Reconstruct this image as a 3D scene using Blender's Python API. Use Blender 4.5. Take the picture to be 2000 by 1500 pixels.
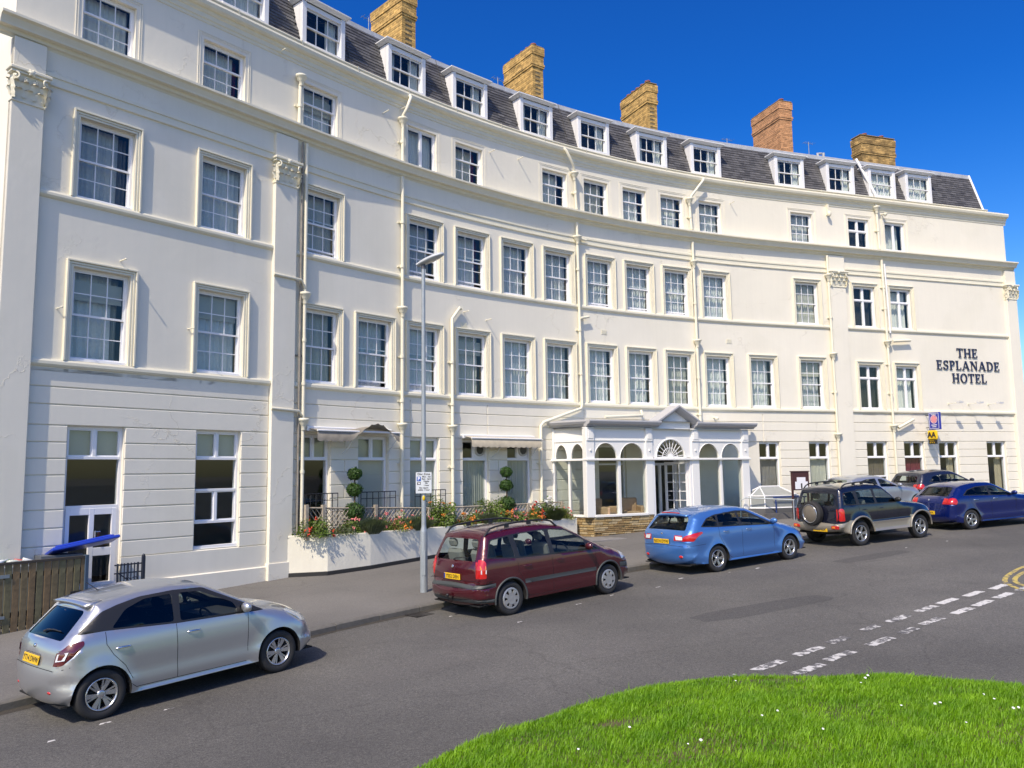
import bpy, bmesh, math, random
import numpy as np
from mathutils import Vector, Matrix
from mathutils.geometry import delaunay_2d_cdt
random.seed(7); RNG = np.random.default_rng(7)
for o in list(bpy.data.objects): bpy.data.objects.remove(o)
S = bpy.context.scene
COL = S.collection
R = math.radians
# ------------------------------------------------------------------ camera, sky, sun, exposure
PITCH, ROLL, FOCAL_PX = R(6.3105), R(-0.7974), 1570.35      # fitted to the photograph (2000 px wide)
cam = bpy.data.cameras.new('camera'); camo = bpy.data.objects.new('camera', cam); COL.objects.link(camo)
cam.sensor_fit = 'HORIZONTAL'; cam.sensor_width = 36.0; cam.lens = 36.0 * FOCAL_PX / 2000.0
cam.clip_start = .1; cam.clip_end = 6000
_f = Vector((0, math.cos(PITCH), math.sin(PITCH))); _u0 = Vector((0, -math.sin(PITCH), math.cos(PITCH))); _r0 = Vector((1, 0, 0))
_r = _r0 * math.cos(ROLL) + _u0 * math.sin(ROLL); _u = _u0 * math.cos(ROLL) - _r0 * math.sin(ROLL)
camo.matrix_world = Matrix(((_r.x, _u.x, -_f.x, 0), (_r.y, _u.y, -_f.y, 0), (_r.z, _u.z, -_f.z, 0), (0, 0, 0, 1)))
S.camera = camo
SUN_AZ, SUN_EL = R(-24.5), R(49)                             # azimuth measured from straight behind the camera, negative = left
SUN = Vector((math.sin(SUN_AZ) * math.cos(SUN_EL), -math.cos(SUN_AZ) * math.cos(SUN_EL), math.sin(SUN_EL)))
SKY_PRE, SKY_GAMMA, SKY_POST = .12, 1.25, 12.5
w = bpy.data.worlds.new('World'); S.world = w; w.use_nodes = True
nt = w.node_tree; nt.nodes.clear()
sky = nt.nodes.new('ShaderNodeTexSky'); sky.sky_type = 'NISHITA'; sky.sun_disc = False
sky.sun_elevation = SUN_EL; sky.sun_rotation = math.atan2(SUN.x, SUN.y); sky.air_density = 1.0; sky.dust_density = 1.2; sky.ozone_density = 2.0; sky.altitude = 0
hs = nt.nodes.new('ShaderNodeHueSaturation'); hs.inputs['Hue'].default_value = 0.512; hs.inputs['Saturation'].default_value = 1.55; hs.inputs['Value'].default_value = SKY_PRE
ga = nt.nodes.new('ShaderNodeGamma'); ga.inputs[1].default_value = SKY_GAMMA                  # deeper blue, as the photograph's contrast gives it; the same for the whole sky
mu = nt.nodes.new('ShaderNodeHueSaturation'); mu.inputs['Value'].default_value = SKY_POST
bg = nt.nodes.new('ShaderNodeBackground'); bg.inputs['Strength'].default_value = 0.12
ow = nt.nodes.new('ShaderNodeOutputWorld')
nt.links.new(sky.outputs[0], hs.inputs['Color']); nt.links.new(hs.outputs[0], ga.inputs[0]); nt.links.new(ga.outputs[0], mu.inputs['Color']); nt.links.new(mu.outputs[0], bg.inputs[0]); nt.links.new(bg.outputs[0], ow.inputs[0])
sl = bpy.data.lights.new('sun', 'SUN'); slo = bpy.data.objects.new('sun', sl); COL.objects.link(slo)
sl.energy = 3.1; sl.angle = R(0.5); sl.color = (1.0, .96, .90)
slo.rotation_euler = SUN.to_track_quat('Z', 'Y').to_euler()
S.view_settings.view_transform = 'Standard'; S.view_settings.look = 'None'; S.view_settings.gamma = 1.0
S.view_settings.exposure = 0.46; S.view_settings.use_curve_mapping = False
S.view_settings.use_white_balance = True; S.view_settings.white_balance_temperature = 7600; S.view_settings.white_balance_tint = 10

S.render.engine = 'CYCLES'
try:
    S.cycles.max_bounces = 8; S.cycles.transparent_max_bounces = 24; S.cycles.caustics_reflective = False; S.cycles.caustics_refractive = False
except Exception: pass

# ------------------------------------------------------------------ helpers
WM = {}
def link(o, parent=None, M=None):
    M = M if M is not None else Matrix()
    COL.objects.link(o)
    if parent is not None:
        o.parent = parent; o.matrix_basis = WM[parent.name].inverted() @ M
    else: o.matrix_basis = M
    WM[o.name] = M
    return o
def tag(o, label=None, cat=None, group=None, kind=None):
    if label: o['label'] = label
    if cat: o['category'] = cat
    if group: o['group'] = group
    if kind: o['kind'] = kind
    return o
def thing(name, label, cat, M=None, group=None):
    o = bpy.data.objects.new(name, None); o.empty_display_size = .2
    link(o, None, M); return tag(o, label, cat, group)
def obj(name, mesh, parent=None, M=None): return link(bpy.data.objects.new(name, mesh), parent, M)
T = Matrix.Translation
def frame(o, x, y, z):
    return Matrix(((x[0], y[0], z[0], o[0]), (x[1], y[1], z[1], o[1]), (x[2], y[2], z[2], o[2]), (0, 0, 0, 1)))
class MB:
    def __init__(s): s.v = []; s.f = []; s.sm = []
    def add(s, vs, fs, sm=False, M=None):
        n = len(s.v)
        s.v += [tuple(M @ Vector(p)) for p in vs] if M is not None else [tuple(p) for p in vs]
        s.f += [tuple(i + n for i in f) for f in fs]; s.sm += [sm] * len(fs); return s
    def box(s, x0, x1, y0, y1, z0, z1, M=None):
        return s.add([(x0, y0, z0), (x1, y0, z0), (x1, y1, z0), (x0, y1, z0), (x0, y0, z1), (x1, y0, z1), (x1, y1, z1), (x0, y1, z1)],
                     [(0, 3, 2, 1), (4, 5, 6, 7), (0, 1, 5, 4), (1, 2, 6, 5), (2, 3, 7, 6), (3, 0, 4, 7)], M=M)
    def cbox(s, x0, x1, y0, y1, z0, z1, c=.01, M=None):       # box with chamfered edges (24 verts)
        vs = []; fs = []
        X = (x0, x1); Y = (y0, y1); Z = (z0, z1); idx = {}
        for i in (0, 1):
            for j in (0, 1):
                for k in (0, 1):
                    sx, sy, sz = (1 - 2 * i) * c, (1 - 2 * j) * c, (1 - 2 * k) * c
                    for a, p in (('x', (X[i], Y[j] + sy, Z[k] + sz)), ('y', (X[i] + sx, Y[j], Z[k] + sz)), ('z', (X[i] + sx, Y[j] + sy, Z[k]))):
                        idx[i, j, k, a] = len(vs); vs.append(p)
        for i in (0, 1): fs.append([idx[i, 0, 0, 'x'], idx[i, 1, 0, 'x'], idx[i, 1, 1, 'x'], idx[i, 0, 1, 'x']])
        for j in (0, 1): fs.append([idx[0, j, 0, 'y'], idx[1, j, 0, 'y'], idx[1, j, 1, 'y'], idx[0, j, 1, 'y']])
        for k in (0, 1): fs.append([idx[0, 0, k, 'z'], idx[1, 0, k, 'z'], idx[1, 1, k, 'z'], idx[0, 1, k, 'z']])
        for i in (0, 1):
            for j in (0, 1): fs.append([idx[i, j, 0, 'x'], idx[i, j, 1, 'x'], idx[i, j, 1, 'y'], idx[i, j, 0, 'y']])
            for k in (0, 1): fs.append([idx[i, 0, k, 'x'], idx[i, 1, k, 'x'], idx[i, 1, k, 'z'], idx[i, 0, k, 'z']])
        for j in (0, 1):
            for k in (0, 1): fs.append([idx[0, j, k, 'y'], idx[1, j, k, 'y'], idx[1, j, k, 'z'], idx[0, j, k, 'z']])
        for i in (0, 1):
            for j in (0, 1):
                for k in (0, 1): fs.append([idx[i, j, k, 'x'], idx[i, j, k, 'y'], idx[i, j, k, 'z']])
        return s.add(vs, fs, M=M)
    def tube(s, pts, r, n=8, M=None, caps=True):
        pts = [Vector(p) for p in pts]; rs = r if isinstance(r, (list, tuple)) else [r] * len(pts)
        vs = []; fs = []; up = None
        for i, p in enumerate(pts):
            d = (pts[min(i + 1, len(pts) - 1)] - pts[max(i - 1, 0)]).normalized()
            if up is None: up = Vector((0, 0, 1)) if abs(d.z) < .9 else Vector((1, 0, 0))
            a = d.cross(up).normalized(); b = a.cross(d).normalized(); up = b
            for k in range(n):
                t = 2 * math.pi * k / n; vs.append(p + (a * math.cos(t) + b * math.sin(t)) * rs[i])
        for i in range(len(pts) - 1):
            for k in range(n): fs.append((i * n + k, i * n + (k + 1) % n, (i + 1) * n + (k + 1) % n, (i + 1) * n + k))
        s.add(vs, fs, True, M)
        if caps:
            s.add(vs[:n], [tuple(range(n))], False, M); s.add(vs[-n:], [tuple(range(n))], False, M)
        return s
    def lathe(s, prof, n=24, M=None, sm=True):                # prof: (radius, z)
        vs = []; fs = []
        for r, z in prof:
            for k in range(n): t = 2 * math.pi * k / n; vs.append((r * math.cos(t), r * math.sin(t), z))
        for i in range(len(prof) - 1):
            for k in range(n): fs.append((i * n + k, i * n + (k + 1) % n, (i + 1) * n + (k + 1) % n, (i + 1) * n + k))
        return s.add(vs, fs, sm, M)
    def prism(s, poly, y0, y1, M=None):                       # polygon in local x,z extruded along y
        n = len(poly)
        vs = [(p[0], y0, p[1]) for p in poly] + [(p[0], y1, p[1]) for p in poly]
        return s.add(vs, [tuple(range(n)), tuple(range(2 * n - 1, n - 1, -1))] + [(i, (i + 1) % n, n + (i + 1) % n, n + i) for i in range(n)], M=M)
    def ball(s, c, r, nu=10, nv=6, sq=(1, 1, 1), M=None):
        vs = []; fs = []
        for j in range(nv + 1):
            ph = math.pi * j / nv
            for i in range(nu):
                t = 2 * math.pi * i / nu
                vs.append((c[0] + r * sq[0] * math.sin(ph) * math.cos(t), c[1] + r * sq[1] * math.sin(ph) * math.sin(t), c[2] + r * sq[2] * math.cos(ph)))
        for j in range(nv):
            for i in range(nu): fs.append((j * nu + i, j * nu + (i + 1) % nu, (j + 1) * nu + (i + 1) % nu, (j + 1) * nu + i))
        return s.add(vs, fs, True, M)
    def mesh(s, name, mat, weld=0):
        me = bpy.data.meshes.new(name); me.from_pydata(s.v, [], s.f)
        me.polygons.foreach_set('use_smooth', s.sm)
        if weld:
            bm = bmesh.new(); bm.from_mesh(me); bmesh.ops.remove_doubles(bm, verts=bm.verts, dist=weld); bmesh.ops.recalc_face_normals(bm, faces=bm.faces); bm.to_mesh(me); bm.free()
        for m in (mat if isinstance(mat, (list, tuple)) else [mat]): me.materials.append(m)
        me.update(); return me
    def build(s, name, mat, parent=None, M=None, weld=0):     # verts in world space unless M is given; origin moved to the piece
        if M is None:
            a = np.array(s.v); c = ((a[:, 0].min() + a[:, 0].max()) / 2, (a[:, 1].min() + a[:, 1].max()) / 2, a[:, 2].min())
            s.v = [tuple(p) for p in (a - c)]; M = T(c)
        return obj(name, s.mesh(name, mat, weld), parent, M)

# ------------------------------------------------------------------ materials
MATS = {}
def M(name, col, rough=.6, metal=0., var=0., scale=6., bump=0., bscale=40., coat=0., spec=.5, col2=None, island=0., emit=0., streak=0.):
    if name in MATS: return MATS[name]
    m = bpy.data.materials.new(name); m.use_nodes = True; n = m.node_tree; b = n.nodes['Principled BSDF']; L = n.links
    b.inputs['Roughness'].default_value = rough; b.inputs['Metallic'].default_value = metal
    b.inputs['Coat Weight'].default_value = coat; b.inputs['Coat Roughness'].default_value = .03; b.inputs['Specular IOR Level'].default_value = spec
    b.inputs['Base Color'].default_value = (*col, 1)
    tc = n.nodes.new('ShaderNodeTexCoord')
    out = None
    if var or col2:
        no = n.nodes.new('ShaderNodeTexNoise'); no.inputs['Scale'].default_value = scale; no.inputs['Detail'].default_value = 6; L.new(tc.outputs['Object'], no.inputs['Vector'])
        ra = n.nodes.new('ShaderNodeValToRGB'); c2 = col2 or tuple(c * (1 - var) for c in col)
        ra.color_ramp.elements[0].position = .32; ra.color_ramp.elements[1].position = .68
        ra.color_ramp.elements[0].color = (*c2, 1); ra.color_ramp.elements[1].color = (*[min(1, c * (1 + (var if not col2 else 0) * .3)) for c in col], 1)
        L.new(no.outputs['Fac'], ra.inputs[0]); out = ra.outputs[0]
    if streak:
        mp = n.nodes.new('ShaderNodeMapping'); mp.inputs['Scale'].default_value = (3.2, 3.2, .12); ns = n.nodes.new('ShaderNodeTexNoise'); ns.inputs['Scale'].default_value = 3; ns.inputs['Detail'].default_value = 8
        geo = n.nodes.new('ShaderNodeNewGeometry'); L.new(geo.outputs['Position'], mp.inputs[0]); L.new(mp.outputs[0], ns.inputs['Vector'])
        r2 = n.nodes.new('ShaderNodeValToRGB'); r2.color_ramp.elements[0].position = .35; r2.color_ramp.elements[1].position = .62
        r2.color_ramp.elements[0].color = (1 - streak, 1 - streak, 1 - streak * .9, 1); r2.color_ramp.elements[1].color = (1, 1, 1, 1); L.new(ns.outputs['Fac'], r2.inputs[0])
        mx = n.nodes.new('ShaderNodeMixRGB'); mx.blend_type = 'MULTIPLY'; mx.inputs[0].default_value = 1
        if out: L.new(out, mx.inputs[1])
        else: mx.inputs[1].default_value = (*col, 1)
        L.new(r2.outputs[0], mx.inputs[2]); out = mx.outputs[0]
    if island:
        ge = n.nodes.new('ShaderNodeNewGeometry'); h = n.nodes.new('ShaderNodeHueSaturation')
        mr = n.nodes.new('ShaderNodeMapRange'); mr.inputs[3].default_value = 1 - island; mr.inputs[4].default_value = 1 + island * .8
        L.new(ge.outputs['Random Per Island'], mr.inputs[0]); L.new(mr.outputs[0], h.inputs['Value'])
        if out: L.new(out, h.inputs['Color'])
        else: h.inputs['Color'].default_value = (*col, 1)
        out = h.outputs[0]
    if out: L.new(out, b.inputs['Base Color'])
    if bump:
        nb = n.nodes.new('ShaderNodeTexNoise'); nb.inputs['Scale'].default_value = bscale; nb.inputs['Detail'].default_value = 8
        L.new(tc.outputs['Object'], nb.inputs['Vector']); bu = n.nodes.new('ShaderNodeBump'); bu.inputs['Strength'].default_value = bump; bu.inputs['Distance'].default_value = .02
        L.new(nb.outputs['Fac'], bu.inputs['Height']); L.new(bu.outputs[0], b.inputs['Normal'])
    MATS[name] = m; return m
def GLASS(name, tint=(.9, .93, .92), f0=1.5, rough=0.0, base=None, solid=0.):
    if name in MATS: return MATS[name]
    m = bpy.data.materials.new(name); m.use_nodes = True; n = m.node_tree; n.nodes.clear(); L = n.links
    o = n.nodes.new('ShaderNodeOutputMaterial'); tr = n.nodes.new('ShaderNodeBsdfTransparent'); tr.inputs[0].default_value = (*tint, 1)
    gl = n.nodes.new('ShaderNodeBsdfGlossy'); gl.inputs['Roughness'].default_value = rough
    lw = n.nodes.new('ShaderNodeLayerWeight'); lw.inputs[0].default_value = .5                # Schlick, the same from both sides
    pw_ = n.nodes.new('ShaderNodeMath'); pw_.operation = 'POWER'; pw_.inputs[1].default_value = 5; L.new(lw.outputs['Facing'], pw_.inputs[0])
    fr = n.nodes.new('ShaderNodeMath'); fr.operation = 'MULTIPLY_ADD'; r0 = ((f0 - 1) / (f0 + 1)) ** 2; fr.inputs[1].default_value = 1 - r0; fr.inputs[2].default_value = r0; L.new(pw_.outputs[0], fr.inputs[0])
    mx = n.nodes.new('ShaderNodeMixShader'); L.new(fr.outputs[0], mx.inputs[0]); L.new(tr.outputs[0], mx.inputs[1]); L.new(gl.outputs[0], mx.inputs[2]); L.new(mx.outputs[0], o.inputs[0])
    MATS[name] = m; return m
stucco = M('stucco', (.83, .785, .665), .75, var=.035, scale=.9, bump=.16, bscale=7, streak=.018)
def cracks(m):                                               # hairline cracks and filled repairs in the render
    n = m.node_tree; L = n.links; b = n.nodes['Principled BSDF']; g = n.nodes.new('ShaderNodeNewGeometry')
    no = n.nodes.new('ShaderNodeTexNoise'); no.inputs['Scale'].default_value = .9; no.inputs['Detail'].default_value = 8; no.inputs['Roughness'].default_value = .6; L.new(g.outputs['Position'], no.inputs['Vector'])
    va = n.nodes.new('ShaderNodeVectorMath'); va.operation = 'MULTIPLY_ADD'; va.inputs[1].default_value = (2.2, 2.2, 2.2); L.new(no.outputs['Color'], va.inputs[0]); L.new(g.outputs['Position'], va.inputs[2])
    vo = n.nodes.new('ShaderNodeTexVoronoi'); vo.feature = 'DISTANCE_TO_EDGE'; vo.inputs['Scale'].default_value = .55; L.new(va.outputs[0], vo.inputs['Vector'])
    mr = n.nodes.new('ShaderNodeMapRange'); mr.inputs[1].default_value = .0; mr.inputs[2].default_value = .012; mr.inputs[3].default_value = 1; mr.inputs[4].default_value = 0; L.new(vo.outputs['Distance'], mr.inputs[0])
    n2 = n.nodes.new('ShaderNodeTexNoise'); n2.inputs['Scale'].default_value = .33; L.new(g.outputs['Position'], n2.inputs['Vector'])
    m2 = n.nodes.new('ShaderNodeMapRange'); m2.inputs[1].default_value = .52; m2.inputs[2].default_value = .6; L.new(n2.outputs['Fac'], m2.inputs[0])
    mu_ = n.nodes.new('ShaderNodeMath'); mu_.operation = 'MULTIPLY'; L.new(mr.outputs[0], mu_.inputs[0]); L.new(m2.outputs[0], mu_.inputs[1])
    ob = b.inputs['Normal'].links[0].from_node; bu = n.nodes.new('ShaderNodeBump'); bu.inputs['Strength'].default_value = .55; bu.inputs['Distance'].default_value = .012; L.new(mu_.outputs[0], bu.inputs['Height']); L.new(ob.outputs[0], bu.inputs['Normal']); L.new(bu.outputs[0], b.inputs['Normal'])
    # blotchy patches of newer paint, grime low down
    n3 = n.nodes.new('ShaderNodeTexNoise'); n3.inputs['Scale'].default_value = .5; n3.inputs['Detail'].default_value = 3; L.new(g.outputs['Position'], n3.inputs['Vector'])
    r3 = n.nodes.new('ShaderNodeValToRGB'); r3.color_ramp.elements[0].position = .44; r3.color_ramp.elements[1].position = .5; r3.color_ramp.elements[0].color = (.98, .98, .972, 1); r3.color_ramp.elements[1].color = (1, 1, 1, 1); L.new(n3.outputs['Fac'], r3.inputs[0])
    mx = n.nodes.new('ShaderNodeMixRGB'); mx.blend_type = 'MULTIPLY'; mx.inputs[0].default_value = 1; src = b.inputs['Base Color'].links[0].from_socket; L.new(src, mx.inputs[1]); L.new(r3.outputs[0], mx.inputs[2])
    m4 = n.nodes.new('ShaderNodeMixRGB'); m4.blend_type = 'MULTIPLY'; m4.inputs[2].default_value = (.91, .90, .88, 1); L.new(mu_.outputs[0], m4.inputs[0]); L.new(mx.outputs[0], m4.inputs[1]); L.new(m4.outputs[0], b.inputs['Base Color'])
cracks(stucco)
trim = M('cream_paint', (.80, .755, .60), .5, var=.04, scale=4, bump=.05, bscale=30)
white = M('white_paint', (.82, .82, .82), .35)
upvc = M('white_frame', (.84, .84, .85), .3)
glass = GLASS('window_glass')
net_b = M('net_cream', (.66, .63, .55), .9, var=.08, scale=20); net_c = M('net_grey', (.64, .64, .64), .9, var=.1, scale=20)
net = M('net_curtain', (.82, .82, .80), .9, var=.08, scale=20)
drape = M('drape', (.30, .27, .25), .9)
blind = M('blind', (.62, .59, .50), .8)
redcurt = M('red_curtain', (.20, .03, .05), .9)
dark = M('dark_interior', (.035, .034, .033), .9)
roomwall = M('room_wall', (.25, .24, .22), .9)
lead = M('lead', (.42, .44, .46), .5, var=.2, scale=5)
slate_m = M('slate', (.105, .103, .105), .6, var=.25, scale=14, island=.38, bump=.2)
slate_base = M('slate_base', (.03, .03, .032), .8)
iron = M('black_iron', (.02, .02, .022), .45)
soil = M('soil', (.07, .045, .03), .95, var=.3, scale=20, bump=.5)
galv = M('galvanised', (.36, .40, .42), .45, metal=.35, var=.08, scale=8)
black = M('black_plastic', (.02, .02, .021), .45)
rubber = M('rubber', (.022, .022, .023), .75)
chrome = M('chrome', (.75, .76, .78), .12, metal=1.)
alloy = M('alloy', (.55, .56, .58), .25, metal=.85)
# ------------------------------------------------------------------ the street: one sloping plane, fitted to the wheels of the cars
def GP(x, y):
    r = math.hypot(x, y)
    if r > 60: x *= 60 / r; y *= 60 / r
    return -2.8096 + .036146 * x + .020136 * y
def grid(name, x0, x1, y0, y1, st, dz, mat):
    mb = MB(); nx = int((x1 - x0) / st); ny = int((y1 - y0) / st)
    vs = [(x0 + i * st, y0 + j * st, GP(x0 + i * st, y0 + j * st) + dz) for j in range(ny + 1) for i in range(nx + 1)]
    mb.add(vs, [(j * (nx + 1) + i, j * (nx + 1) + i + 1, (j + 1) * (nx + 1) + i + 1, (j + 1) * (nx + 1) + i) for j in range(ny) for i in range(nx)], True)
    return tag(mb.build(name, mat), kind='structure')
def asphalt(name, c, c2, speck):
    m = bpy.data.materials.new(name); m.use_nodes = True; n = m.node_tree; b = n.nodes['Principled BSDF']; L = n.links
    b.inputs['Roughness'].default_value = .85; b.inputs['Specular IOR Level'].default_value = .3
    g = n.nodes.new('ShaderNodeNewGeometry')
    def noise(sc, det=6, rough=.5):
        a = n.nodes.new('ShaderNodeTexNoise'); a.inputs['Scale'].default_value = sc; a.inputs['Detail'].default_value = det; a.inputs['Roughness'].default_value = rough; L.new(g.outputs['Position'], a.inputs['Vector']); return a.outputs['Fac']
    def ramp(f, p0, p1, a, d):
        r = n.nodes.new('ShaderNodeValToRGB'); r.color_ramp.elements[0].position = p0; r.color_ramp.elements[1].position = p1
        r.color_ramp.elements[0].color = (*a, 1); r.color_ramp.elements[1].color = (*d, 1); L.new(f, r.inputs[0]); return r.outputs[0]
    def mix(t, f, a, d):
        x = n.nodes.new('ShaderNodeMixRGB'); x.blend_type = t
        if hasattr(f, 'links'): L.new(f, x.inputs[0])
        else: x.inputs[0].default_value = f
        L.new(a, x.inputs[1]); L.new(d, x.inputs[2]); return x.outputs[0]
    base = ramp(noise(.55, 7, .62), .3, .7, c2, c)
    patch = ramp(noise(.16, 2), .42, .58, (.86, .86, .86), (1.06, 1.06, 1.06))
    sp = ramp(noise(75, 3, .7), .36, .66, (.55, .55, .55), (1.5, 1.48, 1.42))
    fine = ramp(noise(190, 2, .8), .4, .62, (.7, .7, .7), (1.25, 1.25, 1.25))
    mid = ramp(noise(26, 5, .75), .36, .66, (.74, .74, .74), (1.24, 1.23, 1.2)); o = mix('MULTIPLY', 1, base, patch); o = mix('MULTIPLY', speck, o, mid); o = mix('MULTIPLY', speck, o, sp); o = mix('MULTIPLY', speck * .8, o, fine)
    # dark cracks and tar lines
    vo = n.nodes.new('ShaderNodeTexVoronoi'); vo.feature = 'DISTANCE_TO_EDGE'; vo.inputs['Scale'].default_value = .23
    dn = n.nodes.new('ShaderNodeTexNoise'); dn.inputs['Scale'].default_value = 1.4; dn.inputs['Detail'].default_value = 6; L.new(g.outputs['Position'], dn.inputs['Vector'])
    va = n.nodes.new('ShaderNodeVectorMath'); va.operation = 'MULTIPLY_ADD'; va.inputs[1].default_value = (.9, .9, 0); L.new(dn.outputs['Color'], va.inputs[0]); L.new(g.outputs['Position'], va.inputs[2]); L.new(va.outputs[0], vo.inputs['Vector'])
    cr = ramp(vo.outputs['Distance'], .001, .006, (.7, .7, .7), (1, 1, 1)); o = mix('MULTIPLY', .6, o, cr)
    L.new(o, b.inputs['Base Color'])
    bu = n.nodes.new('ShaderNodeBump'); bu.inputs['Strength'].default_value = .55; bu.inputs['Distance'].default_value = .008; L.new(noise(110, 4, .7), bu.inputs['Height']); L.new(bu.outputs[0], b.inputs['Normal'])
    return m
road_m = asphalt('asphalt', (.140, .137, .130), (.105, .103, .10), .95)
pave_m = asphalt('pavement_asphalt', (.19, .183, .173), (.155, .15, .143), .5)
conc = M('kerb_concrete', (.135, .128, .115), .85, var=.2, scale=9, bump=.3)
# ground sheet to the horizon
mb = MB(); mb.add([(x, y, GP(x, y) - .06) for y in (-3000, -60, -30, 0, 30, 60, 3000) for x in (-3000, -60, -30, 0, 30, 60, 3000)], [(j * 7 + i, j * 7 + i + 1, j * 7 + i + 8, j * 7 + i + 7) for j in range(6) for i in range(6)])
tag(mb.build('ground', M('far_ground', (.24, .22, .18), .95, var=.3, scale=.05)), kind='structure')
grid('road', -42, 62, -36, 62, 2, 0, road_m)
# kerb line
KP = [(-30, -19.2), (-22, -9.2), (-14, .7), (-10, 5.7), (-6.30, 10.33), (-3.43, 13.75), (-1.40, 15.82), (.6, 17.55), (3.19, 19.55), (5.75, 21.25), (8.35, 22.95), (10.6, 24.15), (12.9, 25.2), (16, 26.45), (20, 27.9), (26, 29.9), (34, 32.6), (44, 35.9), (60, 41.2)]
def catmull(P, n=8):
    P = [Vector(p) for p in P]; out = []
    for i in range(len(P) - 1):
        a, b, c, d = P[max(i - 1, 0)], P[i], P[i + 1], P[min(i + 2, len(P) - 1)]
        for k in range(n):
            t = k / n; out.append(.5 * ((2 * b) + (c - a) * t + (2 * a - 5 * b + 4 * c - d) * t * t + (3 * b - a - 3 * c + d) * t ** 3))
    out.append(P[-1]); return out
def resample(P, st):
    L = [0]
    for a, b in zip(P, P[1:]): L.append(L[-1] + (b - a).length)
    n = int(L[-1] / st); X = np.interp(np.linspace(0, L[-1], n + 1), L, [p.x for p in P]); Y = np.interp(np.linspace(0, L[-1], n + 1), L, [p.y for p in P])
    return [Vector((x, y)) for x, y in zip(X, Y)]
KL = resample(catmull(KP), .91)
KN = []
for i in range(len(KL)):
    d = (KL[min(i + 1, len(KL) - 1)] - KL[max(i - 1, 0)]).normalized(); KN.append(Vector((-d.y, d.x)))
def PV(x, y):                                                # pavement height: a kerb above the road and a slight fall towards it
    p = Vector((x, y)); k = min(range(0, len(KL)), key=lambda i: (KL[i] - p).length_squared)
    d = max(0, (p - KL[k]).dot(KN[k])); return GP(x, y) + .105 + .02 * min(6, max(0, d - 1.5))
mb = MB(); offs = (.13, .8, 1.5, 2.5, 3.5, 5, 7, 10, 16); vs = []
for p, nrm in zip(KL, KN):
    for o in offs: q = p + nrm * o; vs.append((q.x, q.y, GP(q.x, q.y) + .105 + .02 * min(6, max(0, o - 1.5))))
no = len(offs); mb.add(vs, [(i * no + j, (i + 1) * no + j, (i + 1) * no + j + 1, i * no + j + 1) for i in range(len(KL) - 1) for j in range(no - 1)], True)
tag(mb.build('pavement', pave_m), kind='structure')
kerb = bpy.data.objects.new('kerb', None); link(kerb, None, T((0, 17, GP(0, 17)))); tag(kerb, kind='structure')
for i in range(len(KL) - 1):
    if not (-16 < KL[i].x < 32): continue
    mb = MB(); a, b = KL[i], KL[i + 1]; d = (b - a).normalized() * .006; a = a + d; b = b - d; j = random.uniform(-.006, .006)
    P = []
    for p, nr in ((a, KN[i]), (b, KN[i + 1])):
        for o, h in ((-.012, -.1), (-.012, .085), (.012, .107), (.13, .109), (.13, -.1)):
            q = p + nr * o; P.append((q.x, q.y, GP(q.x, q.y) + h + (j if h > 0 else 0)))
    mb.add(P, [(0, 1, 6, 5), (1, 2, 7, 6), (2, 3, 8, 7), (3, 4, 9, 8), (0, 4, 3, 2, 1), (5, 6, 7, 8, 9)])
    mb.build('kerb_stone', conc, kerb)
# ------------------------------------------------------------------ painted markings
def paint(name, col, wear):
    m = bpy.data.materials.new(name); m.use_nodes = True; n = m.node_tree; b = n.nodes['Principled BSDF']; L = n.links; b.inputs['Roughness'].default_value = .7
    g = n.nodes.new('ShaderNodeNewGeometry'); a = n.nodes.new('ShaderNodeTexNoise'); a.inputs['Scale'].default_value = 9; a.inputs['Detail'].default_value = 9; a.inputs['Roughness'].default_value = .7; L.new(g.outputs['Position'], a.inputs['Vector'])
    r = n.nodes.new('ShaderNodeValToRGB'); r.color_ramp.elements[0].position = wear; r.color_ramp.elements[1].position = wear + .05; r.color_ramp.elements[0].color = (.11, .108, .105, 1); r.color_ramp.elements[1].color = (*col, 1)
    L.new(a.outputs['Fac'], r.inputs[0]); L.new(r.outputs[0], b.inputs['Base Color']); return m
wp = paint('white_road_paint', (.60, .59, .56), .40); wpw = paint('worn_road_paint', (.56, .55, .52), .47); wpx = paint('very_worn_road_paint', (.54, .53, .50), .52)
yp = paint('yellow_road_paint', (.52, .40, .10), .44)
dashes = [(8.83, 15.0, 0), (8.06, 14.48, 0), (7.33, 13.97, 0), (6.71, 13.45, 1), (5.95, 12.83, 1), (5.28, 12.3, 2), (4.55, 11.68, 2), (3.95, 11.17, 1), (3.21, 10.56, 1), (2.55, 10.05, 2), (1.85, 9.45, 2),
          (9.15, 14.75, 1), (8.43, 14.2, 0), (7.75, 13.66, 0), (7.14, 13.16, 0), (6.33, 12.55, 1), (5.72, 12.03, 2), (5.06, 11.49, 1), (4.24, 10.85, 1), (3.63, 10.31, 1)]
dd = Vector((.783, .622)); dn_ = Vector((-.622, .783))
for x, y, k in dashes:
    mb = MB(); n = 10; vs = []; h = .31 if k < 2 else .24
    for sgn in (-1, 1):
        for i in range(n + 1):
            q = Vector((x, y)) + dd * ((i / n - .5) * 2 * h) + dn_ * sgn * (.075 + random.uniform(-.012, .012)); vs.append((q.x, q.y, GP(q.x, q.y) + .004))
    mb.add(vs, [(i, i + 1, n + 2 + i, n + 1 + i) for i in range(n)])
    tag(mb.build('road_marking', (wp, wpw, wpx)[k]), kind='structure')
def px_ground(u, v):                                          # fitted view ray of a photograph pixel, met with the road plane
    x = (u - 1000) / FOCAL_PX; y = -(v - 750) / FOCAL_PX
    d = _f + _r * x + _u * y; t = -2.8096 / (d.z - .036146 * d.x - .020136 * d.y); return Vector((d.x * t, d.y * t))
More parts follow.
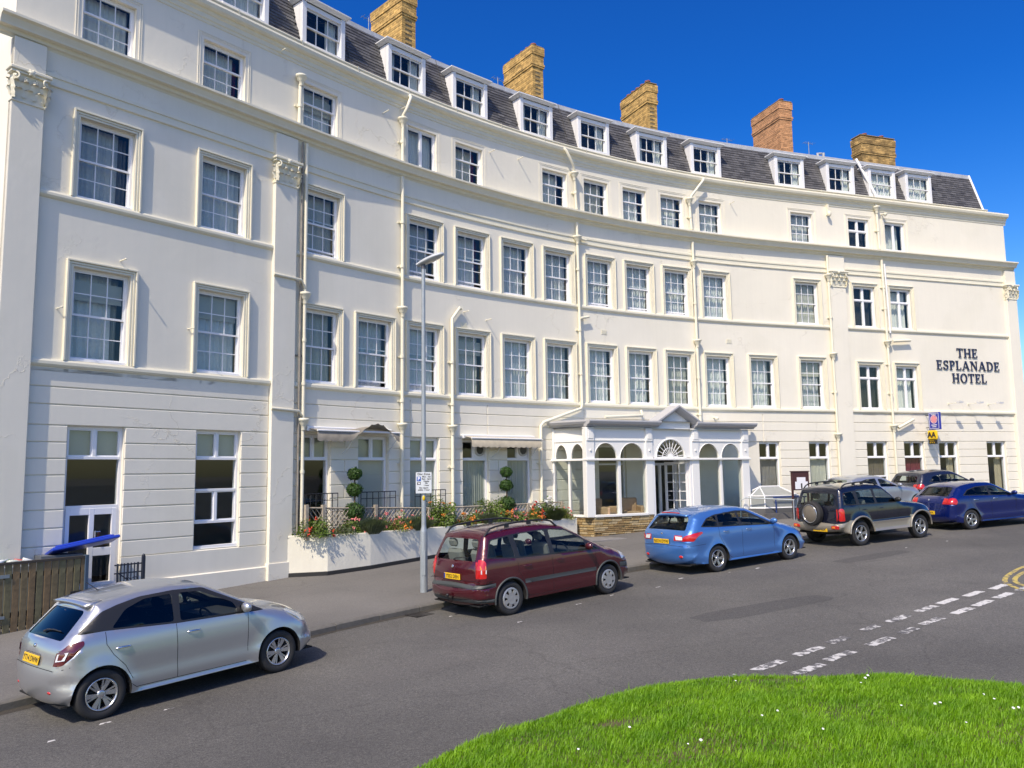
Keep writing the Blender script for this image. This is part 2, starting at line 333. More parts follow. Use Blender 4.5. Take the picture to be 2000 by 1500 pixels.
for pl in ([(2090, 1085), (2050, 1093), (2000, 1107), (1970, 1123), (1963, 1136), (1979, 1146), (2000, 1153), (2050, 1163), (2120, 1172)], [(2100, 1096), (2050, 1104), (2010, 1114), (1988, 1125), (1982, 1134), (1992, 1141), (2012, 1146), (2050, 1154), (2110, 1163)]):
    P = catmull([px_ground(*p) for p in pl], 6); mb = MB(); vs = []
    for i, p in enumerate(P):
        d = (P[min(i + 1, len(P) - 1)] - P[max(i - 1, 0)]).normalized(); nn = Vector((-d.y, d.x)) * .045
        for q in (p - nn, p + nn): vs.append((q.x, q.y, GP(q.x, q.y) + .004))
    mb.add(vs, [(2 * i, 2 * i + 1, 2 * i + 3, 2 * i + 2) for i in range(len(P) - 1)]); tag(mb.build('road_marking', yp), kind='structure')
# faint bay ticks along the parked cars
for p in ((205, 1413), (330, 1385), (1015, 1215), (1195, 1163), (1285, 1147), (1330, 1130), (1425, 1118), (1480, 1110), (1770, 1070), (1850, 1057), (100, 1448), (880, 1204), (1130, 1180)):
    q = px_ground(*p); mb = MB(); a, b = dd * random.uniform(.03, .09), dn_ * random.uniform(.015, .035)
    mb.add([(v.x, v.y, GP(v.x, v.y) + .004) for v in (q - a - b, q + a - b * .4, q + a * .8 + b, q - a * .6 + b)], [(0, 1, 2, 3)]); tag(mb.build('road_marking', wp), kind='structure')
# asphalt repair patches, flush sheets
for k, (x, y, a, b, rot) in enumerate(((4.3, 14.2, 1.5, .35, .5), (1.6, 12.0, .9, .5, .9), (8.6, 19.6, 1.3, .28, .55), (-1.2, 11.6, 1.1, .4, .8))):
    mb = MB(); ring = []
    for i in range(24):
        t = 2 * math.pi * i / 24; ex = a * math.copysign(abs(math.cos(t)) ** .5, math.cos(t)) * random.uniform(.93, 1.05); ey = b * math.copysign(abs(math.sin(t)) ** .5, math.sin(t)) * random.uniform(.9, 1.06)
        X = x + ex * math.cos(rot) - ey * math.sin(rot); Y = y + ex * math.sin(rot) + ey * math.cos(rot); ring.append((X, Y, GP(X, Y) + .002))
    mb.add(ring, [tuple(range(24))]); tag(mb.build('road_patch', asphalt('patch_asphalt', *(((.10, .098, .096), (.085, .084, .083)) if k % 2 == 0 else ((.135, .131, .125), (.115, .112, .108))), .9)), kind='structure')
# grime and leaves along the gutter, oil under the parking bays
gt = asphalt('gutter_grime', (.075, .068, .058), (.055, .05, .044), .8)
i0 = [i for i in range(len(KL)) if -14 < KL[i].x < 24]
mb = MB(); vs = []
for i in i0:
    wv = .10 + .07 * (.5 + .5 * math.sin(i * 1.7)) + random.uniform(0, .05)
    for o in (-.014, -wv): q = KL[i] + KN[i] * o; vs.append((q.x, q.y, GP(q.x, q.y) + .003))
mb.add(vs, [(2 * i, 2 * i + 1, 2 * i + 3, 2 * i + 2) for i in range(len(i0) - 1)], True); tag(mb.build('gutter_grime', gt), kind='structure')
for x, y, w_, h_, rot in ((-1.75, 15.15, .42, .36, .78), (7.3, 22.05, .42, .36, .55)):
    G_ = T((x, y, GP(x, y))) @ Matrix.Rotation(rot, 4, 'Z'); dg_ = thing('drain_grate', 'iron drain grate in the gutter %s' % ('by the lamp column behind the red car' if x < 0 else 'between the blue car and the black off-roader'), 'drain', G_)
    mb = MB()
    for a, b, c_, d_ in ((-w_ / 2, w_ / 2, -h_ / 2, -h_ / 2 + .03), (-w_ / 2, w_ / 2, h_ / 2 - .03, h_ / 2), (-w_ / 2, -w_ / 2 + .03, -h_ / 2, h_ / 2), (w_ / 2 - .03, w_ / 2, -h_ / 2, h_ / 2)): mb.box(a, b, c_, d_, 0, .012 if c_ != -h_ / 2 else .0115, G_)
    mb.build('grate_frame', M('cast_iron', (.05, .045, .042), .6, metal=.5), dg_)
    for k in range(6): mb = MB(); xx = -w_ / 2 + .055 + k * (w_ - .11) / 5; mb.box(xx - .015, xx + .015, -h_ / 2 + .03, h_ / 2 - .03, 0, .009, G_); mb.build('bar', MATS['cast_iron'], dg_)
# ------------------------------------------------------------------ grass mound in the foreground
GB = catmull([(-2.7, -8), (-2.7, 0), (-2.45, 3.4), (-1.85, 5.9), (-.95, 7.65), (-.05, 8.63), (1.15, 9.56), (2.1, 9.93), (3.15, 9.97), (4.25, 9.73), (5.05, 9.36), (5.75, 8.82), (6.6, 7.8), (7.2, 6), (7.6, 3), (7.7, 0), (7.7, -8)], 6)
GX = np.array([p.x for p in GB]); GY = np.array([p.y for p in GB])
def inside(x, y):
    n = len(GX); c = np.zeros(np.shape(x), bool); j = n - 1
    for i in range(n):
        k = ((GY[i] > y) != (GY[j] > y)) & (x < (GX[j] - GX[i]) * (y - GY[i]) / (GY[j] - GY[i] + 1e-12) + GX[i]); c ^= k; j = i
    return c
def edist(x, y):
    d = np.full(np.shape(x), 99.)
    for i in range(len(GX) - 1):
        ax, ay, bx, by = GX[i], GY[i], GX[i + 1], GY[i + 1]; l2 = (bx - ax) ** 2 + (by - ay) ** 2
        t = np.clip(((x - ax) * (bx - ax) + (y - ay) * (by - ay)) / l2, 0, 1); d = np.minimum(d, np.hypot(x - ax - t * (bx - ax), y - ay - t * (by - ay)))
    return d
def mound(x, y, d): return -2.8096 + .036146 * x + .020136 * y + .06 * (1 - np.exp(-d / .12)) + .085 * d + .012 * np.sin(3.1 * x + 1) * np.sin(2.7 * y)
mb = MB(); rings = 14; cx, cy = 2.4, 1.0; vs = []
for k in range(rings):
    t = (k / (rings - 1)) ** 1.6
    xs = GX + (cx - GX) * t; ys = GY + (np.where(GY > 1, cy, GY) - GY) * t; ds = edist(xs, ys)
    if k == 0: zs = np.array([GP(a, b) - .02 for a, b in zip(xs, ys)])
    else: zs = mound(xs, ys, ds)
    vs += list(zip(xs, ys, zs))
n = len(GX); mb.add(vs, [(k * n + i, k * n + i + 1, (k + 1) * n + i + 1, (k + 1) * n + i) for k in range(rings - 1) for i in range(n - 1)], True)
tag(mb.build('grass_mound', M('turf_soil', (.055, .075, .018), .95, col2=(.12, .085, .045), scale=2.2, bump=.4)), kind='structure')
NB = 260000
x = RNG.uniform(-3, 7.8, NB * 2); y = 3.4 + 6.9 * RNG.random(NB * 2) ** .8
ok = inside(x, y); x = x[ok][:NB]; y = y[ok][:NB]; d = edist(x, y)
bare = [(2.95, 9.62, .5, .16), (3.5, 9.72, .4, .12), (1.0, 8.2, .35, .12), (4.6, 7.9, .12, .07), (6.2, 7.6, .3, .15), (3.2, 9.45, .25, .12)]
p = np.ones(len(x))
for bx, by, ra, rb in bare: p *= 1 - .93 * np.exp(-(((x - bx) / ra) ** 2 + ((y - by) / rb) ** 2) ** 1.5)
clump = .5 + .5 * np.sin(2.3 * x + 1.7 * np.sin(1.9 * y)) * np.sin(2.9 * y + 1.3 * np.sin(2.2 * x))
keep = RNG.random(len(x)) < p * (.55 + .45 * clump); x, y, d, clump = x[keep], y[keep], d[keep], clump[keep]
z = mound(x, y, d); n = len(x)
hgt = (.03 + .04 * RNG.random(n) ** 1.5) * (.65 + .7 * clump) * np.where(RNG.random(n) < .015, 1.7, 1); wd = .0022 + .0022 * RNG.random(n); az = RNG.uniform(0, 2 * np.pi, n); lean = RNG.uniform(.1, .95, n)
lx = np.cos(az + 1.57 + RNG.normal(0, .5, n)) * lean * hgt + .25 * hgt; ly = np.sin(az + 1.57) * lean * hgt; cx_, sy_ = np.cos(az) * wd, np.sin(az) * wd
V = np.empty((n, 5, 3)); V[:, 0] = np.c_[x - cx_, y - sy_, z - .01]; V[:, 1] = np.c_[x + cx_, y + sy_, z - .01]
V[:, 2] = np.c_[x + cx_ * .8 + lx * .4, y + sy_ * .8 + ly * .4, z + hgt * .62]; V[:, 3] = np.c_[x - cx_ * .8 + lx * .4, y - sy_ * .8 + ly * .4, z + hgt * .62]; V[:, 4] = np.c_[x + lx, y + ly, z + hgt]
me = bpy.data.meshes.new('grass'); me.vertices.add(n * 5); me.vertices.foreach_set('co', V.ravel())
b = np.arange(n)[:, None] * 5; lp = np.concatenate([b + [0, 1, 2, 3], b + [3, 2, 4]], 1).ravel()
me.loops.add(n * 7); me.loops.foreach_set('vertex_index', lp.astype(np.int32)); me.polygons.add(n * 2)
st = (np.arange(n)[:, None] * 7 + [0, 4]).ravel(); me.polygons.foreach_set('loop_start', st.astype(np.int32))
me.update(calc_edges=True)
gm = M('grass_blade', (.25, .48, .016), .55, col2=(.12, .29, .010), scale=2.6, island=.35)
_b = gm.node_tree.nodes['Principled BSDF']; _tr = gm.node_tree.nodes.new('ShaderNodeBsdfTranslucent'); _tr.inputs[0].default_value = (.26, .52, .01, 1); _ms = gm.node_tree.nodes.new('ShaderNodeMixShader'); _ms.inputs[0].default_value = .4
gm.node_tree.links.new(_b.outputs[0], _ms.inputs[1]); gm.node_tree.links.new(_tr.outputs[0], _ms.inputs[2]); gm.node_tree.links.new(_ms.outputs[0], gm.node_tree.nodes['Material Output'].inputs[0])
me.materials.append(gm); tag(obj('grass', me), 'green uncut grass covering the foreground mound', 'grass', kind='stuff')
# daisies
dm = MB()
for k in range(9):
    t = 2 * math.pi * k / 9; dm.add([(0, 0, .0), (.012 * math.cos(t - .3), .012 * math.sin(t - .3), .003), (.016 * math.cos(t), .016 * math.sin(t), .001), (.012 * math.cos(t + .3), .012 * math.sin(t + .3), .003)], [(0, 1, 2, 3)])
dmesh = dm.mesh('daisy', M('daisy_petal', (.85, .85, .85), .6))
for i, (u, v) in enumerate(((1490, 1430), (1520, 1419), (1345, 1484), (1370, 1477), (1690, 1325), (1682, 1340), (1695, 1318), (1922, 1366), (1943, 1379), (1828, 1400), (1838, 1396), (1981, 1405), (1991, 1402), (1762, 1403), (1230, 1432), (1437, 1331), (1610, 1470), (1890, 1450), (1130, 1480))):
    g = px_ground(u, v); g = g * .93; xx, yy = g.x, g.y; zz = float(mound(np.array([xx]), np.array([yy]), edist(np.array([xx]), np.array([yy])))[0]) + .085
    o = obj('daisy', dmesh, None, T((xx, yy, zz)) @ Matrix.Rotation(random.uniform(.2, .7), 4, 'X') @ Matrix.Scale(random.uniform(.6, 1.0), 4)); tag(o, 'small white daisy scattered in the foreground grass', 'daisy', 'daisies in the grass')
# ------------------------------------------------------------------ plan of the crescent: straight, arc, straight
_sc = .73
_s = np.linspace(-30, 50, 4000); _ds = _s[1] - _s[0]
_k = -.0220902 / (1 + np.exp(-(_s + 9.60977))) / (1 + np.exp(_s - 15.9339))
_th = .886034598 + np.concatenate([[0], np.cumsum((_k[1:] + _k[:-1]) / 2 * _ds)])
_x = np.concatenate([[0], np.cumsum((np.cos(_th[1:]) + np.cos(_th[:-1])) / 2 * _ds)]); _y = np.concatenate([[0], np.cumsum((np.sin(_th[1:]) + np.sin(_th[:-1])) / 2 * _ds)])
_x -= np.interp(0, _s, _x); _y += 34.7719325 - np.interp(0, _s, _y); _s, _x, _y = _s * _sc, _x * _sc, _y * _sc
def W(u, h=0, d=0):                                           # u along the front, h above eye level, d out from the wall
    t = np.interp(u, _s, _th); return Vector((np.interp(u, _s, _x) + math.sin(t) * d, np.interp(u, _s, _y) - math.cos(t) * d, h))
def FR(u, h=0, d=0):                                          # local frame: x along the wall, y into it, z up
    t = float(np.interp(u, _s, _th)); return frame(W(u, h, d), (math.cos(t), math.sin(t), 0), (-math.sin(t), math.cos(t), 0), (0, 0, 1))
UL, UR = -14.3, 24.1
def us(u0, u1, st=.55):
    n = max(1, int(math.ceil((u1 - u0) / st))); return [u0 + (u1 - u0) * i / n for i in range(n + 1)]
def strip(mb, u0, u1, prof, ends=True, st=.55, sm=False):      # profile [(d,h)] swept along the front
    U = us(u0, u1, st); n = len(prof); vs = [W(u, h, d) for u in U for d, h in prof]
    mb.add(vs, [(i * n + j, (i + 1) * n + j, (i + 1) * n + j + 1, i * n + j + 1) for i in range(len(U) - 1) for j in range(n - 1)], sm)
    if ends: mb.add([W(u0, h, d) for d, h in prof], [tuple(range(n))]); mb.add([W(u1, h, d) for d, h in prof], [tuple(range(n))])
    return mb
def wallgrid(mb, u0, u1, h0, h1, ops, d=0., rev=.2):
    cu = sorted(set([u for u in us(u0, u1, .6)] + [v for o in ops for v in o[:2] if u0 < v < u1])); chs = sorted(set([h0, h1] + [v for o in ops for v in o[2:] if h0 < v < h1]))
    cu = [c for i, c in enumerate(cu) if i == 0 or c - cu[i - 1] > 1e-4]
    key = {}; vs = []; fs = []
    def vid(u, h):
        if (u, h) not in key: key[u, h] = len(vs); vs.append(W(u, h, d))
        return key[u, h]
    for i in range(len(cu) - 1):
        for j in range(len(chs) - 1):
            um, hm = (cu[i] + cu[i + 1]) / 2, (chs[j] + chs[j + 1]) / 2
            if any(o[0] < um < o[1] and o[2] < hm < o[3] for o in ops): continue
            fs.append((vid(cu[i], chs[j]), vid(cu[i + 1], chs[j]), vid(cu[i + 1], chs[j + 1]), vid(cu[i], chs[j + 1])))
    mb.add(vs, fs, True)
    for a, b, lo, hi in ops:
        lo, hi = max(lo, h0), min(hi, h1); F = FR((a + b) / 2, 0, d); hw = (b - a) / 2
        for p, q in (((-hw, lo), (-hw, hi)), ((-hw, hi), (hw, hi)), ((hw, hi), (hw, lo)), ((hw, lo), (-hw, lo))):
            mb.add([(p[0], -.004, p[1]), (q[0], -.004, q[1]), (q[0], rev, q[1]), (p[0], rev, p[1])], [(0, 1, 2, 3)], M=F)
HB = W(5, GP(7, 29), 0)
hotel = thing('hotel', 'cream stucco crescent hotel of four storeys with slate mansard roof', 'hotel', T(HB))
# ------------------------------------------------------------------ openings
UC = dict(a=-12.45, b=-9.75, c=-6.94, d=-5.15, e=-3.38, f=-1.56, g=.26, h=2.02, i=3.83, j=5.57, k=7.30, l=9.07, m=11.11, n=13.42, o=16.24, p=18.11)
def hw_(u): return .575 - .03 * min(1, max(0, (u + 12) / 20))
F1 = [(k, UC[k]) for k in 'abcdefghijklmnop']; F2 = [(k, UC[k] - (.06 if k in 'nop' else 0)) for k in 'abcefghijklnop']; F3 = [(k, UC[k] - (.12 if k in 'nop' else .07)) for k in 'abcefhijklnop']
GFW = [('door', -12.42, .56, -2.16, 1.05), ('tall', -9.71, .55, -1.58, 1.05), ('plain', -7.05, .47, -1.5, 1.04), ('plain', -5.17, .5, -1.5, 1.04), ('plain', -3.37, .52, -1.35, 1.04), ('fan', -1.45, .5, -1.22, 1.02), ('fan', .27, .48, -1.18, 1.02),
       ('inner', 4.2, .6, -1.9, .9), ('inner', 6.35, .75, -1.9, .95), ('plain', 11.26, .47, -1.3, 1.05), ('plain', 13.58, .49, -1.3, 1.06), ('cross', 16.38, .51, -1.3, 1.07), ('cross', 18.26, .52, -1.3, 1.07), ('plain', 20.07, .51, -1.3, 1.07), ('plain', 22.68, .53, -1.3, 1.07)]
ops1 = [(u - hw_(u), u + hw_(u), 2.35, 4.26 if k not in 'op' else 4.16) for k, u in F1]
ops2 = [(u - hw_(u), u + hw_(u), 5.70, 7.40) for k, u in F2]
ops3 = [(u - hw_(u) + .02, u + hw_(u) - .02, 9.02, 10.25) for k, u in F3]
opsG = [(u - w_, u + w_, lo, hi) for k, u, w_, lo, hi in GFW]
mb = MB(); wallgrid(mb, UL, UR, 2.10, 8.95, ops1 + ops2, 0, .26); wallgrid(mb, UL, UR, 8.85, 10.95, ops3, -.002, .22)
IN = 9.5                                                      # depth of the building
for u in (UL, UR): mb.add([W(u, -3, 0), W(u, -3, -IN), W(u, 11.1, -IN), W(u, 11.1, 0)], [(0, 1, 2, 3)])
strip(mb, UL, UR, [(-IN, -3), (-IN, 13.05)], False)
mb.build('wall', stucco, hotel)
mb = MB(); wallgrid(mb, UL, UR, -3.2, 2.15, opsG, -.03, .22); mb.build('ground_floor_wall', stucco, hotel)
mb = MB()
for lo, hi in ((-2.2, 1.9), (2.15, 4.9), (5.5, 8.5), (8.9, 10.9)): strip(mb, UL + .1, UR - .1, [(-2.4, lo), (-2.4, hi)], False, 1.2)
for h in (2.12, 5.2, 8.7, 11.0): strip(mb, UL + .05, UR - .05, [(-.28, h), (-IN + .1, h)], False, 1.2)
mb.build('interior_wall', roomwall, hotel)
# rusticated courses
GR = [2.19, 1.80, 1.455, 1.05, .72, .40, .08, -.25, -.59, -.94, -1.28, -1.61]
def block(u0, u1, h0, h1, d=0.):
    mb = MB(); c = .012; g = .009; U = us(u0 + g, u1 - g, .6); h0 += g; h1 -= g; n = len(U)
    pr = [(-.03, h0), (d - c, h0), (d, h0 + c), (d, h1 - c), (d - c, h1), (-.03, h1)]
    vs = []
    for i, u in enumerate(U):
        for q, (dd_, h) in enumerate(pr):
            e = c if q in (2, 3) else 0; uu = u + (e if i == 0 else (-e if i == n - 1 else 0)); vs.append(W(uu, h, dd_))
    mb.add(vs, [(i * 6 + j, (i + 1) * 6 + j, (i + 1) * 6 + j + 1, i * 6 + j + 1) for i in range(n - 1) for j in range(5)] + [(0, 1, 2, 3, 4, 5), tuple((n - 1) * 6 + j for j in (5, 4, 3, 2, 1, 0))])
    mb.build('rustication_block', stucco, hotel)
SECT = [(-13.75, -8.42), (-7.76, 14.42), (15.22, 23.82)]
for a, b in SECT:
    for i in range(3):
        cuts = [a] + [x for x in (-3.9, -1.0, 3.0, 7.2, 11.0) if a < x < b] + [b]
        for p, q in zip(cuts, cuts[1:]): block(p, q, GR[i + 1], GR[i])
    edges = sorted([(o[0], o[1], o[2]) for o in opsG if a < o[0] < b]); x = a; piers = []
    for l, r, lo in edges: piers.append((x, l)); x = r
    piers.append((x, b))
    for p, q in piers:
        if 2.0 < p < 9.0 and not (p < 2.0): continue          # behind the porch
        for i in range(3, 11):
            m_ = (p + q) / 2
            if (-6.7 < m_ < -5.5 or -1.0 < m_ < -.2) and i % 2 == 1: block(p, m_, GR[i + 1], GR[i]); block(m_, q, GR[i + 1], GR[i])
            else: block(p, q, GR[i + 1], GR[i])
mb = MB(); strip(mb, -13.75, -11.86 - .0, [(-.03, -1.62), (.01, -1.62), (.01, -3.2), (-.03, -3.2)]) if False else None
for a, b in ((-13.75, -12.99), (-11.85, -8.42), (-7.76, 14.42), (15.22, 23.82)):
    segs = [(a, b)]
    for o in opsG:
        if o[2] < -1.63: segs = [s for p, q in segs for s in ([(p, min(q, o[0])), (max(p, o[1]), q)] if p < o[0] and q > o[1] else [(p, q)])]
    for p, q in segs: strip(mb, p, q, [(-.03, -1.61), (.012, -1.62), (.012, -2.11), (.055, -2.13), (.055, -3.2), (-.03, -3.2)])
mb.build('plinth', stucco, hotel)
# courses, mouldings, cornices
def course(name, prof, segs, mat=trim):
    for a, b in segs: strip(MB(), a, b, prof, True).build(name, mat, hotel)
course('string_course', [(0, 2.34), (.05, 2.33), (.07, 2.29), (.07, 2.235), (.04, 2.20), (0, 2.18)], SECT)
course('string_course', [(0, 5.70), (.05, 5.69), (.07, 5.65), (.07, 5.60), (.04, 5.56), (0, 5.54)], SECT)
course('architrave_moulding', [(0, 8.10), (.05, 8.09), (.05, 8.03), (.025, 8.02), (.025, 7.90), (.045, 7.89), (.045, 7.855), (0, 7.84)], [(-13.75, -8.42), (-7.76, 14.42), (15.22, 23.82)])
course('main_cornice', [(0, 9.0), (.30, 8.93), (.335, 8.92), (.335, 8.87), (.27, 8.84), (.22, 8.74), (.21, 8.70), (.10, 8.69), (.08, 8.62), (.03, 8.60), (0, 8.56)], [(UL - .33, UR + .33)])
course('upper_cornice', [(0, 11.12), (.22, 11.12), (.235, 11.06), (.21, 10.98), (.17, 10.94), (.11, 10.93), (.09, 10.86), (.06, 10.84), (.05, 10.74), (.025, 10.73), (.02, 10.66), (0, 10.65)], [(UL - .1, UR + .1)])
mb = MB()
for t in range(7): pass
U = us(UL + .3, 23.0, .55); pr = [(.16 + .075 * math.cos(R(180 + 30 * k)), 11.20 + .075 * math.sin(R(180 + 30 * k))) for k in range(7)]
strip(mb, U[0], U[-1], [(.085, 11.2)] + pr[1:-1] + [(.235, 11.2), (.225, 11.2), (.2, 11.15), (.12, 11.15), (.095, 11.2)], True, .55, True)
for u in np.arange(UL + 1, 23, 1.83): mb.add([W(u, 11.205, .05), W(u + .03, 11.205, .05), W(u + .03, 11.215, .245), W(u, 11.215, .245), W(u, 11.11, .24), W(u + .03, 11.11, .24)], [(0, 1, 2, 3), (3, 2, 5, 4)])
mb.build('gutter', trim, hotel)
# pilasters and their Corinthian capitals
def leaf(mb, M_, w, h, curl, n=6):
    vs = []; 
    for i in range(n + 1):
        t = i / n; ww = w * (.55 + .75 * math.sin(math.pi * min(1, t * .9 + .1)) ** .8) * (1 if t < .85 else .7) * (1 + .16 * math.cos(t * 19)); y = -curl * t ** 3.2 - .012 * math.sin(t * 3); z = h * (t if t < .82 else .82 + (t - .82) * .3 - (t - .82) ** 2 * 3)
        vs += [(-ww / 2, y + .03 - .0, z), (-ww / 4, y - .012, z + .006), (0, y - .003, z), (ww / 4, y - .012, z + .006), (ww / 2, y + .03, z)]
    mb.add(vs, [(i * 5 + j, i * 5 + j + 1, (i + 1) * 5 + j + 1, (i + 1) * 5 + j) for i in range(n) for j in range(4)], True, M_)
def volute(mb, M_, r=.075, th=.05):
    pts = []
    for k in range(26): t = k / 25 * 2.3 * math.pi * 1.0; rr = r * (1 - .78 * k / 25); pts.append((rr * math.cos(t + 1.6), 0, rr * math.sin(t + 1.6)))
    mb.tube(pts, [.02 * (1 - .3 * k / 25) for k in range(26)], 6, M_); mb.ball((0, -.0, 0), .028, 8, 5, M=M_)
def pilaster(u0, u1, d, corner=0):
    w = u1 - u0; F = FR((u0 + u1) / 2, 0, 0); hw = w / 2
    mb = MB(); mb.cbox(-hw, hw, -d, .05, -2.05, 7.28, .008, F); mb.cbox(-hw, hw, -d, .05, 7.95, 8.57, .006, F); mb.cbox(-hw - .03, hw + .03, -d - .03, .05, -3.2, -2.05, .01, F)
    if corner: mb.box(-hw, -hw + .02, -d + .004, .5, -2.05, 8.57, F)
    p = mb.build('pilaster', stucco, hotel)
    cb = MB()
    cb.cbox(-hw - .02, hw + .02, -d - .025, .03, 7.26, 7.31, .008, F)                                                # astragal
    cb.add([(-hw + .02, -d - .0, 7.31), (hw - .02, -d, 7.31), (hw - .0, -d - .05, 7.82), (-hw + .0, -d - .05, 7.82), (-hw + .02, .02, 7.31), (hw - .02, .02, 7.31), (hw, .02, 7.82), (-hw, .02, 7.82)], [(0, 1, 2, 3), (0, 3, 7, 4), (1, 5, 6, 2)], M=F)
    cb.cbox(-hw - .09, hw + .09, -d - .13, .03, 7.86, 7.93, .015, F); cb.cbox(-hw - .06, hw + .06, -d - .10, .03, 7.81, 7.86, .01, F)
    for k in range(3): leaf(cb, F @ T(((k - 1) * w * .33, -d - .005, 7.30)), w * .36, .27, .10)
    for k in range(4): leaf(cb, F @ T(((k - 1.5) * w * .30, -d - .02, 7.36)), w * .33, .37, .12)
    for sx in (-1, 1):
        volute(cb, F @ T((sx * (hw - .02), -d - .10, 7.735)) @ Matrix.Rotation(sx * .55, 4, 'Z') @ Matrix.Scale(sx, 4, (1, 0, 0)))
        volute(cb, F @ T((sx * .075, -d - .075, 7.70)) @ Matrix.Scale(-sx * .7, 4, (1, 0, 0)), .06)
        S_ = F @ T((sx * hw, -d + .0, 0)) @ Matrix.Rotation(sx * R(90), 4, 'Z')
        leaf(cb, S_ @ T((-.03 * sx, -.005, 7.30)), .14, .27, .09); leaf(cb, S_ @ T((-.03 * sx, -.01, 7.38)), .15, .36, .11)
    cb.ball((0, -d - .12, 7.87), .055, 9, 6, (1.2, .6, 1), F)
    for k in range(6): t = R(60 * k); cb.ball((.06 * math.cos(t), -d - .115, 7.87 + .05 * math.sin(t)), .026, 7, 4, M=F)
    cb.build('capital', trim, p)
pilaster(-14.33, -13.75, .11, 1); pilaster(-8.42, -7.78, .11); pilaster(14.44, 15.2, .10); pilaster(23.82, 24.4, .12)
# ------------------------------------------------------------------ windows
def bars(mb, x0, x1, z0, z1, y0, y1, cols, rows, b=.02):
    for i in range(1, cols): c = x0 + (x1 - x0) * i / cols; mb.box(c - b / 2, c + b / 2, y0, y1, z0, z1)
    for j in range(1, rows): c = z0 + (z1 - z0) * j / rows; mb.box(x0, x1, y0 + .002, y1 - .002, c - b / 2, c + b / 2)
def panes_of(x0, x1, z0, z1, y, cols, rows, g=.0):
    return [(x0 + (x1 - x0) * i / cols, x0 + (x1 - x0) * (i + 1) / cols, z0 + (z1 - z0) * j / rows, z0 + (z1 - z0) * (j + 1) / rows, y) for j in range(rows) for i in range(cols)]
WC = {}
def pane_mesh(w_, h_):
    k = ('pane', round(w_, 3), round(h_, 3))
    if k not in WC:
        mb = MB(); mb.box(-w_ / 2, w_ / 2, -.002, .002, 0, h_); WC[k] = mb.mesh('pane', glass)
    return WC[k]
def sash(w_, h_, cols, up, lo, lift=0., hu=None):
    k = ('sash', round(w_, 3), round(h_, 3), cols, up, lo, lift)
    if k in WC: return WC[k]
    mb = MB(); x = w_ / 2; f = .05
    mb.cbox(-x, -x + f, .10, .22, 0, h_, .004); mb.cbox(x - f, x, .10, .22, 0, h_, .004); mb.cbox(-x + f, x - f, .10, .22, h_ - f, h_, .004); mb.cbox(-x - .0, x + .0, .03, .22, -.01, .055, .006)
    X0, X1 = -x + f, x - f; zm = h_ * (.5 if hu is None else hu)
    # upper sash in front, lower behind
    def leafbar(z0, z1, y0, y1, rows, s=.032):
        mb.box(X0, X0 + s, y0, y1, z0, z1); mb.box(X1 - s, X1, y0, y1, z0, z1); mb.box(X0 + s, X1 - s, y0, y1, z0, z0 + s + .01); mb.box(X0 + s, X1 - s, y0, y1, z1 - s, z1)
        bars(mb, X0 + s, X1 - s, z0 + s + .01, z1 - s, y0 + .006, y1 - .006, cols, rows); return panes_of(X0 + s, X1 - s, z0 + s + .01, z1 - s, (y0 + y1) / 2, cols, rows)
    P = leafbar(zm - .02, h_ - f, .115, .15, up)
    P += leafbar(.055 + lift, zm + .02 + lift, .156, .19, lo)
    WC[k] = (mb.mesh('window', upvc), P); return WC[k]
def casement(w_, h_, lights, trans=None, bot=None, f=.06):
    k = ('case', round(w_, 3), round(h_, 3), lights, trans, bot)
    if k in WC: return WC[k]
    mb = MB(); x = w_ / 2; P = []
    mb.cbox(-x, -x + f, .08, .2, 0, h_, .005); mb.cbox(x - f, x, .08, .2, 0, h_, .005); mb.cbox(-x + f, x - f, .08, .2, h_ - f, h_, .005); mb.cbox(-x, x, .03, .2, -.015, .06, .006)
    zs = [.06] + list(trans or []) + [h_ - f]
    for t in (trans or []): mb.cbox(-x + f, x - f, .07, .19, t - .03, t + .03, .005)
    for i in range(len(zs) - 1):
        a, b = zs[i] + (.03 if i else 0), zs[i + 1] - (.03 if i < len(zs) - 2 else 0); n = lights[i]
        for c in range(1, n): xc = -x + f + (w_ - 2 * f) * c / n; mb.cbox(xc - .035, xc + .035, .075, .19, a, b, .004)
        for c in range(n):
            l = -x + f + (w_ - 2 * f) * c / n + (.035 if c else 0); r = -x + f + (w_ - 2 * f) * (c + 1) / n - (.035 if c < n - 1 else 0)
            if n > 1: mb.box(l, l + .025, .10, .15, a, b); mb.box(r - .025, r, .10, .15, a, b); mb.box(l + .025, r - .025, .10, .15, a, a + .025); mb.box(l + .025, r - .025, .10, .15, b - .025, b); l += .025; r -= .025; P.append((l, r, a + .025, b - .025, .125))
            else: P.append((l, r, a, b, .135))
    WC[k] = (mb.mesh('window', upvc), P); return WC[k]
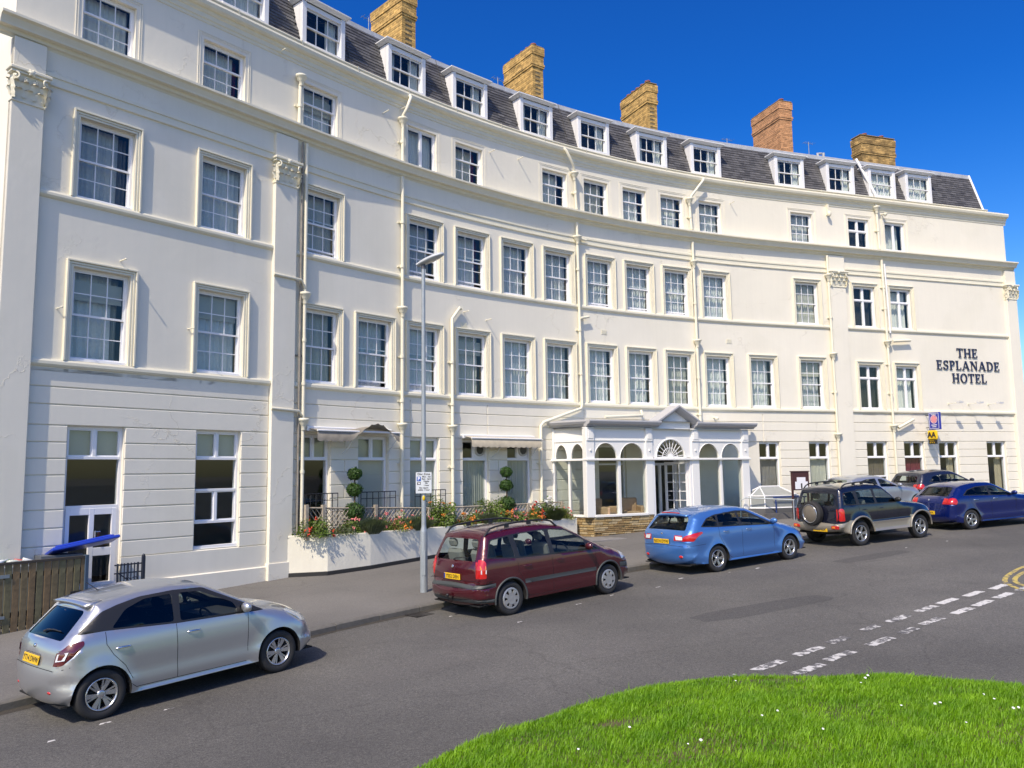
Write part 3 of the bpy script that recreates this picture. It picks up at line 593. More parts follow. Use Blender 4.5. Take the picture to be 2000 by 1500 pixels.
def curtain_mesh(w_, h_, seed, lo=0., folds=9, amp=.022, left=0., right=0., mat=None, flat=False):
    k = ('curt', round(w_, 2), round(h_, 2), seed, folds, amp, left, right, (mat or net).name, flat)
    if k in WC: return WC[k]
    rr = random.Random(seed); mb = MB(); n = 60; m_ = 8; vs = []; ph = [rr.uniform(0, 6.28) for _ in range(4)]; x0, x1 = -w_ / 2 + left, w_ / 2 - right
    for j in range(m_ + 1):
        t = j / m_
        for i in range(n + 1):
            s = i / n; y = 0 if flat else amp * (math.sin(folds * 6.28 * s + ph[0] + .5 * math.sin(3 * t + ph[1])) + .5 * math.sin(folds * 10.1 * s + ph[2] + t)) * (.5 + .5 * (1 - t) + .2)
            vs.append((x0 + (x1 - x0) * s + (0 if flat else .03 * math.sin(2.2 * (1 - t) + ph[3]) * (s - .5)), y, h_ * t + (0 if flat else .0)))
    mb.add(vs, [(j * (n + 1) + i, j * (n + 1) + i + 1, (j + 1) * (n + 1) + i + 1, (j + 1) * (n + 1) + i) for j in range(m_) for i in range(n)], True)
    WC[k] = mb.mesh('curtain', mat or net); return WC[k]
def arch_mesh(hw, h_, a=.14):
    k = ('arch', round(hw, 3), round(h_, 3))
    if k in WC: return WC[k]
    mb = MB()
    for w0, w1, p in ((0, .045, .03), (.05, .095, .045), (.1, a, .075)):
        for s in (-1, 1):
            x0, x1 = sorted((s * (hw + w0), s * (hw + w1))); mb.cbox(x0, x1, -p, .02, -.015, h_ + w0, .006)
        mb.cbox(-hw - w1, hw + w1, -p, .02, h_ + w0, h_ + w1, .006)
    WC[k] = mb.mesh('architrave', trim); return WC[k]
def window(u, h, kind, cw=None, arch=None, d=0., parent=None, Mx=None):
    me, P = kind; Mx = Mx if Mx is not None else FR(u, h, d)
    o = obj('window', me, parent or hotel, Mx)
    for l, r, a, b, y in P: obj('pane', pane_mesh(r - l, b - a), o, Mx @ T(((l + r) / 2, y, a)))
    for c in (cw or []): obj('curtain' if c[0].name.startswith('curtain') else 'blind', c[0], o, Mx @ T((c[1], c[2], c[3])))
    if arch: obj('architrave', arch, o, Mx)
    return o
rw = random.Random(5)
def nets(w_, h_, i):
    sd = rw.randint(0, 3); out = []
    g = rw.choice((0, 0, 0, .10, .14, .2)) if i % 3 != 1 else 0
    st_ = rw.random(); cm_ = net if st_ < .6 else (net_b if st_ < .8 else net_c); lf = rw.choice((0, 0, 0, .1, .3)) if i % 4 == 2 else 0
    out.append((curtain_mesh(w_ - .06, h_ - .05, sd, folds=rw.choice((6, 8, 10, 13)), amp=rw.choice((.016, .022, .034)), right=g, left=lf, mat=cm_), 0, rw.uniform(.28, .42), .02))
    if g or rw.random() < .35: out.append((curtain_mesh(rw.choice((.16, .22)), h_ - .05, sd + 9, folds=2, mat=rw.choice((drape, redcurt, blind))), w_ / 2 - .12, .46, .02))
    if lf or rw.random() < .3: out.append((curtain_mesh(.18, h_ - .05, sd + 5, folds=2, mat=rw.choice((drape, blind))), -w_ / 2 + .12, .46, .02))
    if rw.random() < .22: out.append((curtain_mesh(w_ - .1, rw.uniform(.25, .6), sd + 3, mat=blind, flat=True), 0, .255, h_ - .62))
    return out
for i, (k, u) in enumerate(F1):
    w_ = 2 * hw_(u); h_ = 1.91 if k not in 'op' else 1.81
    if k in 'op': kd = casement(w_, h_, (2, 2), (h_ * .70,)); cw = [(curtain_mesh(w_ - .1, h_ - .1, 2, folds=7, mat=(dark if k == 'o' else net)), 0, .34, .02)]
    else: kd = sash(w_, h_, 3, 2, 2, {'d': .13, 'e': .15}.get(k, 0.)); cw = nets(w_, h_, i)
    window(u, 2.35, kd, cw, arch_mesh(w_ / 2, h_))
for i, (k, u) in enumerate(F2):
    w_ = 2 * hw_(u); h_ = 1.70
    if k in 'op': kd = casement(w_, h_, (2, 2), (h_ * .66,)); cw = [(curtain_mesh(w_ - .1, h_ - .1, 2, folds=7, mat=(dark if k == 'o' else net)), 0, .34, .02)]
    else: kd = sash(w_, h_, 3, 2, 2, {'c': .1, 'e': .13, 'f': .12, 'i': .07, 'j': .07, 'k': .06}.get(k, 0.)); cw = nets(w_, h_, i + 2)
    window(u, 5.70, kd, cw, arch_mesh(w_ / 2, h_))
def lines3(hw, h_):
    mb = MB()
    for a, b in ((.10, .118), (.15, .162)):
        for s in (-1, 1): x0, x1 = sorted((s * (hw + a), s * (hw + b))); mb.box(x0, x1, -.012, .01, -.1, h_ + a)
        mb.box(-hw - b, hw + b, -.012, .01, h_ + a, h_ + b)
    return mb.mesh('architrave', stucco)
l3 = lines3(.53, 1.23)
for i, (k, u) in enumerate(F3):
    w_ = 2 * hw_(u) - .04; h_ = 1.23
    if k in 'e': kd = casement(w_, h_, (2,))
    elif k == 'o': kd = casement(w_, h_, (2, 2), (.72,))
    elif k == 'p': kd = casement(w_, h_, (2,))
    else: kd = sash(w_, h_, 3, 1, 2, 0, .60)
    window(u, 9.02, kd, nets(w_, h_, i + 1) if k != 'o' else [(curtain_mesh(w_ - .1, h_ - .1, 2, folds=7, mat=dark), 0, .34, .02)], l3)
for kind, u, hw, lo, hi in GFW:
    w_ = 2 * hw; h_ = hi - lo; tr = .42 - lo
    if kind == 'door':
        kd = casement(w_, h_, (1, 1, 2), (1.60, tr), f=.055); o = window(u, lo, kd, [(curtain_mesh(w_ - .1, .6, 3, mat=blind, flat=True), 0, .2, tr + .02)], None, -.03)
        Mx = FR(u, lo, -.03); db = MB(); 
        for x0, x1 in ((-.5, -.42), (-.05, .05), (.40, .5)): db.cbox(x0, x1, .06, .12, 0, 1.57, .006)
        for z0, z1 in ((0, .1), (.62, .78), (1.44, 1.57)): db.cbox(-.42, -.05, .062, .118, z0, z1, .005) if z0 != .62 else None; db.cbox(.05, .40, .062, .118, z0, z1, .005)
        dr = db.build('door', upvc, hotel, Mx); hb = MB(); hb.cbox(.055, .075, .01, .06, .95, 1.12, .005); hb.tube([(.065, .02, 1.1), (.16, .015, 1.1)], .012); hb.build('handle', chrome, dr, Mx)
    elif kind == 'tall':
        window(u, lo, casement(w_, h_, (1, 2, 1, 2), (.58, 1.29, tr), f=.055), [(curtain_mesh(w_ - .1, .6, 3, mat=blind, flat=True), 0, .2, tr + .02)], None, -.03)
    elif kind == 'plain':
        bl = [(curtain_mesh(w_ - .1, .6, 3, mat=blind, flat=True), 0, .22, tr + .02)] if u < 0 else []
        if -6 < u < -2: bl.append((curtain_mesh(w_ - .1, tr, 4, mat=blind, flat=True), 0, .2, .02))
        if 10 < u < 15: bl.append((curtain_mesh(w_ - .1, tr, 4, folds=13, mat=(drape if u < 12 else blind)), 0, .25, .02))
        if u > 19: bl.append((curtain_mesh(.36, tr, 5, folds=5, mat=M('cream_drape', (.5, .42, .30), .9)), w_ / 2 - .25, .28, .02))
        window(u, lo, casement(w_, h_, (1, 2), (tr,), f=.055), bl, None, -.03)
    elif kind == 'cross':
        window(u, lo, casement(w_, h_, (1, 1, 2), (tr - .75, tr), f=.055), [(curtain_mesh(w_ - .1, tr, 4, folds=8, mat=(redcurt if u > 17 else M('brown_blind', (.20, .16, .12), .9))), 0, .22, .02)], None, -.03)
    elif kind == 'fan':
        o = window(u, lo, casement(w_, h_, (1, 2), (tr,), f=.055), [(curtain_mesh(w_ - .1, tr, 6, folds=11, mat=M('pale_blind', (.55, .54, .46), .85)), 0, .22, .02)], None, -.03)
        Mx = FR(u, lo, -.03); xb = .22; zb = tr + .30
        fb = MB(); fb.box(xb - .22, xb + .22, .10, .118, tr + .04, h_ - .06); fb.build('fan_panel', upvc, o, Mx)
        fb = MB(); Mf = Mx @ T((xb, .10, zb)) @ Matrix.Rotation(R(90), 4, 'X'); fb.lathe([(.20, 0), (.20, .03), (.17, .055), (.145, .055), (.135, .02)], 28, Mf); fb.build('extractor_fan', M('grey_plastic', (.5, .5, .48), .5), o)
        fb = MB(); 
        fb.lathe([(.137, .018), (.0, .018)], 24, Mf)
        for k in range(9): z = -.12 + .03 * k; hw2 = math.sqrt(max(0, .137 ** 2 - z * z)); fb.box(-hw2, hw2, z - .004, z + .004, .02, .045, Mf)
        fb.build('fan_grille', M('fan_grey', (.12, .12, .11), .6), o)
    else:                                                      # inner doors behind the porch
        window(u, lo, casement(w_, h_, (1 if w_ < 1.3 else 2, 1), (2.15,), f=.07), None, None, -.03)
# ------------------------------------------------------------------ mansard roof
RB, RT = (.0, 11.14), (-.62, 13.02)
def roofpt(u, t, out=0.):
    d = RB[0] + (RT[0] - RB[0]) * t; h = RB[1] + (RT[1] - RB[1]) * t; return W(u, h + out * .31, d + out * .95)
DU = [-12.3, -9.35, -6.94, -4.02, -1.56, 1.21, 3.73, 6.38, 8.9, 12.85, 15.36, 17.5, 19.45]
mb = MB(); strip(mb, UL + .25, 23.0, [RT, (-1.2, 13.06), (-IN, 13.06)], False)
cu = sorted(us(UL + .25, 23.0, .6) + [u + s for u in DU for s in (-.64, .64)])
for a, b in zip(cu, cu[1:]):
    for t0, t1 in ((-.07, .03), (.03, .60), (.60, 1)):
        if t0 == .03 and any(abs((a + b) / 2 - u) < .64 for u in DU): continue
        mb.add([roofpt(a, t0), roofpt(b, t0), roofpt(b, t1), roofpt(a, t1)], [(0, 1, 2, 3)])
for u in (UL + .25, 23.0): mb.add([W(u, 11.0, 0), W(u, *RB[::-1]), W(u, *RT[::-1]), W(u, 13.06, -1.2), W(u, 13.06, -IN), W(u, 11.0, -IN)], [(0, 1, 2, 3, 4, 5)])
roof = mb.build('roof', slate_base, hotel)
mb = MB(); rows = 17; rs = random.Random(3)
for r in range(rows):
    t0 = r / rows; u = UL + .25 + (r % 2) * .13
    while u < 22.98:
        wdt = rs.uniform(.235, .27)
        if .02 < t0 < .60 and any(abs(u + wdt / 2 - q) < .66 for q in DU): u += wdt; continue
        u1 = min(u + wdt - .006, 22.99); e = rs.uniform(-.006, .006); o0 = .026 + rs.uniform(0, .008)
        vs = [roofpt(u, t0 + e * .2, o0), roofpt(u1, t0 + e * .2 + rs.uniform(-.003, .003), o0), roofpt(u1, t0 + 1.35 / rows, .008), roofpt(u, t0 + 1.35 / rows, .008), roofpt(u, t0 + e * .2, .004), roofpt(u1, t0 + e * .2, .004)]
        mb.add(vs, [(0, 1, 2, 3), (4, 5, 1, 0), (4, 0, 3), (5, 2, 1)]); u += wdt
tag(mb.build('slates', slate_m, roof), kind='stuff')
mb = MB(); strip(mb, UL + .25, 23.02, [(-.56, 12.86), (-.545, 12.87), (-.57, 13.03), (-.66, 13.09), (-.8, 13.09), (-.85, 13.0)], True); mb.build('lead_flashing', lead, roof)
mb = MB(); mb.tube([W(23.0, 11.15, .03), W(23.0, 13.04, -.6)], .05, 8); mb.build('verge', white, roof)
dk = casement
def dormer_window():
    k = ('dorm',)
    if k in WC: return WC[k]
    mb = MB(); x = .56; P = []
    def lf(z0, z1, y0, y1):
        s = .035; mb.box(-x, -x + s, y0, y1, z0, z1); mb.box(x - s, x, y0, y1, z0, z1); mb.box(-x + s, x - s, y0, y1, z0, z0 + s); mb.box(-x + s, x - s, y0, y1, z1 - s, z1)
        bars(mb, -x + s, x - s, z0 + s, z1 - s, y0 + .005, y1 - .005, 3, 1, .025); return panes_of(-x + s, x - s, z0 + s, z1 - s, (y0 + y1) / 2, 3, 1)
    P = lf(.49, .99, .05, .085) + lf(0, .525, .09, .125)
    WC[k] = (mb.mesh('window', white), P); return WC[k]
def dormer_body():
    mb = MB(); h0, h1 = .0, 1.27
    for s in (-1, 1):
        x0, x1 = sorted((s * .565, s * .70)); mb.cbox(x0, x1, -.03, .12, h0, h1, .006)
        x0, x1 = sorted((s * .66, s * .70)); mb.add([(x0, .12, h0), (x0, .75, h0), (x0, .75, h1), (x0, .12, h1), (x1, .12, h0), (x1, .75, h0), (x1, .75, h1), (x1, .12, h1)], [(0, 1, 2, 3), (4, 7, 6, 5)])
    mb.cbox(-.565, .565, -.0, .12, 1.13, h1, .005); mb.cbox(-.60, .60, -.07, .12, h0 + .0, .13, .006)
    mb.add([(-.72, -.04, h1), (.72, -.04, h1), (.82, -.13, h1 + .08), (-.82, -.13, h1 + .08), (-.72, .8, h1), (.72, .8, h1), (.82, .8, h1 + .08), (-.82, .8, h1 + .08)], [(0, 1, 2, 3), (0, 3, 7, 4), (1, 5, 6, 2)])
    mb.cbox(-.83, .83, -.14, .82, h1 + .08, h1 + .115, .006)
    return mb.mesh('dormer', white)
db_ = dormer_body(); cm = MB(); cm.box(-.81, .81, -.12, .8, 1.386, 1.405); capm = cm.mesh('dormer_roof', lead)
bk = MB(); bk.box(-.64, .64, .45, .47, .1, 1.25); bkm = bk.mesh('room_back', dark)
for i, u in enumerate(DU):
    Mx = FR(u, 11.24, -.02); o = obj('dormer', db_, hotel, Mx); obj('dormer_roof', capm, o, Mx); obj('room_back', bkm, o, Mx)
    me, P = dormer_window(); Mw = Mx @ T((0, .0, .13)); obj('dormer_window', me, o, Mw)
    for l, r, a, b, y in P: obj('pane', pane_mesh(r - l, b - a), o, Mw @ T(((l + r) / 2, y, a)))
    if i in (0, 1, 11, 12): obj('curtain', curtain_mesh(1.05, .98, i % 3, folds=8), o, Mw @ T((0, .2, .02)))
    else:
        obj('curtain', curtain_mesh(.32, .98, i % 3, folds=4), o, Mw @ T((.36, .2, .02)))
        if i % 2: obj('curtain', curtain_mesh(.2, .98, i % 3 + 1, folds=3), o, Mw @ T((-.42, .2, .02)))
# ------------------------------------------------------------------ chimney stacks, brick by brick
bricks = [M('yellow_brick', (.62, .39, .13), .85, var=.35, scale=7, island=.35), M('orange_brick', (.60, .31, .15), .85, var=.25, scale=9, island=.25), M('soot_brick', (.50, .32, .12), .85, var=.6, scale=3.2, island=.4)]
mortar = M('mortar', (.26, .20, .11), .95, var=.3, scale=12); potm = M('terracotta', (.36, .10, .05), .8, var=.3, scale=8)
def chimney(u0, u1, top, dep, mat, pots, frontpots=False, rec=True):
    w_ = u1 - u0; F = FR((u0 + u1) / 2, 0, -1.3); hw = w_ / 2; rc = random.Random(int(u0 * 100)); c0 = 12.9; ch = .079; n = int((top - c0) / ch)
    core = MB(); core.box(-hw + .012, hw - .012, .012, dep - .012, c0 - .4, top - .02, F); st = core.build('chimney', mortar, hotel)
    mb = MB()
    for r in range(n):
        z = c0 + r * ch; k = n - r
        ex = .0 if k > 10 else (.045 if k in (10, 9, 4, 3, 2, 1) else .02) if k != 10 else .03
        for side in range(4):
            L_ = (w_ if side % 2 == 0 else dep) + 2 * ex; m_ = max(2, round(L_ / .225)); off = .5 if r % 2 else 0
            for q in range(m_ + (1 if off else 0)):
                a = max(0, (q - off) / m_ * L_) + .004; b = min(L_, (q + 1 - off) / m_ * L_) - .004
                if b - a < .03: continue
                pr = rc.uniform(-.004, .005); t = .10
                if rec and side == 0 and abs((a + b) / 2 - ex - hw * .95) < .06 and k > 11: pr = -.05
                if side == 0: mb.box(-hw - ex + a, -hw - ex + b, -ex - pr, t, z + .004, z + ch - .004, F)
                elif side == 2: mb.box(-hw - ex + a, -hw - ex + b, dep - t, dep + ex + pr, z + .004, z + ch - .004, F)
                elif side == 3: mb.box(-hw - ex - pr, -hw + t, -ex + a, -ex + b, z + .0045, z + ch - .0045, F)
                else: mb.box(hw - t, hw + ex + pr, -ex + a, -ex + b, z + .0045, z + ch - .0045, F)
    tag(mb.build('bricks', mat, st), kind='stuff')
    cp = MB(); cp.cbox(-hw - .03, hw + .03, -.03, dep + .03, top - .015, top + .03, .01, F); cp.build('chimney_cap', mortar, st)
    for i in range(pots):
        t = (i + .5) / pots; p = (-hw + w_ * t, dep / 2) if frontpots else (0, .25 + (dep - .5) * (i / max(1, pots - 1)))
        pm = MB(); pm.lathe([(.11, 0), (.095, .13), (.115, .15), (.115, .18), (.08, .18), (.07, .06)], 14, F @ T((p[0], p[1], top + .02))); pm.build('chimney_pot', potm, st)
chimney(-3.26, -2.72, 15.35, 1.7, bricks[0], 4); chimney(2.05, 2.53, 15.45, 1.8, bricks[0], 5); chimney(7.2, 7.66, 15.33, 1.8, bricks[0], 5); chimney(13.52, 14.13, 15.62, 1.9, bricks[1], 3, rec=False); chimney(17.73, 19.58, 14.63, .55, bricks[2], 2, True, False)
# aerials and cables on the roof edge
for u, d, h0, hh in ((-4.9, -.7, 13.0, .5), (.2, -.8, 13.0, .42), (14.6, -.9, 13.0, .75), (10.6, -.9, 13.0, .4)):
    F = FR(u, h0, d); mb = MB(); mb.tube([(0, 0, 0), (0, 0, hh)], .014, 5, F); mb.tube([(-.25, 0, hh - .06), (.3, .1, hh - .02)], .008, 5, F)
    for k in range(5): x = -.22 + .12 * k; mb.tube([(x, -.12, hh - .05), (x, .12, hh - .05)], .005, 4, F)
    mb.build('roof_aerial', galv, hotel)
mb = MB(); mb.tube([W(14.9, 13.02, -.7), W(14.9, 13.2, -.75), W(15.1, 13.24, -.75)], .05, 7); mb.tube([W(15.25, 13.02, -.8), W(15.25, 13.3, -.8)], .06, 8); mb.build('roof_vent', lead, hotel)
for u in (-6.05, -2.5, 2.6):
    mb = MB(); mb.tube([roofpt(u, 1.0, .05), roofpt(u + .03, .6, .05), roofpt(u + .01, .2, .05), W(u, 11.2, .1)], .008, 4); mb.build('cable', black, roof)
# ------------------------------------------------------------------ rainwater pipes
def pipe(pts, hoppers=(), collars=(), mat=trim, r=.05, d=.10):
    P = [W(p[0], p[1], p[2] if len(p) > 2 else d) for p in pts]; mb = MB(); mb.tube(P, r, 10)
    for u, h in collars: mb.tube([W(u, h - .04, d), W(u, h + .04, d)], r * 1.35, 10); mb.box(-.11, .11, -.012, .05, -.02, .02, FR(u, h, .03))
    o = mb.build('drainpipe', mat, hotel)
    for u, h in hoppers:
        hm = MB(); hm.lathe([(.055, -.22), (.07, -.1), (.11, -.06), (.12, 0), (.15, .02), (.15, .07), (.12, .08), (.12, .05)], 10, FR(u, h, d + .02)); hm.build('hopper', mat, o)
pipe([(-7.73, 10.25), (-7.75, 9.02)], [(-7.73, 10.25)], [(-7.74, 9.5)])
pipe([(-4.08, 11.1, .16), (-4.1, 10.95, .28), (-4.25, 10.55, .28), (-4.27, 10.4, .14), (-4.26, 9.02, .1)], [(-4.27, 10.25)], [(-4.265, 9.6)])
pipe([(-4.26, 8.56), (-4.27, -1.6)], [(-4.27, 4.65), (-4.27, 1.35)], [(-4.265, 7.2), (-4.27, 5.9), (-4.27, 3.3), (-4.27, 2.05), (-4.27, .3)])
pipe([(-2.05, 4.95), (-2.12, 4.99), (-2.42, 4.62), (-2.43, -1.5)], [(-2.43, 1.35)], [(-2.43, 3.3), (-2.43, 2.05), (-2.43, .2)])
pipe([(2.2, 11.1, .16), (2.25, 10.95, .28), (2.62, 10.55, .2), (2.72, 10.35, .12), (2.8, 9.02, .1)], [(2.72, 10.25)], [(2.76, 9.6)])
pipe([(2.8, 8.56), (2.84, 2.25), (2.80, 2.12), (1.2, 1.62), (1.08, 1.5), (1.06, -1.7)], [(2.8, 8.0)], [(2.8, 6.9), (2.82, 4.8), (2.83, 3.3), (1.06, .3)])
pipe([(2.8, 8.0), (3.2, 7.98)], (), (), trim, .035); pipe([(2.83, 5.2), (3.2, 5.28)], (), (), trim, .045, .14)
pipe([(8.6, 11.1, .16), (8.55, 10.98, .26), (8.0, 10.3, .2), (7.95, 10.1, .12), (8.02, 9.02, .1)], [(7.95, 10.15)], [(7.98, 9.5)])
pipe([(8.04, 8.56), (8.08, 1.5)], [(8.05, 7.75), (8.07, 4.75)], [(8.05, 6.2), (8.07, 3.4), (8.07, 2.05)])
pipe([(14.36, 8.55), (14.40, -1.7)], [(14.36, 7.7), (14.39, 4.5), (14.4, 1.3)], [(14.38, 6), (14.4, 3)])
pipe([(17.0, 10.95), (17.05, 9.02)], [(17.0, 10.75)], [(17.02, 9.8)])
pipe([(16.62, 13.05, -.45), (16.66, 12.9, -.4), (16.95, 11.35, .14), (16.98, 11.22, .16)], (), (), white, .06)
pipe([(17.1, 8.56), (17.2, -1.7)], [(17.14, 5.1), (17.18, 1.65)], [(17.12, 7.4), (17.13, 6.5), (17.15, 4.2), (17.17, 3.0)])
pipe([(17.24, 8.4), (17.28, 7.0), (17.32, 5.5)], (), (), upvc, .035, .09); pipe([(17.35, 5.15), (18.25, 5.22)], (), (), trim, .06, .16); pipe([(17.35, 1.60), (18.15, 1.95)], (), (), trim, .055, .16)
brown = M('rusty_pipe', (.30, .27, .225), .7, var=.3)
pipe([(-7.62, 8.56), (-7.62, -1.6)], (), [(-7.62, 3)], brown, .028, .08); pipe([(-7.50, 8.56), (-7.50, -1.5)], [(-7.5, 4.55), (-7.5, 1.35)], [(-7.5, 3.4), (-7.5, 2.3), (-7.5, .1)], trim, .045, .09)
pipe([(-8.45, 4.93, .14), (-7.65, 4.92, .14), (-7.52, 4.75, .12)], (), (), trim, .035); pipe([(-8.45, 1.63, .14), (-7.66, 1.60, .14), (-7.56, 1.5, .1)], (), (), trim, .035)
pipe([(9.15, 1.62, .45), (10.25, 1.66, .3), (10.33, 1.6, .2)], (), (), trim, .09); pipe([(3.7, 1.85, .25), (5.35, 1.93, .25), (5.4, 2.12, .12)], (), (), trim, .05)
for u, h in ((-8.33, 10.75), (-4.91, 10.3), (-.8, 10.25), (.38, 10.3), (9.95, 10.3), (-1.9, 4.9), (-1.02, 4.75), (-12.1, 4.55), (-13.3, 3.35), (-10.55, 3.3), (-4.3, 10.6)):
    mb = MB(); mb.tube([(0, 0, 0), (0, -.26, .0)], .014, 6, FR(u, h, 0)); mb.ball((0, -.26, 0), .022, 6, 4, M=FR(u, h, 0)); mb.build('wall_peg', trim, hotel)
mb = MB(); F = FR(14.55, 10.35, 0); mb.box(-.03, .03, -.12, .0, -.1, .35, F); mb.lathe([(.02, .0), (.07, -.05), (.08, -.16), (.04, -.22)], 10, F @ T((0, -.16, .05))); mb.build('wall_lantern', trim, hotel)
for u, h in ((8.75, 1.95), (17.35, 10.55)):
    mb = MB(); F = FR(u, h, 0); mb.tube([(0, 0, 0), (0, -.16, -.02)], .03, 8, F); mb.ball((0, -.2, -.06), .075, 10, 6, M=F); mb.lathe([(.08, .0), (.09, .05), (.02, .07)], 10, F @ T((0, -.2, -.06))); mb.build('dome_camera', trim, hotel)
for u, h in ((3.95, 4.75), (9.6, 4.78), (-1.9, 4.42)):
    mb = MB(); F = FR(u, h, 0); mb.box(-.12, .12, -.012, .0, 0, .16, F)
    for q in range(4): mb.box(-.1, .1, -.018, -.012, .02 + .035 * q, .035 + .035 * q, F)
    mb.build('air_vent', trim, hotel)
# ------------------------------------------------------------------ awnings over the terrace windows
canvas = M('awning_canvas', (.50, .44, .33), .9, var=.15, scale=6); canvas_d = M('awning_canvas_dark', (.30, .27, .22), .9, var=.3, scale=5)  # second canvas is a darker, blotchier tone for the lifted left awning
def awning(u0, u1, h, drop, out, mat, lifted):
    L_ = u1 - u0; F = FR((u0 + u1) / 2, h, 0); mb = MB(); mb.cbox(-L_ / 2, L_ / 2, -.17, -.02, -.06, .07, .02, F); o = mb.build('awning', white, hotel)
    n = 60; vs = []; mb = MB()
    for i in range(n + 1):
        s = i / n; x = -L_ / 2 + .05 + (L_ - .1) * s; lf = lifted * max(0, math.sin(math.pi * min(1, max(0, (s - .38) / .62)))) ** 1.2
        sc = .035 * abs(math.sin(s * math.pi * 13))
        vs += [(x, -.12, .02 + .1 * lf * .2), (x, -.12 - out * .6, -drop * .45 + lf * .25), (x, -.12 - out, -drop + lf * .25), (x, -.13 - out - lf * .15, -drop - .24 - sc + lf * .95)]
    mb.add(vs, [(i * 4 + j, i * 4 + j + 1, (i + 1) * 4 + j + 1, (i + 1) * 4 + j) for i in range(n) for j in range(3)], True, F); mb.build('valance', mat, o)
    mb = MB(); mb.tube([(-L_ / 2 + .05, -.12 - out, -drop), (L_ / 2 - .05, -.12 - out, -drop)], .025, 8, F); mb.build('front_bar', white, o)
    for s in (-.12, 1):
        x = L_ * .5 * s; mb = MB(); mb.tube([(x, -.12 - out, -drop), (x - .1 * s, -out * .6, -.45), (x - .06, -.02, -.62)], .014, 6, F); mb.build('arm', white, o)
awning(-7.40, -4.65, 1.17, .05, .40, canvas_d, .5); awning(-2.05, .80, 1.10, .06, .40, canvas, 0)
# ------------------------------------------------------------------ glazed entrance porch (part of the hotel)
A0 = Vector((2.52, 25.52)); A1 = Vector((8.38, 28.74)); pd = (A1 - A0).normalized(); pn = Vector((-pd.y, pd.x))
PF = frame((A0.x, A0.y, 0), (pd.x, pd.y, 0), (pn.x, pn.y, 0), (0, 0, 1))           # x along the front, y towards the hotel
Wl = Vector((1.33, 26.36)); ld = (A0 - Wl).normalized(); LL = (A0 - Wl).length
LF = frame((Wl.x, Wl.y, 0), (ld.x, ld.y, 0), (-ld.y, ld.x, 0), (0, 0, 1))            # canted left side
porch = obj('porch', MB().box(-.05, 6.5, .3, .34, 1.40, 1.44, PF).mesh('porch', white), hotel, Matrix())
pw = M('porch_white', (.82, .81, .77), .35)
def part(name, mb, mat): return mb.build(name, mat, porch)
XS = [(-.26, .06), (2.10, 2.39), (4.06, 4.38), (6.36, 6.70)]
for i, (a, b) in enumerate(XS):
    mb = MB(); mb.cbox(a, b, -.02, .2, -1.42, 1.42, .01, PF); mb.cbox(a + .02, b - .02, -.05, .0, .98, 1.40, .008, PF); mb.cbox(a + .07, b - .07, -.065, -.04, 1.05, 1.34, .006, PF); mb.ball(((a + b) / 2, -.03, .68), .035, 10, 6, M=PF)
    part('post', mb, pw)
mb = MB(); mb.cbox(-.12, .03, -.02, .12, -1.42, 1.42, .008, LF); part('post', mb, pw)
mb = MB(); mb.cbox(LL - .29, LL + .0, -.03, .12, -1.42, 1.42, .008, LF); mb.ball((LL - .12, -.03, .68), .03, 10, 6, M=LF); part('post', mb, pw)
def arched(F, x0, x1, spr, top, c0, c1, ztop):                 # spandrel panel with a round-headed opening
    mb = MB(); n = 20; cx = (x0 + x1) / 2; rx = (x1 - x0) / 2; rz = top - spr
    arc = [(cx - rx * math.cos(math.pi * i / n), spr + rz * math.sin(math.pi * i / n)) for i in range(n + 1)]
    for y in (.03, .11):
        vs = [(p[0], y, p[1]) for p in arc] + [(c0 + (c1 - c0) * i / n, y, ztop) for i in range(n + 1)] + [(c0, y, spr), (c1, y, spr)]
        mb.add(vs, [(i, i + 1, n + 2 + i, n + 1 + i) for i in range(n)] + [(2 * n + 2, 0, n + 1), (n, 2 * n + 3, 2 * n + 1)], M=F)
    mb.add([(p[0], y, p[1]) for p in arc for y in (.03, .11)], [(2 * i, 2 * i + 1, 2 * i + 3, 2 * i + 2) for i in range(n)], True, F)
    mb.tube([(p[0], .03, p[1]) for p in arc], .014, 6, F); part('spandrel', mb, pw)
    gm = MB(); gm.add([(p[0], .08, p[1]) for p in arc], [tuple(range(n + 1))], M=F); part('pane', gm, glass)
def light(F, x0, x1, z0, z1):
    gm = MB(); gm.box(x0, x1, .08, .084, z0, z1, F); part('pane', gm, glass)
for x0, x1, xm in ((.06, 2.10, 1.03), (4.38, 6.36, 5.38)):
    arched(PF, x0 + .02, xm - .06, .42, .92, x0, xm, 1.02); arched(PF, xm + .05, x1 - .05, .42, .92, xm, x1, 1.02)
    mb = MB(); mb.cbox(xm - .055, xm + .055, .0, .13, -1.36, .36, .008, PF); part('mullion', mb, pw)
    light(PF, x0, xm - .05, -1.36, .36); light(PF, xm + .05, x1, -1.36, .36)
    mb = MB(); mb.cbox(x0 - .02, x1 + .02, -.04, .15, -1.43, -1.35, .01, PF); part('sill', mb, pw)
    mb = MB(); mb.box(x0, x1, .02, .1, .99, 1.46, PF); mb.box(x0, x1, .0, .03, .985, 1.01, PF); part('fascia_panel', mb, pw)
arched(LF, .05, .50, .42, .88, .03, .57, 1.0); arched(LF, .64, 1.13, .42, .90, .57, LL - .29 + .0, 1.0)
mb = MB(); mb.cbox(.53, .61, .0, .12, -1.36, .36, .006, LF); part('mullion', mb, pw)
light(LF, .03, .54, -1.36, .36); light(LF, .6, LL - .29, -1.36, .36)
mb = MB(); mb.cbox(-.1, LL, -.04, .14, -1.43, -1.35, .01, LF); part('sill', mb, pw)
mb = MB(); mb.box(.03, LL - .29, .02, .1, .98, 1.42, LF); mb.box(.03, LL - .29, .0, .03, .97, 1.0, LF); part('fascia_panel', mb, pw)
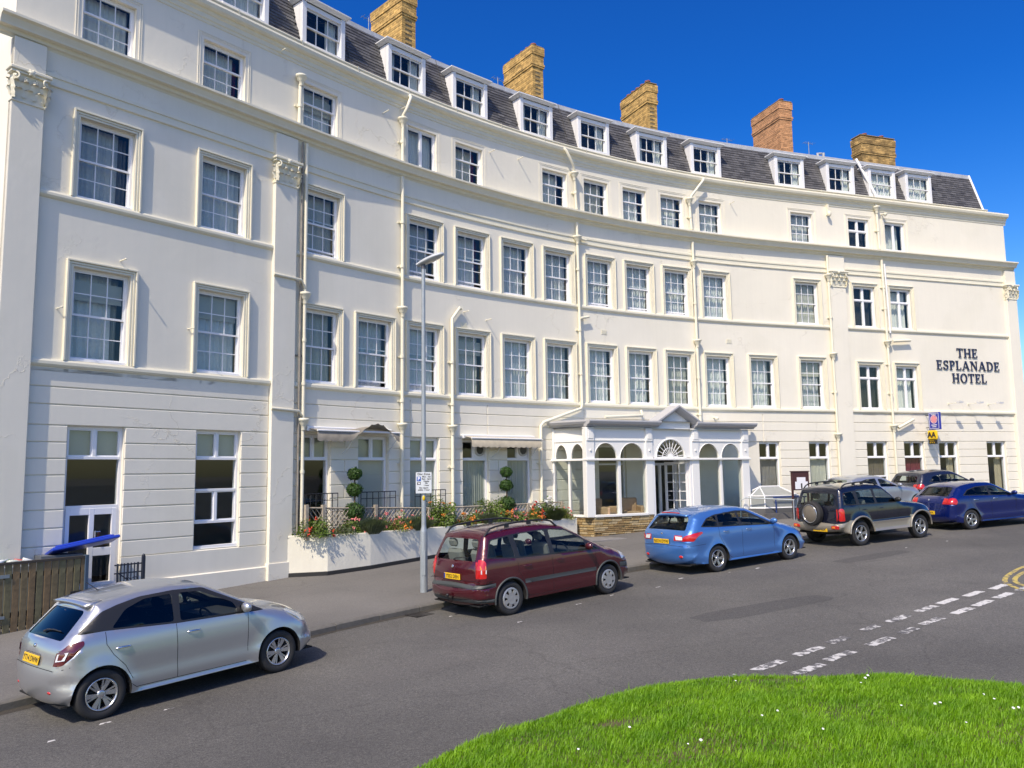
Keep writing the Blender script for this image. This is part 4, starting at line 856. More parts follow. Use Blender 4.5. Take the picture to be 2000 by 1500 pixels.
mb = MB(); mb.cbox(-.28, 6.74, -.09, .16, .35, .42, .012, PF); part('transom', mb, pw)
mb = MB(); mb.cbox(-.25, LL + .02, -.09, .14, .35, .42, .012, LF); part('transom', mb, pw)
# cornice with the little gable over the door
gut = M('porch_cornice', (.46, .46, .47), .5)
def cseg(F, x0, x1, z, name='cornice', s=0.):
    mb = MB(); pr = [(.1, 1.44), (-.06, 1.44), (-.10, 1.49), (-.20, 1.52), (-.25, 1.59), (-.25, 1.64), (.1, 1.66)]
    vs = [(x0, y, h) for y, h in pr] + [(x1, y, h) for y, h in pr]; n = len(pr)
    mb.add(vs, [(i, i + 1, n + i + 1, n + i) for i in range(n - 1)] + [tuple(range(n)), tuple(range(2 * n - 1, n - 1, -1))], M=F); part(name, mb, gut)
cseg(PF, -.25, 2.62, 0); cseg(PF, 4.18, 6.95, 0); cseg(LF, -.33, LL + .10, 0)
for a, b in ((2.46, 3.405), (4.35, 3.405)):
    mb = MB(); z0, z1 = 1.50, 2.04; sx = 1 if a < b else -1
    pr = [(.3, -.04), (-.06, -.04), (-.20, .04), (-.25, .10), (-.25, .15), (.3, .16)]
    vs = [(a, y, z0 + h) for y, h in pr] + [(b, y, z1 + h) for y, h in pr]; n = len(pr)
    mb.add(vs, [(i, i + 1, n + i + 1, n + i) for i in range(n - 1)] + [tuple(range(n))], M=PF); part('gable_cornice', mb, gut)
gp = MB(); gp.prism([(2.39, .42), (4.06, .42), (4.06, 1.5), (4.25, 1.52), (3.405, 2.02), (2.5, 1.52), (2.39, 1.5)], .06, .10, PF)
# door bay: panel with the round fanlight cut in front of it
n = 28; cx, rx, spr, rz = 3.18, .60, .44, .60
arc = [(cx - rx * math.cos(math.pi * i / n), spr + rz * math.sin(math.pi * i / n)) for i in range(n + 1)]
mb = MB(); outer = [(2.39 + (4.06 - 2.39) * i / n, (1.52 + .50 * (1 - abs(2 * i / n - 1.21) / 1.21 if i / n > .605 else 1 - (1.21 - 2 * i / n) / 1.21)) if True else 1.5) for i in range(n + 1)]
outer = [(x, 1.5 + max(0, .52 * (1 - abs(x - 3.405) / .92))) for x, _ in outer]
for y in (.03, .1):
    vs = [(p[0], y, p[1]) for p in arc] + [(p[0], y, p[1]) for p in outer] + [(2.39, y, spr), (4.06, y, spr)]
    mb.add(vs, [(i, i + 1, n + 2 + i, n + 1 + i) for i in range(n)] + [(2 * n + 2, 0, n + 1), (n, 2 * n + 3, 2 * n + 1)], M=PF)
mb.add([(p[0], y, p[1]) for p in arc for y in (.03, .1)], [(2 * i, 2 * i + 1, 2 * i + 3, 2 * i + 2) for i in range(n)], True, PF)
mb.tube([(cx + (p[0] - cx) * 1.03, .03, spr + (p[1] - spr) * 1.03) for p in arc], .03, 8, PF); mb.box(2.45, 4.0, .015, .03, 1.40, 1.42, PF)
part('gable_panel', mb, pw)
mb = MB()
for i in range(11):
    t = math.pi * (i + .5) / 11; mb.tube([(cx - .1 * math.cos(t), .07, spr + .1 * math.sin(t)), (cx - (rx - .01) * math.cos(t), .07, spr + (rz - .01) * math.sin(t))], .013, 5, PF)
mb.tube([(cx - .32 * math.cos(math.pi * i / 16), .07, spr + .32 * math.sin(math.pi * i / 16)) for i in range(17)], .013, 5, PF); mb.prism([(cx - .11 * math.cos(math.pi * i / 10), spr + .11 * math.sin(math.pi * i / 10)) for i in range(11)], .055, .085, PF); mb.cbox(2.5, 3.86, .02, .1, .42, .46, .006, PF)
part('fanlight', mb, white)
gm = MB(); gm.add([(p[0], .085, p[1]) for p in arc], [tuple(range(n + 1))], M=PF); part('pane', gm, glass)
mb = MB(); mb.cbox(2.39, 2.47, .0, .14, -1.95, .36, .006, PF); mb.cbox(3.98, 4.06, .0, .14, -1.95, .36, .006, PF); part('door_frame', mb, white)
# glazed door standing open inwards
DF = PF @ T((3.95, .1, 0)) @ Matrix.Rotation(R(104), 4, 'Z') 
mb = MB()
for a, b in ((0, .09), (.86, .95)): mb.cbox(a, b, -.02, .025, -1.9, .30, .004, DF)
for z0, z1 in ((-1.9, -1.62), (.22, .30)): mb.cbox(.09, .86, -.02, .025, z0, z1, .004, DF)
for i in (1, 2): mb.box(.09 + .77 * i / 3 - .012, .09 + .77 * i / 3 + .012, -.015, .02, -1.62, .22, DF)
for j in range(1, 6): z = -1.62 + 1.84 * j / 6; mb.box(.09, .86, -.014, .019, z - .012, z + .012, DF)
door = part('door', mb, white); mb = MB(); mb.tube([(.90, -.03, -.85), (.90, -.07, -.85), (.80, -.07, -.85)], .011, 6, DF); part('door_handle', mb, chrome)
# closed leaf on the other jamb, just inside
DF2 = PF @ T((2.47, .12, 0)) @ Matrix.Rotation(R(100), 4, 'Z')
# golden stone base under the windows
stone = [M('golden_stone_%d' % i if False else ('golden_stone', 'pale_stone', 'brown_stone')[i], c, .85, var=.3, scale=14, bump=.5, bscale=25) for i, c in enumerate(((.36, .25, .11), (.42, .33, .19), (.27, .18, .08)))]
rs = random.Random(11)
def stones(F, x0, x1, z0f, z1):
    z = z1; k = 0
    while z > z0f - .02:
        hh = rs.uniform(.055, .095); x = x0 + (0 if k % 2 else -.0)
        while x < x1 - .03:
            L_ = rs.uniform(.22, .55); xe = min(x1, x + L_); xe = x1 if x1 - xe < .12 else xe
            mb = MB(); mb.cbox(x + .004, xe - .004, rs.uniform(-.022, .006), .12, z - hh + .005, z - .003, .012, F); mb.build('stone', rs.choice(stone), porch); x = xe
        z -= hh; k += 1
stones(PF, -.0, 2.36, -2.12, -1.43); stones(LF, .0, LL - .02, -2.12, -1.43); stones(PF, 4.08, 6.68, -1.80, -1.43)
mb = MB(); mb.box(.0, 2.36, .03, .3, -2.6, -1.44, PF); mb.box(4.08, 6.66, .03, .3, -2.6, -1.44, PF); mb.box(0, LL - .1, .03, .2, -2.6, -1.44, LF); part('base_mortar', mb, mortar)
# roof, floor, right flank, inner walls
mb = MB(); P_ = [PF @ Vector(p) for p in ((-.2, -.1, 1.645), (6.85, -.1, 1.645), (6.85, 1.5, 1.70), (.2, 3.2, 1.70))] + [LF @ Vector((-.3, .0, 1.66))]
P_ = [P_[4], P_[0], P_[1], W(9.4, 1.72, .02), W(8.2, 1.72, .02), W(6, 1.72, .02), W(4, 1.72, .02), W(2.2, 1.72, .02)]
mb.add(P_, [tuple(range(8))]); mb.add([p + Vector((0, 0, -.26)) for p in P_], [tuple(range(8))]); part('porch_roof', mb, lead)
mb = MB(); q = [PF @ Vector((.1, .1, -1.44)), PF @ Vector((2.39, .1, -1.44)), PF @ Vector((2.39, .14, -1.74)), PF @ Vector((6.6, .1, -1.44))]
mb.add([LF @ Vector((.1, .1, -1.72)), PF @ Vector((.0, .1, -1.72)), PF @ Vector((6.6, .1, -1.72)), W(9.1, -1.72, .0), W(5.5, -1.72, .0), W(2.2, -1.72, .0)], [tuple(range(6))]); part('porch_floor', mb, M('porch_tiles', (.22, .19, .16), .5, var=.2))
Q0, Q1 = PF @ Vector((6.6, .1, 0)), W(9.05, 0, 0); qd = (Q1 - Q0); ql = qd.length; qd.normalize(); QF = frame(Q0, qd, (-qd.y, qd.x, 0), (0, 0, 1))
mb = MB(); mb.cbox(0, .12, -.06, .06, -2.0, 1.42, .006, QF); mb.cbox(ql - .1, ql, -.06, .06, -2.0, 1.42, .006, QF); mb.box(.12, ql - .1, -.03, .03, .9, 1.42, QF); mb.box(.12, ql - .1, -.05, .05, .34, .42, QF); mb.box(.12, ql - .1, -.04, .04, -2.0, -1.38, QF); part('flank_frame', mb, pw)
light(QF @ T((0, -.08, 0)), .12, ql - .1, -1.38, .34)
# leather armchair and a low cabinet seen through the glass; they are things of their own
def armchair(u, d, rot, label):
    F = FR(u, -1.72, d) @ Matrix.Rotation(rot, 4, 'Z'); t = thing('armchair', label, 'armchair', F, 'armchairs in the porch'); m_ = M('tan_leather', (.50, .33, .20), .5, var=.1)
    for nm, b in (('seat', (-.3, .3, -.3, .3, .15, .42)), ('backrest', (-.32, .32, .2, .36, .2, .85)), ('arm', (-.40, -.29, -.32, .36, .1, .6)), ('arm', (.29, .40, -.32, .36, .1, .6))):
        mb = MB(); mb.cbox(*b, .04); mb.build(nm, m_, t, F)
armchair(3.0, .95, .5, 'tan leather armchair behind the canted left window of the porch'); armchair(4.05, 1.0, -.4, 'tan leather armchair behind the wide front window left of the porch door')
# ------------------------------------------------------------------ text helper (built-in font, turned into meshes)
def textmesh(s, size, ext=.003, mat=None, bold=0., key=None):
    c = bpy.data.curves.new('lettering', 'FONT'); c.body = s; c.size = size; c.extrude = ext; c.align_x = 'CENTER'; c.align_y = 'CENTER'; c.offset = bold; c.resolution_u = 3
    o = bpy.data.objects.new('lettering', c); COL.objects.link(o); dg = bpy.context.evaluated_depsgraph_get(); me = bpy.data.meshes.new_from_object(o.evaluated_get(dg)); bpy.data.objects.remove(o); me.name = 'lettering'
    me.materials.clear(); me.materials.append(mat); return me
XZ = Matrix(((1, 0, 0, 0), (0, 0, -1, 0), (0, 1, 0, 0), (0, 0, 0, 1)))                    # text plane stood upright, facing -y
# ------------------------------------------------------------------ raised letters on the end wall, serif shapes built stroke by stroke
navy = M('navy_letter', (.015, .025, .075), .35)
def bar_(mb, x0, x1, z0, z1): mb.box(x0, x1, -.05, -.015, z0, z1)
def slant(mb, xa, xb, w_, z0=0., z1=1.): mb.prism([(xa - w_ / 2, z0), (xa + w_ / 2, z0), (xb + w_ / 2, z1), (xb - w_ / 2, z1)], -.05, -.015)
def arcst(mb, cx, cz, rx, rz, a0, a1, w0, w1, n=14):
    out, inn = [], []
    for i in range(n + 1):
        t = R(a0 + (a1 - a0) * i / n); ww = (w0 + (w1 - w0) * abs(math.cos(t))) ; c, s_ = math.cos(t), math.sin(t)
        out.append((cx + rx * c, cz + rz * s_)); inn.append((cx + (rx - ww) * c, cz + (rz - ww * .9) * s_))
    for i in range(n): mb.prism([out[i], out[i + 1], inn[i + 1], inn[i]], -.05, -.015)
TK, TN, SF = .17, .07, .10
def glyph(ch):
    mb = MB()
    def stem(x, t=TK, z0=0, z1=1): bar_(mb, x - t / 2, x + t / 2, z0, z1)
    def serif(x, z, w_=.36): bar_(mb, x - w_ / 2, x + w_ / 2, z, z + .06) if z < .5 else bar_(mb, x - w_ / 2, x + w_ / 2, z - .06, z)
    if ch == 'T': stem(.4); serif(.4, 0); bar_(mb, 0, .8, .93, 1); bar_(mb, 0, .06, .74, .95); bar_(mb, .74, .8, .74, .95); w_ = .8
    elif ch == 'H': stem(.16); stem(.76); bar_(mb, .16, .76, .47, .47 + TN); [serif(x, z) for x in (.16, .76) for z in (0, 1)]; w_ = .92
    elif ch == 'E': stem(.16); bar_(mb, 0, .66, 0, TN); bar_(mb, 0, .64, 1 - TN, 1); bar_(mb, .16, .50, .48, .48 + TN); bar_(mb, .61, .67, 0, .24); bar_(mb, .59, .65, .78, 1); bar_(mb, .46, .51, .40, .63); w_ = .70
    elif ch == 'L': stem(.16); bar_(mb, 0, .64, 0, TN); bar_(mb, .59, .65, 0, .26); serif(.16, 1); w_ = .68
    elif ch == 'P': stem(.16); serif(.16, 0); bar_(mb, 0, .36, .93, 1); arcst(mb, .34, .73, .32, .27, -90, 90, TN, TK); bar_(mb, .16, .36, .46, .46 + TN); w_ = .68
    elif ch == 'D': stem(.16); bar_(mb, 0, .38, .93, 1); bar_(mb, 0, .38, 0, TN); arcst(mb, .36, .5, .48, .5, -90, 90, TN, TK); w_ = .86
    elif ch == 'O': arcst(mb, .45, .5, .45, .52, 0, 360, TN, TK, 28); w_ = .9
    elif ch == 'S': arcst(mb, .34, .74, .29, .27, 20, 270, TN, TK * .8, 14); arcst(mb, .32, .27, .32, .28, -160, 90, TN, TK * .9, 14); bar_(mb, .57, .63, .72, .98); bar_(mb, 0, .06, .02, .28); slant(mb, .40, .28, .16, .46, .56); w_ = .68
    elif ch == 'A': slant(mb, .10, .44, .07); slant(mb, .80, .46, .17); bar_(mb, .22, .68, .30, .30 + TN); serif(.10, 0, .30); serif(.80, 0, .34); w_ = .94
    elif ch == 'N': stem(.15, .07); stem(.80, .07); slant(mb, .78, .17, .18); serif(.15, 0, .30); serif(.10, 1, .26); serif(.80, 1, .30); w_ = .94
    return mb, w_
sign = thing('hotel_sign', 'dark blue raised serif letters spelling the hotel name on the right end wall', 'sign', FR(21.3, 3.5, 0))
def word(s, u0, u1, h, ht, slope=0.):
    G = [glyph(c) for c in s]; ws = sum(g[1] for g in G) + .16 * (len(G) - 1); k = (u1 - u0) / ws; x = u0
    for c, (mb, w_) in zip(s, G):
        mb.build('letter', navy, sign, FR(x, h, 0) @ Matrix.Diagonal((k, 1, ht, 1))); x += (w_ + .16) * k
word('THE', 20.84, 21.96, 4.62, .385); word('ESPLANADE', 19.70, 23.15, 4.08, .385); word('HOTEL', 20.50, 22.38, 3.54, .385)
# floodlights below the letters
for i, (u, nm) in enumerate(((20.2, 'leftmost of the three spotlight arms under the wall letters'), (21.28, 'middle one of the three spotlight arms under the wall letters'), (22.38, 'rightmost of the three spotlight arms under the wall letters'))):
    F = FR(u, 2.63, 0); t = thing('spotlight', nm, 'spotlight', F, 'spotlights under the hotel letters'); mb = MB(); mb.tube([(0, 0, 0), (0, -.58, .01)], .012, 6, F); mb.box(-.04, .04, -.015, .0, -.05, .05, F); mb.build('arm', trim, t, None)
    mb = MB(); mb.add([(-.09, -.66, -.02), (.09, -.66, -.02), (.09, -.50, -.02), (-.09, -.50, -.02), (-.11, -.68, .05), (.11, -.68, .05), (.11, -.5, .07), (-.11, -.5, .07)], [(0, 3, 2, 1), (4, 5, 6, 7), (0, 1, 5, 4), (1, 2, 6, 5), (2, 3, 7, 6), (3, 0, 4, 7)], M=F); mb.build('lamp_head', white, t)
# projecting signs
def blade(u, h, d, rot=0.): return FR(u, h, d) @ Matrix.Rotation(rot, 4, 'Z')
blue = M('sign_blue', (.02, .035, .33), .4); rose = M('rose_pink', (.75, .28, .32), .5); wht = M('sign_white', (.8, .8, .82), .4); yel = M('sign_yellow', (.78, .50, .01), .35); blk = M('sign_black', (.02, .015, .012), .4)
def perp(u, h, d):                                            # panel at right angles to the wall: x outwards, face towards the street's left
    n_ = W(u, 0, 1) - W(u, 0, 0); t_ = Vector((-n_.y, n_.x, 0)); return frame(W(u, h, d), n_, t_, (0, 0, 1))
F = perp(18.95, 1.52, .45)
t = thing('rating_sign', 'blue projecting sign with a pink rose emblem above the yellow one', 'sign', F)
mb = MB(); mb.cbox(-.27, .27, -.05, .05, 0, .70, .01, F); mb.build('panel', blue, t)
mb = MB()
for a in ((-.24, .24, .03, .045), (-.24, .24, .655, .67), (-.24, -.225, .03, .67), (.225, .24, .03, .67)): mb.box(a[0], a[1], -.054, -.05, a[2], a[3], F)
mb.build('border', wht, t)
mb = MB(); rc = (0, .42)
for k in range(5):
    a = R(90 + 72 * k); Mz = F @ T((rc[0] + .075 * math.cos(a), -.055, rc[1] + .075 * math.sin(a))) @ Matrix.Rotation(R(90), 4, 'X'); mb.lathe([(.075, 0), (.0, .004)], 14, Mz)
mb.lathe([(.03, 0), (0, .008)], 12, F @ T((0, -.06, rc[1])) @ Matrix.Rotation(R(90), 4, 'X')); mb.build('emblem', rose, t)
mb = MB(); mb.lathe([(.175, 0), (.155, .003), (.145, 0)], 30, F @ T((0, -.052, rc[1])) @ Matrix.Rotation(R(90), 4, 'X')); mb.build('ring', M('pale_pink', (.8, .55, .58), .5), t)
mb = MB(); mb.box(-.14, .14, -.054, -.05, .17, .20, F); mb.box(-.10, .10, -.054, -.05, .10, .125, F); mb.box(-.13, .13, -.054, -.05, .61, .63, F); mb.build('caption', wht, t)
mb = MB(); mb.tube([(-.25, 0, .6), (-.46, .0, .6)], .015, 6, F); mb.tube([(-.25, 0, .1), (-.46, .0, .1)], .015, 6, F); mb.build('bracket', iron, t)
F2 = perp(18.88, .95, .36)
t = thing('award_sign', 'yellow projecting sign lettered AA hanging under the blue rose sign', 'sign', F2)
mb = MB(); mb.cbox(-.24, .24, -.06, .06, .15, .54, .05, F2); mb.build('panel', yel, t); mb = MB(); mb.cbox(-.18, .18, -.05, .05, -.02, .15, .01, F2); mb.build('star_plate', blk, t)
obj('lettering', textmesh('AA', .30, .004, blk, .012), t, F2 @ T((0, -.063, .345)) @ XZ)
mb = MB()
for i in range(3):
    c = (-.10 + .1 * i, .04)
    for k in range(5): a = R(90 + 72 * k); mb.prism([(c[0] + .035 * math.cos(a), c[1] + .035 * math.sin(a)), (c[0] + .014 * math.cos(a + .63), c[1] + .014 * math.sin(a + .63)), c, (c[0] + .014 * math.cos(a - .63), c[1] + .014 * math.sin(a - .63))], -.056, -.05, F2)
mb.build('star', yel, t); obj('lettering', textmesh('HOTEL', .06, .002, yel), t, F2 @ T((0, -.053, .11)) @ XZ)
mb = MB(); mb.tube([(-.2, 0, .45), (-.38, 0, .45)], .015, 6, F2); mb.build('bracket', iron, t)
# ------------------------------------------------------------------ lamp column with its parking plate
LP = Vector((-1.885, 17.03, PV(-1.885, 17.03))); LM = T(LP); lamp = thing('street_lamp', 'grey galvanised street lamp column carrying a white parking plate', 'street lamp', LM)
mb = MB(); mb.lathe([(.078, -.02), (.076, 1.22), (.072, 1.26), (.052, 1.33), (.050, 1.4), (.045, 4.4), (.040, 6.92)], 18, LM); mb.build('column', galv, lamp)
mb = MB(); mb.box(-.04, .04, -.082, -.07, .35, .85, LM); mb.build('access_door', galv, lamp)
hd = Vector((.92, -.40, 0)).normalized(); HF = frame(LP + Vector((0, 0, 6.92)), (hd.x, hd.y, .30), (-hd.y, hd.x, 0), Vector((hd.x, hd.y, .30)).cross(Vector((-hd.y, hd.x, 0))).normalized())
mb = MB(); vs = []; N_ = 9
for i in range(N_):
    t = i / (N_ - 1); x = -.12 + .62 * t; wv = .085 + .05 * math.sin(math.pi * min(1, t * 1.0)) - .05 * max(0, t - .8) * 5 * .6; hv = .05 + .035 * math.sin(math.pi * t)
    for k in range(10): a = 2 * math.pi * k / 10; vs.append((x, wv * math.cos(a), .05 + hv * math.sin(a) * (1 if math.sin(a) > 0 else .45)))
mb.add(vs, [(i * 10 + k, i * 10 + (k + 1) % 10, (i + 1) * 10 + (k + 1) % 10, (i + 1) * 10 + k) for i in range(N_ - 1) for k in range(10)] + [tuple(range(10)), tuple(range((N_ - 1) * 10, N_ * 10))], True, HF); mb.build('lantern', M('lantern_grey', (.50, .53, .55), .4), lamp)
mb = MB(); mb.lathe([(.0, .0), (.08, .012), (.105, .03)], 16, HF @ T((.24, 0, .005)) @ Matrix.Scale(1.5, 4, (1, 0, 0))); mb.build('lens', M('lamp_lens', (.6, .6, .58), .15), lamp)
mb = MB(); mb.lathe([(.046, 0), (.05, -.02), (.05, -.1)], 12, LM @ T((0, 0, 6.95))); mb.build('collar', M('dark_grey', (.1, .1, .11), .5), lamp)
vdir = Vector((.12, -1, 0)).normalized(); SFm = frame(LP, (-vdir.y, vdir.x, 0), (-vdir.x, -vdir.y, 0), (0, 0, 1)); z0 = 2.03
mb = MB(); mb.cbox(-.165, .165, -.075, -.066, z0, z0 + .44, .003, SFm); pl = mb.build('parking_plate', M('plate_white', (.62, .66, .68), .4), lamp)
mb = MB(); mb.box(-.145, -.06, -.078, -.0755, z0 + .255, z0 + .35, SFm); mb.build('parking_symbol', M('symbol_blue', (.02, .10, .42), .4), pl); mb = MB(); mb.box(-.135, -.065, -.078, -.0755, z0 + .18, z0 + .235, SFm); mb.build('disc_symbol', blk, pl)
obj('lettering', textmesh('P', .095, .001, wht, .003), pl, SFm @ T((-.103, -.0795, z0 + .303)) @ XZ); mb = MB(); mb.box(-.115, -.085, -.080, -.0782, z0 + .192, z0 + .225, SFm); mb.box(-.085, -.072, -.080, -.0782, z0 + .192, z0 + .205, SFm); mb.build('disc_mark', wht, pl)
for s, x, zz, sz in (('Disc Zone', 0, .40, .062), ('Mon - Sat', .055, .345, .045), ('9am - 6pm', .055, .30, .045), ('Display', .055, .252, .04), ('disc', .055, .215, .04), ('1 hour', .055, .168, .042), ('No return', 0, .115, .045), ('within 1 hour', 0, .072, .045)):
    obj('lettering', textmesh(s, sz, .0008, blk, .0012), pl, SFm @ T((x, -.0765, z0 + zz)) @ XZ)
mb = MB(); mb.ball((0, -.045, z0 - .10), .05, 12, 8, (.6, .4, 1.1), SFm); mb.build('yellow_tag', yel, lamp)
# ------------------------------------------------------------------ planter wall, low step wall
pwall = M('planter_render', (.74, .71, .60), .8, var=.06, scale=2, bump=.2, bscale=12, streak=.04)
PT = -1.44; c0 = W(-7.95, 0, .06); c1 = Vector((-4.52, 19.80, 0))
front = [W(u, 0, 1.0) for u in np.linspace(-7.1, 1.76, 18)]; front[0] = c1; front = [front[0]] + front[2:]
plan = [Vector((c0.x, c0.y, 0))] + front; inn = []
cen = []
for i, p in enumerate(plan):
    a = plan[max(0, i - 1)]; b = plan[min(len(plan) - 1, i + 1)]; d = (b - a).normalized(); inn.append(p + Vector((-d.y, d.x, 0)) * .16)
inn[1] = plan[1] + Vector((-.02, .25, 0))
plt_ = thing('planter', 'long curved cream rendered planter wall in front of the terrace', 'planter', T((c1.x, c1.y, PV(c1.x, c1.y))))
mb = MB(); vs = []
for p, q in zip(plan, inn):
    g = PV(p.x, p.y); vs += [(p.x, p.y, g + .09), (p.x, p.y, PT - .012), (p.x * .92 + q.x * .08, p.y * .92 + q.y * .08, PT), (q.x, q.y, PT), (q.x, q.y, PT - .2)]
n = len(plan); mb.add(vs, [(i * 5 + j, (i + 1) * 5 + j, (i + 1) * 5 + j + 1, i * 5 + j + 1) for i in range(n - 1) for j in range(4)])
e0 = plan[-1]; e1 = W(1.76, 0, .2); mb.add([(e0.x, e0.y, PV(e0.x, e0.y)), (e1.x, e1.y, PV(e1.x, e1.y)), (e1.x, e1.y, PT), (e0.x, e0.y, PT)], [(0, 1, 2, 3)]); mb.build('planter_wall', pwall, plt_)
mb = MB(); vs = []
for i, p in enumerate(plan):
    a = plan[max(0, i - 1)]; b = plan[min(len(plan) - 1, i + 1)]; d = (b - a).normalized(); q = p + Vector((d.y, -d.x, 0)) * .012; g = PV(p.x, p.y); vs += [(q.x, q.y, g - .05), (q.x, q.y, g + .085), (p.x, p.y, g + .098)]
mb.add(vs, [(i * 3 + j, (i + 1) * 3 + j, (i + 1) * 3 + j + 1, i * 3 + j + 1) for i in range(n - 1) for j in range(2)]); mb.build('tar_skirting', M('tar', (.02, .02, .02), .7), plt_)
mb = MB(); vs = []
for q in inn: w2 = q; vs.append((q.x, q.y, PT - .06))
bk = [W(u, PT - .05, .1) for u in np.linspace(-7.95, 1.76, n)]; vs += bk; mb.add(vs, [(i, i + 1, n + i + 1, n + i) for i in range(n - 1)]); mb.build('soil', soil, plt_)
mb = MB(); a, b = Vector((-5.95, 19.62)), Vector((-4.86, 19.93)); d = (b - a).normalized(); nn = Vector((-d.y, d.x)); FS = frame((a.x, a.y, 0), (d.x, d.y, 0), (nn.x, nn.y, 0), (0, 0, 1))
mb.cbox(0, (b - a).length, 0, .5, -2.75, -2.11, .015, FS); tag(mb.build('step_wall', pwall), 'low cream plinth block beside the left end of the planter', 'wall')
# shallow entrance step beyond the planter
mb = MB(); F = PF @ T((-.9, -1.1, 0)); z = PV(2.2, 24.2); mb.cbox(-.0, 1.35, 0, 1.0, z - .1, z + .06, .015, F); tag(mb.build('step', M('step_grey', (.22, .21, .20), .8, var=.2)), 'flat grey doorstep slab lying at the right end of the planter', 'step')
# ------------------------------------------------------------------ lattice fence on the planter
wood_g = M('weathered_wood', (.42, .36, .28), .85, var=.3, scale=12)
tr = thing('trellis_fence', 'weathered wooden lattice fence standing along the planter', 'fence', FR(-3, PT, .45))
topu = [(-7.62, -.78), (-7.15, -.80), (-6.3, -.84), (-5.45, -.86), (-3.5, -.95), (-1.5, -.96), (.2, -.96), (1.6, -.95)]
def th(u): return float(np.interp(u, [p[0] for p in topu], [p[1] for p in topu])) - .0
for u in (-7.62, -7.12, -5.45, -3.6, -1.6, .2, 1.6):
    mb = MB(); mb.cbox(-.045, .045, -.045, .045, PT - .1, th(u) + (.08 if u < -5 else .02), .006, FR(u, 0, .45)); mb.build('post', wood_g, tr)
U = us(-7.62, 1.6, .3); mb = MB()
mb.tube([W(a, th(a), .45) for a in U], .022, 4); mb.build('rail', wood_g, tr); mb = MB(); mb.tube([W(a, PT + .02, .45) for a in U], .02, 4); mb.build('rail', wood_g, tr)
mb = MB(); u = -7.6
while u < 1.55:
    hgt_ = th(u) - PT - .03
    for s, dd_ in ((1, .455), (-1, .442)):
        ub = u + s * hgt_ * .85
        if -7.6 <= ub <= 1.6: p, q = W(u, PT + .02, dd_), W(ub, th(ub) - .02, dd_); mb.tube([p, q], .011, 4, None, False)
    u += .13
tag(mb.build('lattice', wood_g, tr), kind='stuff')
# black window guards on the terrace
for u, hw, lb in ((-7.0, .5, 'black iron window guard in front of the dark doorway by the downpipe'), (-5.17, .58, 'black iron window guard below the second terrace window'), (-3.35, .55, 'black iron window guard behind the lamp column')):
    F = FR(u, 0, .22); t = thing('window_guard', lb, 'railing', F, 'iron guards on the terrace windows'); mb = MB(); mb.tube([(-hw, 0, -.45), (hw, 0, -.45)], .014, 6, F); mb.tube([(-hw, 0, -.62), (hw, 0, -.62)], .01, 6, F); mb.build('rail', iron, t)
    for k in range(7): mb = MB(); x = -hw + 2 * hw * k / 6; mb.tube([(x, 0, -1.5), (x, 0, -.45)], .011, 5, F); mb.build('baluster', iron, t)
# ------------------------------------------------------------------ plants
def leaf_cloud(n, fn, size, rng, up=.4, asp=.55):
    mb = MB()
    for _ in range(n):
        p, nr = fn(); s = size * rng.uniform(.6, 1.3); d = (Vector(nr) + Vector((rng.gauss(0, .5), rng.gauss(0, .5), rng.gauss(up, .4)))).normalized(); a = d.cross(Vector((rng.gauss(0, 1), rng.gauss(0, 1), rng.gauss(0, 1)))).normalized(); b = d.cross(a)
        P = Vector(p); mb.add([P - a * s * .5, P + b * s * asp * .5 + d * s * .08, P + a * s * .5, P - b * s * asp * .5 + d * s * .08], [(0, 1, 2, 3)])
    return mb
def leafmat(name, c, c2):
    m = M(name, c, .5, col2=c2, scale=6, island=.45); b = m.node_tree.nodes['Principled BSDF']; L = m.node_tree.links
    t_ = m.node_tree.nodes.new('ShaderNodeBsdfTranslucent'); t_.inputs[0].default_value = (c[0] * 1.3, c[1] * 1.4, c[2], 1); x = m.node_tree.nodes.new('ShaderNodeMixShader'); x.inputs[0].default_value = .25
    L.new(b.outputs[0], x.inputs[1]); L.new(t_.outputs[0], x.inputs[2]); L.new(x.outputs[0], m.node_tree.nodes['Material Output'].inputs[0]); return m
box_green = leafmat('box_leaf', (.055, .13, .018), (.025, .07, .012)); fresh = leafmat('fresh_leaf', (.14, .21, .03), (.07, .13, .02)); lav = leafmat('lavender_leaf', (.12, .15, .08), (.07, .10, .04)); yellowg = leafmat('marigold_leaf', (.16, .19, .03), (.09, .12, .02)); wood = M('bark', (.12, .085, .05), .9, var=.3)
flow = {'red': M('red_petal', (.62, .06, .03), .5), 'pink': M('pink_petal', (.75, .22, .22), .5), 'orange': M('orange_petal', (.75, .22, .03), .5), 'white': M('white_petal', (.8, .8, .8), .5), 'none': None}
inner = M('leaf_core', (.018, .035, .008), .95)
